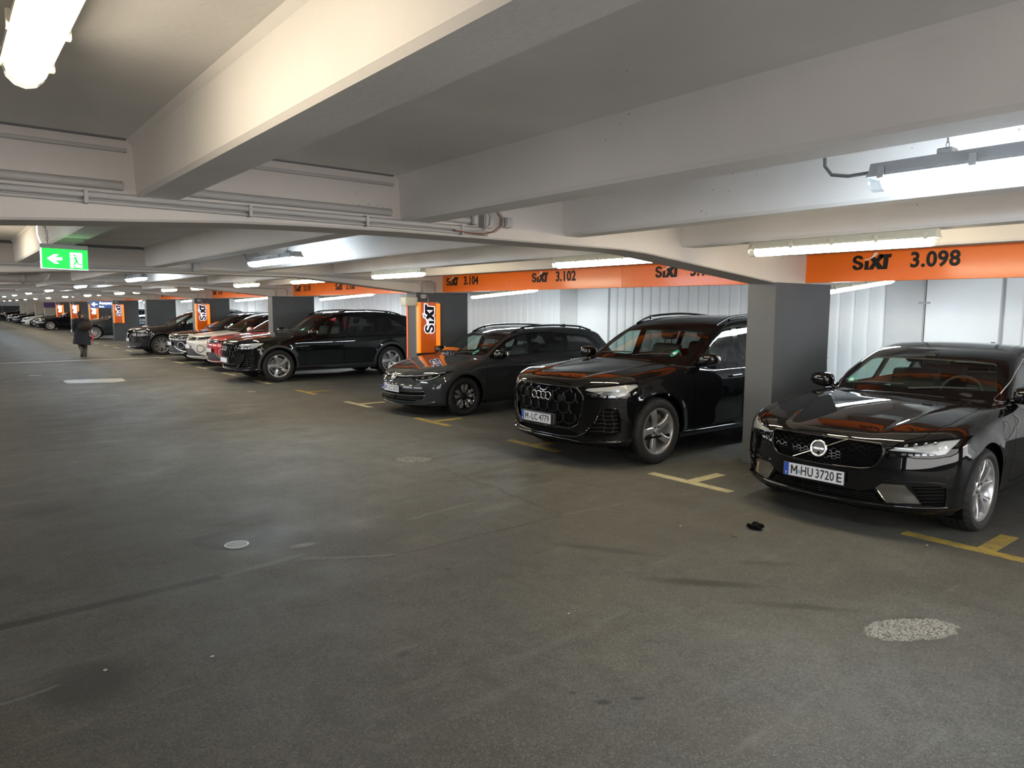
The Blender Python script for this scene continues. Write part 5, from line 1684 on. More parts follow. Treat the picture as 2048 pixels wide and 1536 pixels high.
def front_volvo(S, root, paint):
    gr = rp([(0.0, 0.735), (0.40, 0.728), (0.465, 0.715), (0.470, 0.66), (0.435, 0.565), (0.36, 0.53), (0.0, 0.515)], 0.05)
    half = [p for p in gr if p[0] >= -1e-6]
    gp = sym([(0.0, 0.735)] + [p for p in rp([(0.0, 0.735), (0.46, 0.728), (0.472, 0.66), (0.43, 0.55), (0.34, 0.522), (0.0, 0.512)], 0.05) if p[0] > 0.02] + [(0.0, 0.512)])
    go = grow_poly(gp, 0.016)
    lampL = [(-0.49, 0.688), (-0.56, 0.735), (-0.68, 0.765), (-0.80, 0.788), (-0.895, 0.800), (-0.893, 0.77), (-0.872, 0.69), (-0.845, 0.668), (-0.76, 0.648), (-0.66, 0.645), (-0.56, 0.662)]
    intake = sym(rp([(0.0, 0.345), (0.33, 0.345), (0.43, 0.385), (0.455, 0.36), (0.50, 0.272), (0.0, 0.262)], 0.02))
    intake = sym([(0.0, 0.345), (0.33, 0.345), (0.415, 0.372), (0.49, 0.275), (0.0, 0.262)])
    side = [(-0.66, 0.425), (-0.80, 0.44), (-0.84, 0.42), (-0.835, 0.28), (-0.715, 0.278)]
    fin = [(-0.43, 0.385), (-0.475, 0.425), (-0.62, 0.432), (-0.715, 0.29), (-0.505, 0.272)]
    P = [(go, 'grille_frame'), (gp, 'grille')]
    for f, sfx in ((lambda p: p, 'l'), (mir, 'r')):
        P += [(grow_poly(f(lampL), 0.005), 'gap'), (f(lampL), 'lamp_' + sfx), (f(side), 'sidegr_' + sfx), (f(fin), 'fin_' + sfx)]
    P += [(intake, 'intake')]
    S.imprint('front', -1, P, {'body', 'bonnet', 'gap'}, thr=0.10)
    g = S.make('grille', ['grille'], M_GLOSSBLK, root, offset=(0.045, 0, 0))
    obj('grille_frame', S.bar('front', -1, gp, 0.011, 0.002, 8, 0.03, closed=True), M_GLOSSBLK, root, 1.0)
    S.make('grille_surround', ['grille_frame'], M_GLOSSBLK, root)
    mb = MB()
    rows = 9
    for i in range(rows):
        z = 0.532 + i * 0.0225
        lim = 0.34 + 0.12 * min(1, i / 4.0)
        pts = []
        y = -lim
        k = 0
        while y <= lim:
            up = ((k // 2) + i) % 2
            pts.append((y, z + (0.0085 if up else -0.0085)))
            y += 0.024 if k % 2 == 0 else 0.010
            k += 1
        S.bar('front', -1, pts, 0.0036, -0.012, 5, 0.03, mb=mb)
    obj('grille_mesh', mb, M_GLOSSBLK, g, 1.0)
    r, c, R_, U_, n = ring_obj('emblem_ring', S, 0.006, 0.635, 0.062, 0.011, M_CHROME, root, 0.012)
    face = MB(); cc = c
    face.v = [tuple(cc - n * 0.002)] + [tuple(cc - n * 0.002 + R_ * (0.056 * math.cos(a)) + U_ * (0.056 * math.sin(a))) for a in [2 * PI * i / 32 for i in range(32)]]
    face.f = [(0, 1 + i, 1 + (i + 1) % 32) for i in range(32)]; face.m = [0] * 32
    obj('emblem_face', face, pmat('emblem_dark', (0.012, 0.013, 0.016), 0.25), r)
    put_text('emblem_text', text_fit('VOLVO', 0.088, 0.015, 0.02, 0.002), M_CHROME, r, tuple(cc + n * 0.001 - R_ * 0.044 - U_ * 0.008), tuple(R_), tuple(U_))
    dot = MB().lathe([(0.0, -0.004), (0.011, -0.003), (0.012, 0.002)], 14, 'x', tuple(cc - U_ * 0.035))
    obj('radar_eye', dot, M_GLOSSBLK, r, 1.0)
    obj('slash_bar', S.bar('front', -1, [(0.225, 0.535), (0.068, 0.608)], 0.009, 0.006, 6, 0.03, flat=0.8), M_CHROME, root, 1.0)
    obj('slash_bar', S.bar('front', -1, [(-0.056, 0.664), (-0.20, 0.731)], 0.009, 0.006, 6, 0.03, flat=0.8), M_CHROME, root, 1.0)
    S.make('lower_intake', ['intake'], M_SHELL, root, offset=(0.05, 0, 0))
    mb = MB()
    for z in (0.283, 0.303, 0.323): S.bar('front', -1, [(-0.47 + (z - .275) * .9, z), (0.47 - (z - .275) * .9, z)], 0.005, -0.008, 6, 0.05, mb=mb)
    for y in (-0.3, -0.15, 0.0, 0.15, 0.3): S.bar('front', -1, [(y, 0.265), (y, 0.345)], 0.004, -0.012, 5, 0.04, mb=mb)
    obj('intake_bars', mb, M_GLOSSBLK, root, 1.0)
    obj('front_lip', S.bar('front', -1, [(-0.84, 0.268), (-0.72, 0.262), (-0.5, 0.250), (0.0, 0.243), (0.5, 0.250), (0.72, 0.262), (0.84, 0.268)], 0.014, 0.004, 8, 0.04), M_GLOSSBLK, root, 1.0)
    for f, sfx in ((lambda p: p, 'l'), (mir, 'r')):
        lp = f(lampL)
        S.make('headlamp_bowl', ['lamp_' + sfx], M_LAMPBOWL, root, offset=-0.045)
        h = S.make('headlamp', ['lamp_' + sfx], M_LENS, root)
        S.make('side_grille', ['sidegr_' + sfx], M_SHELL, root, offset=(0.03, 0, 0))
        mb = MB()
        for i, z in enumerate((0.305, 0.332, 0.36, 0.388, 0.414)):
            S.bar('front', -1, f([(-0.70 + i * 0.008, z - 0.006), (-0.745, z), (-0.775, z + 0.002), (-0.83, z + 0.004)]), 0.006, -0.004, 5, 0.03, mb=mb)
        obj('side_grille_slats', mb, M_GLOSSBLK, root, 1.0)
        S.make('bumper_fin', ['fin_' + sfx], pmat('fin_' + sfx, (0.42, 0.41, 0.39), 0.05, metal=1.0), root)
        obj('fin_edge', S.bar('front', -1, f([(-0.43, 0.385), (-0.505, 0.272), (-0.715, 0.286)]), 0.006, 0.002, 6, 0.03), M_GLOSSBLK, root, 1.0)
        obj('fin_edge', S.bar('front', -1, f([(-0.47, 0.452), (-0.62, 0.458), (-0.80, 0.458), (-0.838, 0.445)]), 0.007, 0.003, 6, 0.03), M_GLOSSBLK, root, 1.0)
        # hammer shaped light guide
        obj('light_guide', S.patch('front', -1, f([(-0.50, 0.690), (-0.515, 0.700), (-0.66, 0.716), (-0.785, 0.728), (-0.80, 0.755), (-0.80, 0.782), (-0.868, 0.792), (-0.862, 0.755), (-0.845, 0.72), (-0.825, 0.682), (-0.792, 0.672), (-0.79, 0.698), (-0.66, 0.692)]), -0.014, 0.03, 0.012), M_DRL, h)
        mb = MB()
        for y, z in ((-0.60, 0.735), (-0.655, 0.745), (-0.71, 0.755), (-0.76, 0.762)):
            S.patch('front', -1, f(circ(y, z, 0.012, 10)), -0.018, 0.02, 0.01, mb=mb)
        obj('projector', mb, M_CHROME, h)
        mb = MB()
        for y, z in ((-0.60, 0.668), (-0.64, 0.669), (-0.68, 0.671), (-0.72, 0.674), (-0.76, 0.678)):
            S.patch('front', -1, f([(y - 0.015, z - 0.009), (y + 0.015, z - 0.009), (y + 0.015, z + 0.008), (y - 0.015, z + 0.008)]), -0.02, 0.02, 0.01, mb=mb)
        obj('reflector_row', mb, M_CHROME_D, h)
    number_plate(root, sp_nose(S, 0.43) - 0.014, 0.428, [('M', 0.195, 0.058), ('HU', 0.105, 0.105), ('3720', -0.022, 0.155), ('E', -0.198, 0.042)], y=0.035, seal=0.122)

def sp_nose(S, z):
    P, N = S.solve('front', -1, [(0.0, z)])
    return float(P[0][0])

M_RINGS = pmat('ring_chrome', (0.42, 0.42, 0.43), 0.14, metal=1.0)
def front_q7(S, root, paint):
    gp = sym(rp([(0.0, 0.893), (0.40, 0.893), (0.50, 0.885), (0.575, 0.80), (0.572, 0.65), (0.53, 0.50), (0.42, 0.43), (0.0, 0.428)], 0.02)[5:-5])
    gp = sym([(0.0, 0.893), (0.43, 0.892), (0.485, 0.884), (0.568, 0.81), (0.572, 0.76), (0.560, 0.62), (0.515, 0.485), (0.43, 0.434), (0.0, 0.428)])
    go = grow_poly(gp, 0.018)
    lamp = [(-0.545, 0.885), (-0.60, 0.905), (-0.75, 0.925), (-0.89, 0.948), (-0.958, 0.945), (-0.962, 0.90), (-0.93, 0.81), (-0.86, 0.79), (-0.70, 0.775), (-0.60, 0.775), (-0.585, 0.80)]
    side = [(-0.745, 0.665), (-0.80, 0.682), (-0.872, 0.672), (-0.888, 0.56), (-0.885, 0.42), (-0.84, 0.375), (-0.72, 0.352), (-0.575, 0.360), (-0.605, 0.42), (-0.70, 0.53)]
    chin = sym([(0.0, 0.405), (0.40, 0.405), (0.50, 0.385), (0.49, 0.345), (0.0, 0.33)])
    P = [(go, 'gframe'), (gp, 'grille'), (chin, 'chin')]
    for f, sfx in ((lambda p: p, 'l'), (mir, 'r')):
        P += [(grow_poly(f(lamp), 0.005), 'gap'), (f(lamp), 'lamp_' + sfx), (f(side), 'side_' + sfx)]
    S.imprint('front', -1, P, {'body', 'bonnet', 'gap'}, thr=0.08)
    g = S.make('grille', ['grille'], M_GLOSSBLK, root, offset=(0.055, 0, 0))
    S.make('grille_surround', ['gframe'], M_GLOSSBLK, root)
    obj('grille_frame', S.bar('front', -1, gp, 0.010, 0.003, 8, 0.03, closed=True), M_GLOSSBLK, root, 1.0)
    # honeycomb: U shaped cells in rows
    mb = MB()
    def inside(y, z):
        lim = 0.555 if 0.62 < z < 0.83 else (0.51 if z < 0.62 else 0.50)
        return abs(y) < lim
    cw, chh = 0.158, 0.118
    for r_ in range(5):
        z0 = 0.905 - r_ * chh
        for k in range(-4, 5):
            yc = k * cw + (cw / 2 if r_ % 2 else 0)
            u = [(yc - cw * .46, z0 + 0.02), (yc - cw * .46, z0 - chh * 0.28), (yc - cw * .27, z0 - chh * 0.60), (yc + cw * .27, z0 - chh * 0.60), (yc + cw * .46, z0 - chh * 0.28), (yc + cw * .46, z0 + 0.02)]
            seg = []
            for (y, z) in u:
                if inside(y, z) and z > 0.435: seg.append((y, z))
                else:
                    if len(seg) > 1: S.bar('front', -1, seg, 0.007, -0.014, 6, 0.03, mb=mb, flat=1.5)
                    seg = []
            if len(seg) > 1: S.bar('front', -1, seg, 0.007, -0.014, 6, 0.03, mb=mb, flat=1.5)
            if inside(yc, z0 - chh * .8) and z0 - chh > 0.43:
                S.bar('front', -1, [(yc, z0 - chh * .60), (yc, z0 - chh * .92)], 0.007, -0.014, 6, 0.03, mb=mb)
    obj('grille_mesh', mb, pmat('grille_satin', (0.014, 0.014, 0.015), 0.2), g, 1.0)
    for i in range(4):
        ring_obj('emblem_ring', S, 0.115 - i * 0.0775 - 0.003, 0.776, 0.0435, 0.0065, M_RINGS, root, 0.016, c3=(sp_nose(S, 0.776), 0.115 - i * 0.0775, 0.776))
    for y in (-0.30, 0.30):
        obj('sensor_box', S.patch('front', -1, rp([(y - 0.06, 0.73), (y + 0.06, 0.73), (y + 0.06, 0.80), (y - 0.06, 0.80)], 0.015), -0.004, 0.04, 0.02), M_GLOSSBLK, g)
    S.make('chin_intake', ['chin'], M_SHELL, root, offset=(0.05, 0, 0))
    obj('front_lip', S.bar('front', -1, [(-0.955, 0.315), (-0.80, 0.30), (-0.55, 0.292), (-0.35, 0.305), (0.35, 0.305), (0.55, 0.292), (0.80, 0.30), (0.955, 0.315)], 0.018, 0.006, 8, 0.04), M_GLOSSBLK, root, 1.0)
    obj('chin_blade', S.bar('front', -1, [(-0.60, 0.40), (-0.50, 0.345), (-0.30, 0.332), (0.30, 0.332), (0.50, 0.345), (0.60, 0.40)], 0.012, 0.004, 8, 0.04), M_GLOSSBLK, root, 1.0)
    for f, sfx in ((lambda p: p, 'l'), (mir, 'r')):
        S.make('headlamp_bowl', ['lamp_' + sfx], M_LAMPBOWL, root, offset=-0.045)
        h = S.make('headlamp', ['lamp_' + sfx], M_LENS, root)
        obj('light_guide', S.patch('front', -1, f([(-0.575, 0.872), (-0.60, 0.893), (-0.75, 0.912), (-0.90, 0.938), (-0.948, 0.938), (-0.945, 0.905), (-0.915, 0.82), (-0.875, 0.806), (-0.885, 0.86), (-0.87, 0.895), (-0.75, 0.872), (-0.65, 0.858)]), -0.012, 0.03, 0.014), M_DRL, h)
        obj('lens_divider', S.patch('front', -1, f([(-0.60, 0.84), (-0.75, 0.855), (-0.86, 0.875), (-0.86, 0.862), (-0.75, 0.842), (-0.60, 0.826)]), -0.010, 0.03, 0.012), M_CHROME_D, h)
        mb = MB()
        for y in (-0.68, -0.76, -0.83): S.patch('front', -1, f([(y - 0.03, 0.80), (y + 0.03, 0.80), (y + 0.03, 0.835), (y - 0.03, 0.835)]), -0.02, 0.03, 0.01, mb=mb)
        obj('projector', mb, M_CHROME_D, h)
        S.make('side_intake', ['side_' + sfx], M_SHELL, root, offset=(0.05, 0, 0))
        obj('intake_frame', S.bar('front', -1, f(side), 0.006, 0.001, 6, 0.03, closed=True), M_GLOSSBLK, root, 1.0)
        mb = MB()
        for i in range(6):
            z = 0.41 + i * 0.045
            S.bar('front', -1, f([(-0.625 + (-.024 * i), z), (-0.75, z + 0.008), (-0.80, z), (-0.878, z + 0.008)]), 0.0045, -0.022, 5, 0.03, mb=mb)
        for y in (-0.76, -0.83): S.bar('front', -1, f([(y, 0.40), (y - 0.02, 0.50), (y, 0.60), (y - 0.01, 0.66)]), 0.004, -0.024, 5, 0.03, mb=mb)
        obj('intake_mesh', mb, M_MATTBLK, root, 1.0)
    number_plate(root, sp_nose(S, 0.51) - 0.028, 0.508, sp_plate[0], y=0.075, seal=sp_plate[1], blank=sp_plate[2])
    obj('plate_mount', MB().bbox(sp_nose(S, 0.51) - 0.022, sp_nose(S, 0.51) + 0.03, -0.215, 0.35, 0.44, 0.575, 0.01), M_MATTBLK, root)
sp_plate = [[('M', 0.195, 0.058), ('LC', 0.075, 0.105), ('4779', -0.055, 0.17)], 0.105, False]

def front_golf(S, root, paint):
    strip = sym([(0.0, 0.655), (0.25, 0.66), (0.44, 0.675), (0.44, 0.640), (0.25, 0.620), (0.0, 0.612)])
    lamp = [(-0.42, 0.678), (-0.55, 0.690), (-0.70, 0.712), (-0.80, 0.735), (-0.86, 0.745), (-0.835, 0.70), (-0.79, 0.645), (-0.72, 0.605), (-0.62, 0.588), (-0.52, 0.598), (-0.44, 0.630)]
    low = sym(rp([(0.0, 0.43), (0.52, 0.43), (0.66, 0.445), (0.70, 0.40), (0.66, 0.30), (0.50, 0.262), (0.0, 0.255)], 0.03)[5:-5])
    low = sym([(0.0, 0.43), (0.52, 0.43), (0.67, 0.445), (0.70, 0.40), (0.66, 0.31), (0.52, 0.262), (0.0, 0.255)])
    P = [(strip, 'strip'), (low, 'lower')]
    for f, sfx in ((lambda p: p, 'l'), (mir, 'r')):
        P += [(grow_poly(f(lamp), 0.004), 'gap'), (f(lamp), 'lamp_' + sfx)]
    S.imprint('front', -1, P, {'body', 'bonnet', 'gap'}, thr=0.08)
    g = S.make('grille', ['strip'], M_GLOSSBLK, root, offset=(0.012, 0, 0))
    obj('light_strip', S.bar('front', -1, [(-0.44, 0.668), (-0.25, 0.652), (-0.075, 0.646)], 0.007, 0.002, 6, 0.03), M_DRL, root, 1.0)
    obj('light_strip', S.bar('front', -1, [(0.44, 0.668), (0.25, 0.652), (0.075, 0.646)], 0.007, 0.002, 6, 0.03), M_DRL, root, 1.0)
    r, c, R_, U_, n = ring_obj('emblem_ring', S, 0.0, 0.632, 0.062, 0.007, M_CHROME, root, 0.012)
    mb = MB(); k = 0.054
    def pl(pts, th=0.0058): mb.tube([tuple(c + R_ * (k * a) + U_ * (k * b)) for a, b in pts], th, 6, flat=0.7)
    pl([(-0.36, 0.92), (-0.02, 0.10)]); pl([(0.36, 0.92), (0.02, 0.10)])
    pl([(-0.86, 0.45), (-0.42, -0.80)]); pl([(-0.42, -0.80), (0.0, 0.02)]); pl([(0.86, 0.45), (0.42, -0.80)]); pl([(0.42, -0.80), (0.0, 0.02)])
    obj('emblem_letters', mb, M_CHROME, r, 1.0)
    face = MB()
    face.v = [tuple(c - n * 0.004)] + [tuple(c - n * 0.004 + R_ * (0.06 * math.cos(a)) + U_ * (0.06 * math.sin(a))) for a in [2 * PI * i / 32 for i in range(32)]]
    face.f = [(0, 1 + i, 1 + (i + 1) % 32) for i in range(32)]; face.m = [0] * 32
    obj('emblem_face', face, M_GLOSSBLK, r)
    S.make('lower_grille', ['lower'], M_SHELL, root, offset=(0.05, 0, 0))
    mb = MB()
    for z in (0.29, 0.32): S.bar('front', -1, [(-0.64, z), (0.64, z)], 0.007, -0.010, 6, 0.05, mb=mb)
    obj('grille_bars', mb, M_MATTBLK, root, 1.0)
    for z, w in ((0.352, 0.70), (0.418, 0.69)):
        obj('chrome_strip', S.bar('front', -1, [(-w, z + 0.012), (-0.5, z), (0.0, z - 0.006), (0.5, z), (w, z + 0.012)], 0.006, 0.004, 6, 0.04), M_CHROME, root, 1.0)
    obj('radar_box', S.patch('front', -1, [(-0.07, 0.27), (0.07, 0.27), (0.07, 0.36), (-0.07, 0.36)], 0.004, 0.04, 0.03), M_GLOSSBLK, root)
    obj('front_lip', S.bar('front', -1, [(-0.80, 0.262), (-0.70, 0.236), (-0.5, 0.214), (0.0, 0.205), (0.5, 0.214), (0.70, 0.236), (0.80, 0.262)], 0.013, 0.012, 8, 0.04, flat=0.7), pmat('lip_gloss', (0.03, 0.034, 0.036), 0.1), root, 1.0)
    for f, sfx in ((lambda p: p, 'l'), (mir, 'r')):
        S.make('headlamp_bowl', ['lamp_' + sfx], M_LAMPBOWL, root, offset=-0.035)
        h = S.make('headlamp', ['lamp_' + sfx], M_LENS, root)
        obj('light_guide', S.bar('front', -1, f([(-0.44, 0.668), (-0.56, 0.682), (-0.70, 0.703), (-0.83, 0.732)]), 0.006, -0.006, 6, 0.03), M_DRL, h, 1.0)
        obj('light_guide', S.bar('front', -1, f([(-0.53, 0.612), (-0.62, 0.603), (-0.72, 0.62), (-0.79, 0.665), (-0.80, 0.70)]), 0.007, -0.008, 6, 0.03), M_DRL, h, 1.0)
        mb = MB()
        for y, z in ((-0.52, 0.645), (-0.62, 0.648), (-0.71, 0.662)): S.patch('front', -1, f(circ(y, z, 0.024, 14)), -0.016, 0.03, 0.01, mb=mb)
        obj('projector', mb, M_CHROME_D, h)
    number_plate(root, sp_nose(S, 0.45) - 0.016, 0.447, [('M', 0.190, 0.062), ('LC', 0.062, 0.110), ('3332', -0.062, 0.175)], seal=0.095)

def front_troc(S, root, paint):
    strip = sym([(0.0, 0.865), (0.35, 0.865), (0.50, 0.86), (0.52, 0.80), (0.45, 0.765), (0.0, 0.76)])
    lamp = [(-0.52, 0.862), (-0.66, 0.882), (-0.80, 0.905), (-0.86, 0.90), (-0.84, 0.82), (-0.75, 0.785), (-0.60, 0.77), (-0.53, 0.785)]
    low = sym([(0.0, 0.515), (0.42, 0.515), (0.56, 0.40), (0.80, 0.315), (0.0, 0.30)])
    P = [(strip, 'strip'), (low, 'lower')]
    for f, sfx in ((lambda p: p, 'l'), (mir, 'r')):
        P += [(f(lamp), 'lamp_' + sfx)]
    S.imprint('front', -1, P, {'body', 'bonnet', 'gap'}, thr=0.08)
    S.make('grille', ['strip'], M_GLOSSBLK, root, offset=(0.02, 0, 0))
    mb = MB()
    for z in (0.845, 0.795): S.bar('front', -1, [(-0.50, z), (0.50, z)], 0.011, 0.002, 6, 0.06, mb=mb)
    obj('chrome_bars', mb, M_CHROME, root, 1.0)
    ring_obj('emblem_ring', S, 0.0, 0.815, 0.058, 0.010, M_CHROME, root, 0.012, n=24)
    S.make('lower_grille', ['lower'], M_MATTBLK, root, offset=(0.02, 0, 0))
    obj('silver_trim', S.bar('front', -1, [(-0.40, 0.505), (-0.56, 0.40), (-0.80, 0.325), (-0.70, 0.285), (0.0, 0.262), (0.70, 0.285), (0.80, 0.325), (0.56, 0.40), (0.40, 0.505)], 0.014, 0.006, 6, 0.04), M_ALLOY, root, 1.0)
    for f, sfx in ((lambda p: p, 'l'), (mir, 'r')):
        S.make('headlamp_bowl', ['lamp_' + sfx], M_LAMPBOWL, root, offset=-0.03)
        h = S.make('headlamp', ['lamp_' + sfx], M_LENS, root)
        obj('light_guide', S.bar('front', -1, f([(-0.54, 0.855), (-0.70, 0.878), (-0.84, 0.895)]), 0.010, -0.006, 6, 0.04), M_DRL, h, 1.0)
        obj('light_guide', S.bar('front', -1, f([(-0.56, 0.79), (-0.70, 0.795), (-0.80, 0.82)]), 0.008, -0.006, 6, 0.04), M_DRL, h, 1.0)
        obj('fog_ring', S.bar('front', -1, f(circ(-0.66, 0.53, 0.105, 24)), 0.011, 0.004, 6, 0.03, closed=True), M_ALLOY if paint is not P_WHITE else M_CHROME_D, root, 1.0)
        obj('fog_panel', S.patch('front', -1, f(circ(-0.66, 0.53, 0.095, 24)), 0.003, 0.05, 0.005), paint, root)
    number_plate(root, sp_nose(S, 0.58) - 0.02, 0.575, [], blank=True)

def front_xc(S, root, paint):
    gp = sym([(0.0, 0.885), (0.40, 0.88), (0.44, 0.80), (0.40, 0.665), (0.34, 0.64), (0.0, 0.63)])
    lamp = [(-0.50, 0.86), (-0.62, 0.90), (-0.80, 0.925), (-0.90, 0.93), (-0.90, 0.88), (-0.80, 0.815), (-0.65, 0.80), (-0.52, 0.82)]
    low = sym([(0.0, 0.42), (0.50, 0.43), (0.72, 0.46), (0.80, 0.42), (0.74, 0.33), (0.0, 0.30)])
    P = [(gp, 'grille'), (low, 'lower')]
    for f, sfx in ((lambda p: p, 'l'), (mir, 'r')): P += [(f(lamp), 'lamp_' + sfx)]
    S.imprint('front', -1, P, {'body', 'bonnet', 'gap'}, thr=0.08)
    g = S.make('grille', ['grille'], M_GLOSSBLK, root, offset=(0.03, 0, 0))
    mb = MB()
    for i in range(-8, 9): S.bar('front', -1, [(i * 0.048, 0.65), (i * 0.048, 0.87)], 0.007, -0.008, 5, 0.08, mb=mb)
    obj('grille_bars', mb, M_GLOSSBLK, g, 1.0)
    obj('grille_frame', S.bar('front', -1, gp, 0.012, 0.002, 6, 0.05, closed=True), M_GLOSSBLK, root, 1.0)
    ring_obj('emblem_ring', S, 0.0, 0.76, 0.06, 0.011, M_CHROME, root, 0.012, n=24)
    S.make('lower_grille', ['lower'], M_MATTBLK, root, offset=(0.02, 0, 0))
    obj('skid_strip', S.bar('front', -1, [(-0.74, 0.315), (0.0, 0.285), (0.74, 0.315)], 0.016, 0.006, 6, 0.05), M_CHROME_D, root, 1.0)
    for f, sfx in ((lambda p: p, 'l'), (mir, 'r')):
        S.make('headlamp_bowl', ['lamp_' + sfx], M_LAMPBOWL, root, offset=-0.03)
        h = S.make('headlamp', ['lamp_' + sfx], M_LENS, root)
        obj('light_guide', S.patch('front', -1, f([(-0.51, 0.848), (-0.66, 0.868), (-0.76, 0.875), (-0.76, 0.915), (-0.86, 0.922), (-0.85, 0.85), (-0.78, 0.825), (-0.77, 0.852), (-0.66, 0.846)]), -0.01, 0.05, 0.01), M_DRL, h)
        obj('corner_trim', S.bar('front', -1, f([(-0.60, 0.55), (-0.78, 0.60), (-0.86, 0.50)]), 0.010, 0.004, 6, 0.05), M_CHROME_D, root, 1.0)
    number_plate(root, sp_nose(S, 0.55) - 0.02, 0.55, [], blank=True)

def front_cay(S, root, paint):
    gp = sym([(0.0, 0.72), (0.60, 0.72), (0.74, 0.70), (0.70, 0.50), (0.56, 0.46), (0.0, 0.455)])
    lamp = [(-0.60, 0.80), (-0.68, 0.90), (-0.80, 0.945), (-0.92, 0.93), (-0.93, 0.86), (-0.82, 0.79), (-0.68, 0.77)]
    P = [(gp, 'grille')]
    for f, sfx in ((lambda p: p, 'l'), (mir, 'r')): P += [(f(lamp), 'lamp_' + sfx)]
    S.imprint('front', -1, P, {'body', 'bonnet', 'gap'}, thr=0.08)
    g = S.make('grille', ['grille'], M_SHELL, root, offset=(0.04, 0, 0))
    mb = MB()
    for z in (0.53, 0.585, 0.64): S.bar('front', -1, [(-0.68, z), (0.68, z)], 0.011, -0.004, 6, 0.06, mb=mb)
    obj('grille_bars', mb, M_MATTBLK, g, 1.0)
    obj('bumper_bar', S.bar('front', -1, [(-0.80, 0.735), (0.0, 0.735), (0.80, 0.735)], 0.014, 0.004, 6, 0.06), P_DGREY, root, 1.0)
    obj('light_bar', S.bar('front', -1, [(-0.78, 0.475), (-0.62, 0.455), (-0.50, 0.45)], 0.010, 0.004, 6, 0.05), M_DRL, root, 1.0)
    obj('skid_plate', S.patch('front', -1, sym([(0.0, 0.37), (0.5, 0.37), (0.62, 0.30), (0.0, 0.27)]), 0.006, 0.06, 0.02), M_MATTBLK, root)
    for f, sfx in ((lambda p: p, 'l'), (mir, 'r')):
        S.make('headlamp_bowl', ['lamp_' + sfx], M_LAMPBOWL, root, offset=-0.03)
        h = S.make('headlamp', ['lamp_' + sfx], M_LENS, root)
        mb = MB()
        for y, z in ((-0.72, 0.86), (-0.80, 0.875), (-0.74, 0.82), (-0.82, 0.83)): S.patch('front', -1, f(circ(y, z, 0.025, 10)), -0.012, 0.04, 0.01, mb=mb)
        obj('projector', mb, M_DRL, h)
    number_plate(root, sp_nose(S, 0.47) - 0.03, 0.46, [], blank=True)

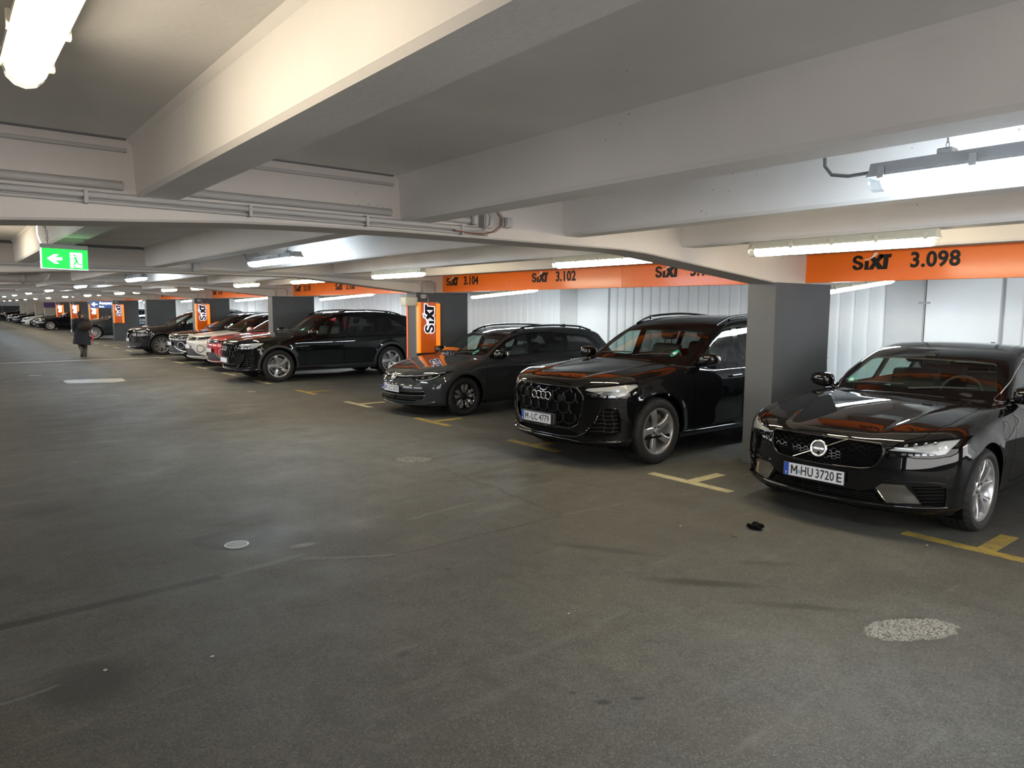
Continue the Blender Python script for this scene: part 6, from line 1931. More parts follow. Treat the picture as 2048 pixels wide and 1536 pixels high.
# ---------------------------------------------------------------- car shapes (x back from the front axle, z up)
def ws_poly(zb, zt, yb, yt, sag=0.012):
    return [(0.0, zt), (yt * 0.6, zt - 0.006), (yt * 0.92, zt - 0.022), (yt, zt - 0.045), (yb, zb + sag + 0.02), (yb * 0.96, zb + sag), (yb * 0.5, zb + sag * 0.3), (0.0, zb)]
SEC = [(-0.3, -0.16), (0.0, -0.075), (0.10, -0.035), (0.28, -0.022), (0.50, -0.004), (0.66, 0.0), (0.80, -0.008), (0.90, -0.028), (1.0, -0.066), (1.15, -0.17), (1.6, -0.6)]
VOLVO = dict(
    wb=2.94, R=0.340, rim=0.247, tyre_w=0.245, arch_r=0.385, track_half=0.925, wheel='turbine', zbot=0.175, box=(-0.90, 4.12), gbox=(0.50, 3.95), flare=0.014,
    wp=[(-0.9, 0.895), (-0.5, 0.925), (0, 0.935), (1.4, 0.925), (2.9, 0.938), (3.6, 0.905), (4.1, 0.86)], sec=SEC,
    belt=[(-0.85, 0.77), (-0.5, 0.835), (-0.1, 0.885), (0.4, 0.925), (1.0, 0.95), (2.2, 0.965), (3.2, 0.985), (4.1, 0.99)], sill=[(-0.9, 0.20), (4.1, 0.20)],
    hood=[(-0.95, 0.715), (-0.86, 0.748), (-0.76, 0.782), (-0.6, 0.825), (-0.3, 0.885), (0.0, 0.932), (0.3, 0.965), (0.62, 0.988), (0.8, 0.985), (1.2, 0.935), (2.9, 0.95), (3.4, 1.04), (3.8, 1.055), (4.05, 1.04), (4.15, 1.0)],
    crown=[(-0.9, 0.015), (-0.6, 0.045), (0.0, 0.065), (0.6, 0.07), (1.0, 0.03), (3, 0.03), (4, 0.06)], shoulder_r=[(-0.9, 0.09), (0.0, 0.085), (0.6, 0.05), (1.0, 0.028), (3.2, 0.03), (4, 0.08)],
    nose=[(0.15, -0.72), (0.19, -0.79), (0.24, -0.838), (0.30, -0.852), (0.36, -0.855), (0.42, -0.872), (0.50, -0.876), (0.60, -0.868), (0.70, -0.848), (0.76, -0.815), (0.82, -0.74), (0.95, -0.5)], plan=(0.28, 0.36), nose_k=0.05,
    tail=[(0.15, 3.9), (0.3, 4.02), (0.6, 4.09), (0.9, 4.08), (1.05, 4.06)], rplan=(0.18, 0.3), hood_crease=(0.36, 0.20, 0.013),
    roof=[(0.35, 0.80), (0.68, 0.995), (0.95, 1.168), (1.20, 1.30), (1.40, 1.368), (1.62, 1.405), (1.95, 1.43), (2.4, 1.418), (2.8, 1.37), (3.2, 1.26), (3.6, 1.12), (3.95, 0.98)],
    wg=[(0.4, 0.775), (0.8, 0.80), (1.3, 0.825), (2.2, 0.825), (3.0, 0.78), (3.8, 0.66)], tum=0.42, roof_crown=0.07, wbow=(0.20, 0.16), gk=0.06,
    door_f=(0.66, 1.86, 0.62, 1.88), door_r=(1.87, 2.82, 1.89, 2.60), door_z=0.10, bonnet=[(-0.80, 0.30), (-0.79, 0.50), (-0.60, 0.68), (-0.25, 0.745), (0.25, 0.755), (0.64, 0.72), (0.58, 0.40)], cabin=(0.95, 3.3), handle_z=0.80,
    dlo=rp([(0.78, 0.965), (1.6, 0.985), (2.7, 1.005), (3.12, 1.04), (3.15, 1.075), (2.75, 1.245), (2.35, 1.315), (1.95, 1.335), (1.6, 1.305), (1.25, 1.20), (0.98, 1.08)], 0.05),
    wins=[(rp([(0.95, 0.985), (1.80, 1.005), (1.86, 1.30), (1.60, 1.282), (1.28, 1.185), (1.04, 1.06)], 0.03), 'clear', 'f'), (rp([(1.90, 1.008), (2.62, 1.022), (2.66, 1.21), (2.35, 1.29), (1.95, 1.31)], 0.03), 'clear', 'r'), (rp([(2.67, 1.025), (3.02, 1.05), (2.72, 1.19)], 0.02), 'dark', None)],
    ws=ws_poly(1.0, 1.335, 0.735, 0.60), rearwin=[(0.0, 1.36), (0.45, 1.34), (0.55, 1.12), (0.0, 1.10)], dlo_bar=M_CHROME, mirror=(0.92, 0.835, 1.03), sticker=(0.60, 1.055), seat_x=1.55, seat_z=0.70, antenna=2.9, roof_front=(1.25, 1.37),
    flap=(0.42, 0.775, 0.075), front=front_volvo, liner_pale=True)
Q7 = dict(
    wb=3.0, R=0.384, rim=0.262, tyre_w=0.265, arch_r=0.437, track_half=0.97, wheel='five', zbot=0.23, box=(-0.96, 4.2), gbox=(0.42, 4.2), flare=0.018,
    wp=[(-0.95, 0.945), (-0.4, 0.97), (0, 0.975), (1.4, 0.955), (3.0, 0.975), (3.7, 0.94), (4.15, 0.88)], sec=SEC,
    belt=[(-0.9, 0.945), (-0.5, 0.985), (0, 1.025), (0.6, 1.065), (2, 1.085), (3.2, 1.115), (4.15, 1.14)], sill=[(-1, 0.25), (4.2, 0.25)],
    hood=[(-1.0, 0.885), (-0.90, 0.925), (-0.80, 0.965), (-0.6, 1.01), (-0.2, 1.065), (0.2, 1.11), (0.5, 1.14), (0.7, 1.135), (1.1, 1.065), (3.8, 1.085), (4.2, 1.10)],
    crown=[(-0.9, 0.01), (-0.6, 0.04), (0, 0.06), (0.6, 0.07), (1, 0.03), (4, 0.03)], shoulder_r=[(-0.9, 0.08), (0, 0.08), (0.6, 0.05), (1.0, 0.028), (4.2, 0.04)],
    nose=[(0.20, -0.79), (0.25, -0.86), (0.30, -0.905), (0.36, -0.905), (0.45, -0.912), (0.6, -0.925), (0.78, -0.925), (0.88, -0.905), (0.95, -0.86), (1.0, -0.79), (1.1, -0.55)], plan=(0.27, 0.30), nose_k=0.05,
    tail=[(0.2, 4.0), (0.4, 4.12), (0.8, 4.15), (1.1, 4.12)], rplan=(0.12, 0.2), hood_crease=(0.40, 0.18, 0.014),
    roof=[(0.25, 0.97), (0.55, 1.145), (0.85, 1.315), (1.12, 1.47), (1.32, 1.56), (1.55, 1.622), (1.95, 1.665), (2.4, 1.68), (3.0, 1.652), (3.45, 1.60), (3.78, 1.535), (3.92, 1.38), (4.12, 1.12), (4.2, 1.0)],
    wg=[(0.3, 0.83), (0.7, 0.865), (1.3, 0.885), (2.6, 0.885), (3.5, 0.85), (4.1, 0.80)], tum=0.30, roof_crown=0.05, wbow=(0.20, 0.10), gk=0.06,
    door_f=(0.63, 1.66, 0.66, 1.68), door_r=(1.67, 2.72, 1.69, 2.46), door_z=0.12, bonnet=[(-0.85, 0.30), (-0.84, 0.50), (-0.68, 0.72), (-0.3, 0.80), (0.2, 0.815), (0.56, 0.78), (0.47, 0.40)], cabin=(0.85, 3.9), handle_z=0.93,
    clad=0.055, skirt=0.11, clad_mat=M_GLOSSBLK,
    dlo=rp([(0.72, 1.075), (2.0, 1.10), (3.4, 1.135), (3.74, 1.165), (3.70, 1.20), (3.28, 1.445), (3.05, 1.515), (2.3, 1.565), (1.7, 1.555), (1.4, 1.50), (1.12, 1.375), (0.90, 1.215)], 0.05),
    wins=[(rp([(0.98, 1.105), (1.60, 1.118), (1.66, 1.53), (1.44, 1.488), (1.16, 1.36), (0.99, 1.22)], 0.03), 'clear', 'f'), (rp([(1.72, 1.12), (2.58, 1.138), (2.60, 1.53), (2.2, 1.545), (1.76, 1.535)], 0.03), 'dark', 'r'), (rp([(2.66, 1.145), (3.60, 1.172), (3.24, 1.405), (3.02, 1.485), (2.68, 1.512)], 0.04), 'dark', None)],
    ws=ws_poly(1.15, 1.535, 0.785, 0.67), rearwin=[(0.0, 1.53), (0.5, 1.51), (0.62, 1.25), (0.0, 1.24)], dlo_bar=M_GLOSSBLK, mirror=(0.83, 0.92, 1.165), sticker=(-0.55, 1.22), seat_x=1.45, seat_z=0.84, antenna=3.35, roof_front=(1.28, 1.56), rails=(1.45, 3.45, 0.66, 0.64), front=front_q7, mirror_strip=True, liner_pale=False)
GOLF = dict(
    wb=2.70, R=0.322, rim=0.222, tyre_w=0.215, arch_r=0.365, track_half=0.885, wheel='blades', zbot=0.165, box=(-0.89, 3.82), gbox=(0.22, 3.85), flare=0.014,
    wp=[(-0.85, 0.855), (-0.4, 0.885), (0, 0.893), (1.3, 0.882), (2.68, 0.893), (3.3, 0.865), (3.8, 0.81)], sec=SEC,
    belt=[(-0.8, 0.70), (-0.4, 0.79), (0.0, 0.85), (0.45, 0.895), (1.2, 0.92), (2.4, 0.955), (3.3, 0.985), (3.8, 1.0)], sill=[(-0.9, 0.19), (3.8, 0.19)],
    hood=[(-0.92, 0.63), (-0.84, 0.665), (-0.74, 0.715), (-0.55, 0.78), (-0.25, 0.85), (0.1, 0.91), (0.35, 0.945), (0.5, 0.945), (0.9, 0.905), (3.5, 0.965), (3.8, 0.98)],
    crown=[(-0.9, 0.01), (-0.6, 0.04), (0, 0.06), (0.5, 0.07), (1, 0.03), (4, 0.03)], shoulder_r=[(-0.9, 0.08), (0, 0.08), (0.5, 0.05), (0.9, 0.028), (3.8, 0.04)],
    nose=[(0.15, -0.74), (0.19, -0.80), (0.25, -0.845), (0.35, -0.855), (0.45, -0.86), (0.53, -0.848), (0.60, -0.818), (0.66, -0.785), (0.72, -0.73), (0.85, -0.52)], plan=(0.29, 0.50), nose_k=0.05,
    tail=[(0.15, 3.6), (0.3, 3.72), (0.7, 3.78), (1.0, 3.76)], rplan=(0.14, 0.3), hood_crease=(0.34, 0.22, 0.010),
    roof=[(0.1, 0.83), (0.32, 0.945), (0.62, 1.105), (0.90, 1.24), (1.12, 1.33), (1.35, 1.39), (1.7, 1.43), (2.2, 1.438), (2.8, 1.415), (3.2, 1.37), (3.40, 1.32), (3.55, 1.18), (3.72, 1.0), (3.85, 0.85)],
    wg=[(0.1, 0.74), (0.5, 0.775), (1.1, 0.80), (2.2, 0.80), (3.1, 0.755), (3.7, 0.70)], tum=0.36, roof_crown=0.06, wbow=(0.22, 0.14), gk=0.06,
    door_f=(0.47, 1.50, 0.44, 1.52), door_r=(1.51, 2.42, 1.53, 2.22), door_z=0.11, bonnet=[(-0.76, 0.30), (-0.74, 0.46), (-0.55, 0.64), (-0.2, 0.715), (0.15, 0.725), (0.40, 0.70), (0.33, 0.40)], cabin=(0.70, 3.45), handle_z=0.815,
    dlo=rp([(0.56, 0.93), (1.5, 0.955), (2.6, 0.985), (3.30, 1.02), (3.34, 1.06), (3.05, 1.235), (2.75, 1.285), (2.0, 1.335), (1.6, 1.335), (1.3, 1.295), (1.0, 1.205), (0.72, 1.05)], 0.05),
    wins=[(rp([(0.80, 0.955), (1.44, 0.972), (1.50, 1.30), (1.32, 1.275), (1.02, 1.175), (0.83, 1.06)], 0.03), 'clear', 'f'), (rp([(1.55, 0.975), (2.32, 0.995), (2.38, 1.275), (2.0, 1.308), (1.59, 1.31)], 0.03), 'dark', 'r'), (rp([(2.42, 1.0), (3.18, 1.035), (3.0, 1.205), (2.74, 1.25), (2.46, 1.268)], 0.04), 'dark', None)],
    ws=ws_poly(0.955, 1.325, 0.71, 0.575), rearwin=[(0.0, 1.29), (0.45, 1.27), (0.55, 1.08), (0.0, 1.07)], dlo_bar=M_GLOSSBLK, mirror=(0.70, 0.835, 0.985), sticker=(-0.47, 1.01), seat_x=1.30, seat_z=0.66, antenna=2.95, roof_front=(1.05, 1.34), rails=(1.20, 3.20, 0.575, 0.555), front=front_golf, mirror_mat=M_GLOSSBLK, mirror_strip=True, liner_pale=False)
TROC = dict(
    wb=2.60, R=0.335, rim=0.222, tyre_w=0.215, arch_r=0.385, track_half=0.895, wheel='yspoke', zbot=0.20, box=(-0.87, 3.45), gbox=(0.15, 3.45), flare=0.014, res=0.075,
    wp=[(-0.85, 0.865), (-0.4, 0.895), (0, 0.905), (1.3, 0.893), (2.6, 0.905), (3.1, 0.875), (3.4, 0.83)], sec=SEC,
    belt=[(-0.8, 0.86), (-0.4, 0.915), (0, 0.955), (0.45, 0.985), (1.2, 1.01), (2.4, 1.05), (3.4, 1.09)], sill=[(-0.9, 0.23), (3.5, 0.23)],
    hood=[(-0.9, 0.80), (-0.83, 0.845), (-0.72, 0.895), (-0.5, 0.945), (-0.2, 0.985), (0.1, 1.015), (0.35, 1.035), (0.5, 1.03), (0.9, 0.99), (3.2, 1.05), (3.4, 1.07)],
    crown=[(-0.9, 0.01), (-0.6, 0.04), (0, 0.055), (0.5, 0.06), (1, 0.03), (4, 0.03)], shoulder_r=[(-0.9, 0.08), (0, 0.08), (0.5, 0.05), (0.9, 0.03), (3.4, 0.04)],
    nose=[(0.18, -0.72), (0.23, -0.79), (0.30, -0.83), (0.5, -0.84), (0.72, -0.835), (0.82, -0.81), (0.88, -0.77), (0.94, -0.70), (1.02, -0.5)], plan=(0.27, 0.42), nose_k=0.05,
    tail=[(0.2, 3.25), (0.4, 3.36), (0.8, 3.40), (1.1, 3.36)], rplan=(0.13, 0.3),
    roof=[(0.05, 0.9), (0.30, 1.035), (0.62, 1.22), (0.90, 1.37), (1.12, 1.46), (1.35, 1.52), (1.7, 1.555), (2.2, 1.55), (2.7, 1.505), (2.95, 1.46), (3.1, 1.35), (3.3, 1.12), (3.4, 1.0)],
    wg=[(0.1, 0.76), (0.5, 0.79), (1.1, 0.81), (2.2, 0.81), (3.1, 0.76), (3.4, 0.72)], tum=0.34, roof_crown=0.06, wbow=(0.2, 0.14), gk=0.06,
    door_f=(0.47, 1.46, 0.44, 1.48), door_r=(1.47, 2.32, 1.49, 2.1), door_z=0.13, bonnet=[(-0.76, 0.30), (-0.74, 0.46), (-0.55, 0.66), (-0.2, 0.73), (0.15, 0.74), (0.38, 0.71), (0.31, 0.40)], cabin=(0.68, 3.1), handle_z=0.90, clad=0.05, skirt=0.12,
    dlo=rp([(0.56, 1.015), (1.5, 1.04), (2.6, 1.085), (2.85, 1.13), (2.55, 1.36), (2.1, 1.435), (1.6, 1.445), (1.3, 1.405), (1.0, 1.31), (0.72, 1.15)], 0.05),
    wins=[(rp([(0.78, 1.04), (1.40, 1.058), (1.46, 1.41), (1.30, 1.385), (1.02, 1.285), (0.82, 1.16)], 0.03), 'clear', 'f'), (rp([(1.50, 1.06), (2.45, 1.095), (2.5, 1.32), (2.1, 1.405), (1.55, 1.415)], 0.03), 'dark', 'r')],
    ws=ws_poly(1.045, 1.43, 0.725, 0.60), rearwin=[(0.0, 1.42), (0.45, 1.40), (0.55, 1.22), (0.0, 1.2)], dlo_bar=M_CHROME, mirror=(0.72, 0.85, 1.085), seat_x=1.28, seat_z=0.76, roof_front=(1.05, 1.46), rails=(1.2, 2.8, 0.60, 0.57), rail_mat=M_ALLOY, front=front_troc, liner_pale=False)
def derive(sp, sx, sy, sz, **kw):
    d = dict(sp)
    for k in ('wp', 'wg'): d[k] = [(a * sx, b * sy) for a, b in sp[k]]
    for k in ('belt', 'sill', 'hood', 'roof'): d[k] = [(a * sx, b * sz) for a, b in sp[k]]
    for k in ('crown', 'shoulder_r'): d[k] = [(a * sx, b) for a, b in sp[k]]
    for k in ('nose', 'tail'): d[k] = [(a * sz, b * sx) for a, b in sp[k]]
    d['bonnet'] = [(a * sx, b * sy) for a, b in sp['bonnet']]
    d['dlo'] = [(a * sx, b * sz) for a, b in sp['dlo']]
    d['wins'] = [([(a * sx, b * sz) for a, b in p], k, q) for p, k, q in sp['wins']]
    for k in ('ws', 'rearwin'): d[k] = [(a * sy, b * sz) for a, b in sp[k]]
    for k in ('box', 'gbox', 'cabin', 'door_f', 'door_r'): d[k] = tuple(v * sx for v in sp[k])
    d['wb'] = sp['wb'] * sx; d['track_half'] = sp['track_half'] * sy
    d['mirror'] = (sp['mirror'][0] * sx, sp['mirror'][1] * sy, sp['mirror'][2] * sz)
    d['roof_front'] = (sp['roof_front'][0] * sx, sp['roof_front'][1] * sz)
    d['seat_x'] = sp['seat_x'] * sx; d['seat_z'] = sp['seat_z'] * sz; d['handle_z'] = sp['handle_z'] * sz; d['zbot'] = sp['zbot'] * sz
    if sp.get('rails'): d['rails'] = (sp['rails'][0] * sx, sp['rails'][1] * sx, sp['rails'][2] * sy, sp['rails'][3] * sy)
    d.update(kw)
    return d
XC = derive(TROC, 1.10, 1.045, 1.055, R=0.365, rim=0.26, tyre_w=0.235, arch_r=0.415, front=front_xc, wheel='yspoke', rail_mat=M_GLOSSBLK, clad=0.03, skirt=0.08)
CAY = derive(Q7, 0.965, 1.0, 0.985, R=0.37, rim=0.27, tyre_w=0.265, arch_r=0.415, front=front_cay, wheel='many', clad=None, res=0.075, dlo_bar=M_CHROME_D, hood_crease=None)
CAY['hood'] = [(-1.0, 0.80), (-0.90, 0.85), (-0.78, 0.905), (-0.55, 0.965), (-0.2, 1.03), (0.2, 1.085), (0.5, 1.115), (0.7, 1.115), (1.1, 1.05), (3.7, 1.07), (4.1, 1.08)]
CAY['belt'] = [(-0.9, 0.89), (-0.5, 0.955), (0, 1.005), (0.6, 1.045), (2, 1.07), (3.2, 1.095), (4.1, 1.12)]

# ---------------------------------------------------------------- the parked row
sedan, _, _ = build_car('car', 'black sedan with a slashed ring emblem and plate M HU 3720 E', VOLVO, (6.43, 2.87), P_BLACK)
sp_plate = [[('M', 0.195, 0.058), ('LC', 0.075, 0.105), ('4779', -0.055, 0.17)], 0.105, False]
suv, _, _ = build_car('car', 'large black car with four ring emblem and plate M LC 4779 beside the plain column', Q7, (6.316, 6.12), P_BLACK)
estate, _, _ = build_car('car', 'dark grey estate car with roof rails and plate M LC 3332', GOLF, (6.668, 10.36), P_GREY)
P_OF = {}
def strip_plate(root):
    for ch in list(root.children):
        if ch.name.startswith('number_plate'):
            for q in list(ch.children):
                if q.name.startswith(('plate_text', 'country_letter')):
                    bpy.data.objects.remove(q)
def recolour(root, old, new):
    for ch in root.children_recursive:
        for i, sl in enumerate(ch.material_slots):
            if sl.material == old:
                sl.link = 'OBJECT'; sl.material = new
def copy_car(src, label, loc, old=None, new=None, plate=False):
    c = copy_tree(src)
    c.location = (loc[0], loc[1], 0)
    c['label'] = label
    if not plate: strip_plate(c)
    if new: recolour(c, old, new)
    return c
far_suv = copy_car(suv, 'large black car with silver five arm wheels beyond the orange light box column', (6.22, 17.42))
for ch in far_suv.children:
    if ch.name.startswith(('arch_trim', 'side_skirt')):
        ch.material_slots[0].link = 'OBJECT'; ch.material_slots[0].material = pmat('cladding_grey', (0.020, 0.021, 0.022), 0.5)
red, _, _ = build_car('car', 'red compact off-roader with silver bumper trim behind the farther large black car', TROC, (6.66, 20.55), P_RED)
white = copy_car(red, 'white compact off-roader with black roof and silver bumper trim', (6.68, 22.75), P_RED, P_WHITE)
for ch in white.children:
    if ch.name.startswith('roof') and not ch.name.startswith('roof_rail'):
        ch.material_slots[0].material = P_BLACK
    if ch.name.startswith('fog_ring'):
        ch.material_slots[0].link = 'OBJECT'; ch.material_slots[0].material = M_CHROME_D
copy_car(red, 'black compact off-roader with silver bumper trim in front of the third orange light box', (6.70, 24.98), P_RED, P_BLACK2)
xc, _, _ = build_car('car', 'black off-roader with silver twin arm wheels parked past the small black car', XC, (6.36, 29.2), P_BLACK2)
cay, _, _ = build_car('car', 'dark grey large off-roader under the blue hanging sign behind the person', CAY, (6.42, 43.9), P_DGREY)
copy_car(sedan, 'black low car whose bright bonnet shows just past the grey off-roader', (6.45, 62.8))
copy_car(sedan, 'black saloon between the orange light boxes and the white car far away', (6.9, 69.6), P_BLACK, P_BLUEBLK)
copy_car(estate, 'small white car with a dark oval grille at the far end', (6.45, 73.2), P_GREY, P_WHITE)
copy_car(estate, 'dark blue car beyond the small white car far away', (6.45, 82.0), P_GREY, P_BLUEBLK)
copy_car(sedan, 'dark car second from the end of the far row', (6.45, 89.5), P_BLACK, P_BLUEBLK)
copy_car(suv, 'tall black car last in the far row', (6.45, 99.0))

# ================================================================ PERSON walking away
M_SKIN = pmat('skin', (0.45, 0.24, 0.17), 0.5)
M_HAIR = pmat('hair_brown', (0.035, 0.022, 0.015), 0.6, noise=(60, 0.5))
M_COAT = pmat('coat_navy', (0.010, 0.012, 0.022), 0.85, noise=(20, 0.3))
M_TROUSER = pmat('trouser_black', (0.010, 0.010, 0.011), 0.8)
M_BOOT = pmat('boot_grey', (0.07, 0.062, 0.052), 0.6)
M_BAG = pmat('bag_brown', (0.026, 0.015, 0.010), 0.7)
M_PINK = pmat('pink_cloth', (0.50, 0.05, 0.10), 0.6)
pr = thing('person', 'person in a long navy coat walking away down the aisle past the black off-roader', 'person', (3.93, 28.9, 0))
# skeleton: (x right, y walking direction, z), radius
J = {'pelvis': ((0, 0, 0.82), 0.125), 'waist': ((0, 0.0, 0.98), 0.115), 'chest': ((0, 0.0, 1.18), 0.135), 'neckb': ((0, 0.0, 1.335), 0.07), 'neck': ((0.005, 0.015, 1.40), 0.048),
     'head': ((0.015, 0.02, 1.47), 0.070), 'crown': ((0.015, 0.015, 1.545), 0.068),
     'shr': ((0.155, 0, 1.30), 0.062), 'elr': ((0.27, -0.02, 1.10), 0.042), 'wrr': ((0.315, 0.16, 1.13), 0.030), 'par': ((0.33, 0.215, 1.145), 0.033),
     'shl': ((-0.155, 0, 1.30), 0.062), 'ell': ((-0.225, -0.05, 1.06), 0.042), 'wrl': ((-0.215, 0.08, 0.87), 0.030), 'pal': ((-0.21, 0.10, 0.81), 0.033),
     'hpr': ((0.085, 0, 0.78), 0.095), 'knr': ((0.075, 0.05, 0.45), 0.058), 'anr': ((0.07, -0.03, 0.085), 0.040), 'tor': ((0.075, 0.11, 0.04), 0.035),
     'hpl': ((-0.085, 0, 0.78), 0.095), 'knl': ((-0.06, 0.10, 0.46), 0.058), 'anl': ((-0.045, -0.14, 0.16), 0.040), 'tol': ((-0.045, -0.06, 0.055), 0.034)}
E_ = [('pelvis', 'waist'), ('waist', 'chest'), ('chest', 'neckb'), ('neckb', 'neck'), ('neck', 'head'), ('head', 'crown'), ('chest', 'shr'), ('shr', 'elr'), ('elr', 'wrr'), ('wrr', 'par'), ('chest', 'shl'), ('shl', 'ell'), ('ell', 'wrl'), ('wrl', 'pal'),
      ('pelvis', 'hpr'), ('hpr', 'knr'), ('knr', 'anr'), ('anr', 'tor'), ('pelvis', 'hpl'), ('hpl', 'knl'), ('knl', 'anl'), ('anl', 'tol')]
def fingers(pal, fdir, sdir, tag_):
    p = Vector(J[pal][0]); f = Vector(fdir).normalized(); s = Vector(sdir).normalized(); c = f.cross(s)
    for i, (o, l) in enumerate(((-0.024, 0.062), (-0.008, 0.072), (0.008, 0.068), (0.023, 0.054))):
        a = p + s * o + f * 0.02
        J['%sf%da' % (tag_, i)] = (tuple(a + f * l * 0.5), 0.0095)
        J['%sf%db' % (tag_, i)] = (tuple(a + f * l * 0.9 + c * 0.018), 0.0085)
        E_.extend([(pal, '%sf%da' % (tag_, i)), ('%sf%da' % (tag_, i), '%sf%db' % (tag_, i))])
    J[tag_ + 't0'] = (tuple(p - s * 0.035 + f * 0.005 + c * 0.012), 0.011); J[tag_ + 't1'] = (tuple(p - s * 0.045 + f * 0.035 + c * 0.022), 0.0095)
    E_.extend([(pal, tag_ + 't0'), (tag_ + 't0', tag_ + 't1')])
fingers('par', (0.2, 1, 0.1), (0, 0, -1), 'r')
fingers('pal', (0, 0.2, -1), (0, 1, 0.2), 'l')
nm = list(J)
me = bpy.data.meshes.new('body')
me.from_pydata([J[n][0] for n in nm], [(nm.index(a), nm.index(b)) for a, b in E_], [])
bo = link('body', me, pr)
sk = bo.modifiers.new('skin', 'SKIN')
for i, n in enumerate(nm):
    r = J[n][1]; me.skin_vertices[0].data[i].radius = (r, r)
    me.skin_vertices[0].data[i].use_root = (n == 'pelvis')
ss = bo.modifiers.new('sub', 'SUBSURF'); ss.levels = 1; ss.render_levels = 1
sk.use_smooth_shade = True
dg = bpy.context.evaluated_depsgraph_get(); dg.update()
me2 = bpy.data.meshes.new_from_object(bo.evaluated_get(dg))
bo.modifiers.clear(); bo.data = me2
me2.materials.clear(); me2.materials.append(M_SKIN)
for p in me2.polygons: p.use_smooth = True
# head faces to the right (+x): features
hd = Vector((0.02, 0.02, 1.475))
ft = MB()
superell(ft, (0.098, 0.035, 1.462), (0.022, 0.014, 0.02), 2.0, 10, 6)      # nose
obj('nose', ft, M_SKIN, pr, 1.0)
gl_ = MB()
for dy in (0.0, 0.075):
    gl_.tube([(0.088 + 0.002 * math.cos(a), 0.0 + dy + 0.028 * math.cos(a), 1.487 + 0.020 * math.sin(a)) for a in [2 * PI * i / 14 for i in range(15)]], 0.003, 5, False)
gl_.tube([(0.088, -0.03, 1.49), (0.03, -0.06, 1.49), (0.0, -0.06, 1.485)], 0.003, 5)
obj('glasses', gl_, M_GLOSSBLK, pr, 1.0)
ey = MB()
for dy in (0.002, 0.07): superell(ey, (0.080, dy, 1.487), (0.008, 0.012, 0.007), 2.0, 8, 6)
obj('eyes', ey, M_GLOSSBLK, pr)
mo = MB(); superell(mo, (0.086, 0.035, 1.428), (0.008, 0.022, 0.005), 2.0, 8, 6)
obj('mouth', mo, pmat('lips', (0.30, 0.09, 0.08), 0.5), pr)
er = MB(); superell(er, (0.012, -0.062, 1.470), (0.016, 0.010, 0.028), 2.0, 8, 6)
obj('ear', er, M_SKIN, pr, 1.0)
hm = MB()
superell(hm, (-0.006, 0.012, 1.515), (0.092, 0.090, 0.080), 2.2, 24, 14)
superell(hm, (-0.045, 0.0, 1.445), (0.058, 0.082, 0.075), 2.2, 20, 12)
obj('hair', hm, M_HAIR, pr, 1.2)
# long coat: rings from collar to hem, sleeves
ct = MB()
rings = [(1.375, 0.062, 0.062, 0.0, 0.0), (1.355, 0.085, 0.08, 0, 0), (1.325, 0.165, 0.105, 0, 0), (1.27, 0.205, 0.130, 0, 0), (1.15, 0.205, 0.145, 0, 0), (1.0, 0.205, 0.15, -0.005, 0), (0.85, 0.225, 0.165, -0.01, 0), (0.65, 0.250, 0.185, -0.015, -0.01), (0.50, 0.270, 0.20, -0.02, -0.015), (0.425, 0.280, 0.205, -0.02, -0.015), (0.425, 0.262, 0.188, -0.02, -0.015), (0.60, 0.22, 0.15, -0.02, 0)]
n = 28
for ri, (z, a, b_, ox, oy) in enumerate(rings):
    for i in range(n):
        t = 2 * PI * i / n
        wv = 1 + (0.03 * math.sin(5 * t + 1.0) * max(0, (1.0 - z)))
        ct.v.append((ox + a * wv * math.cos(t), oy + b_ * wv * math.sin(t), z + (0.03 * math.cos(t) if z < 0.5 else 0) * -1))
for r_ in range(len(rings) - 1):
    for i in range(n):
        ct.f.append((r_ * n + i, r_ * n + (i + 1) % n, (r_ + 1) * n + (i + 1) % n, (r_ + 1) * n + i)); ct.m.append(0)
ct.tube([(0.12, 0, 1.29), (0.185, -0.005, 1.26), (0.285, -0.025, 1.095), (0.31, 0.10, 1.115), (0.318, 0.165, 1.132)], [0.075, 0.080, 0.066, 0.056, 0.054], 12)
ct.tube([(-0.12, 0, 1.29), (-0.185, -0.01, 1.26), (-0.235, -0.05, 1.06), (-0.225, 0.02, 0.95), (-0.216, 0.075, 0.88)], [0.075, 0.080, 0.066, 0.058, 0.054], 12)
obj('coat', ct, M_COAT, pr, 1.2)
tr_ = MB()
tr_.tube([(0.085, 0, 0.78), (0.078, 0.05, 0.46), (0.072, 0.0, 0.24)], [0.10, 0.075, 0.066], 12)
tr_.tube([(-0.085, 0, 0.78), (-0.062, 0.10, 0.47), (-0.052, -0.03, 0.28)], [0.10, 0.075, 0.066], 12)
obj('trousers', tr_, M_TROUSER, pr, 1.0)
bt = MB()
bt.tube([(0.072, -0.005, 0.30), (0.07, -0.03, 0.14), (0.07, -0.03, 0.07)], [0.060, 0.054, 0.052], 12)
superell(bt, (0.073, 0.045, 0.045), (0.050, 0.125, 0.045), 2.6, 16, 8)
obj('boot', bt, M_BOOT, pr, 1.0)
bt = MB()
bt.tube([(-0.052, -0.04, 0.34), (-0.046, -0.11, 0.22), (-0.045, -0.14, 0.16)], [0.060, 0.054, 0.052], 12)
n0 = len(bt.v)
superell(bt, (0, 0.075, 0.0), (0.050, 0.125, 0.045), 2.6, 16, 8)
Rm = Matrix.Translation((-0.045, -0.135, 0.125)) @ Matrix.Rotation(-0.75, 4, 'X')
bt.v[n0:] = [tuple(Rm @ Vector(v)) for v in bt.v[n0:]]
obj('boot', bt, M_BOOT, pr, 1.0)
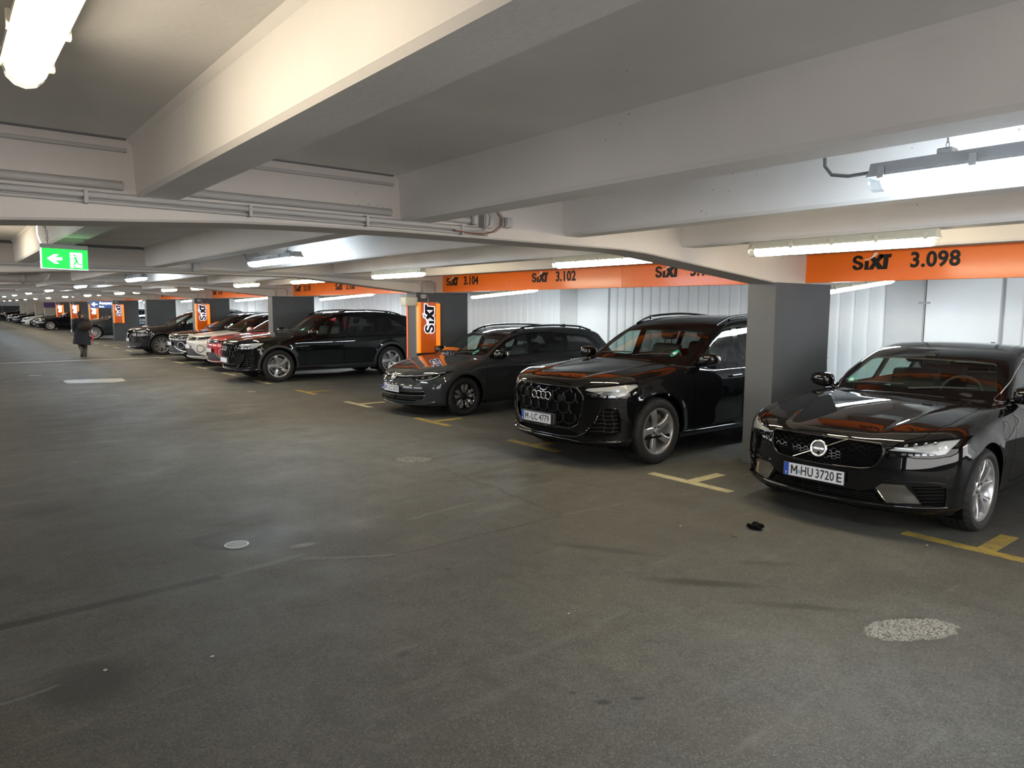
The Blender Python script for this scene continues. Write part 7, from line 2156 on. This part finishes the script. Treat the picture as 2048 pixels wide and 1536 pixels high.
# brown bag slung on the right shoulder, hanging over the back; pink umbrella on the same side
bg = thing('shoulder_bag', 'soft brown shoulder bag on the back of the walking person', 'bag', (4.02, 28.655, 0.97))
bb = MB(); superell(bb, (0, 0, 0.11), (0.215, 0.065, 0.15), 2.4, 24, 12, (0.15, -0.25))
obj('pouch', bb, M_BAG, bg, 1.0)
bb = MB(); bb.tube([(-0.14, 0.0, 0.18), (-0.02, 0.005, 0.29), (0.06, 0.03, 0.385), (0.07, 0.10, 0.42), (0.075, 0.2, 0.425), (0.08, 0.28, 0.40), (0.10, 0.33, 0.33)], 0.014, 8)
bb.tube([(0.17, 0.0, 0.2), (0.12, 0.02, 0.33), (0.085, 0.06, 0.41)], 0.014, 8)
obj('strap', bb, M_BAG, bg, 1.0)
um = thing('umbrella', 'small folded pink umbrella hanging beside the long navy coat', 'umbrella', (4.23, 28.80, 0.53))
u1 = MB(); u1.tube([(0, 0, 0.0), (0.005, 0, 0.06), (0.01, 0, 0.18), (0.0, 0, 0.30)], [0.012, 0.034, 0.040, 0.022], 10)
obj('canopy', u1, M_PINK, um, 1.0)
u2 = MB(); u2.tube([(0, 0, 0.29), (-0.005, 0, 0.40)], 0.018, 8); u2.tube([(-0.005, 0, 0.40), (-0.01, -0.05, 0.46), (-0.06, -0.06, 0.52)], 0.006, 6)
obj('grip', u2, M_PLATE, um, 1.0)

# ================================================================ litter on the floor
def crumple(name, label, loc, r, mat, seed, cat, flat=0.6):
    bm = bmesh.new()
    bmesh.ops.create_icosphere(bm, subdivisions=3, radius=1)
    rnd = random.Random(seed)
    ph = [rnd.uniform(0, 6) for _ in range(9)]
    for v in bm.verts:
        c = v.co.copy()
        k = 1 + 0.28 * math.sin(5 * c.x + ph[0] + 3 * c.z) + 0.22 * math.sin(7 * c.y + ph[1] + 4 * c.x) + 0.15 * math.sin(11 * c.z + ph[2] + 6 * c.y)
        v.co = Vector((c.x * r[0] * k, c.y * r[1] * k, max(-r[2] * 0.8, c.z * r[2] * k)))
    mz = min(v.co.z for v in bm.verts)
    for v in bm.verts: v.co.z -= mz
    o = obj(name, MB().addbm(bm), mat, None, 0.5, loc)
    return tag(o, label, cat)
crumple('black_rag', 'crumpled black rag lying on the floor before the black sedan', (5.04, 3.10, 0.0), (0.042, 0.055, 0.028), pmat('rag', (0.004, 0.004, 0.0045), 0.9, spec=0.1), 5, 'litter')
lf = MB()
for i in range(7):
    t = i / 6; w = 0.011 * math.sin(PI * min(1, t * 1.05 + 0.02)) + 0.001
    for s in (-1, 0, 1): lf.v.append((s * w, (t - 0.5) * 0.055, 0.002 + 0.012 * (t - 0.5) ** 2 * 4 + (0.004 if s else 0)))
for i in range(6):
    for s in (0, 1):
        a = i * 3 + s; lf.f.append((a, a + 1, a + 4, a + 3)); lf.m.append(0)
o = obj('dry_leaf', lf, pmat('leaf_brown', (0.16, 0.09, 0.05), 0.6), None, 1.0, (4.735, 3.09, 0.0)); o.rotation_euler = (0, 0, 1.2)
tag(o, 'small curled brown leaf on the floor beside the black rag', 'leaf')
for i, (x, y, lb) in enumerate(((4.62, 3.52, 'tiny white chip on the floor left of the black rag'), (5.70, 2.07, 'tiny white chip touching the yellow marking before the black sedan'),
                                (2.75, 2.87, 'small pale flake alone in the middle of the bare floor'), (0.98, 3.62, 'small pale flake on the floor below the sealed crack'), (0.53, 3.80, 'small pale chip inside the dark stain at lower left'))):
    c = crumple('paper_chip', lb, (x, y, 0.003), (0.008, 0.006, 0.003), pmat('chip_%d' % i, (0.45, 0.43, 0.40), 0.6), 20 + i, 'litter')
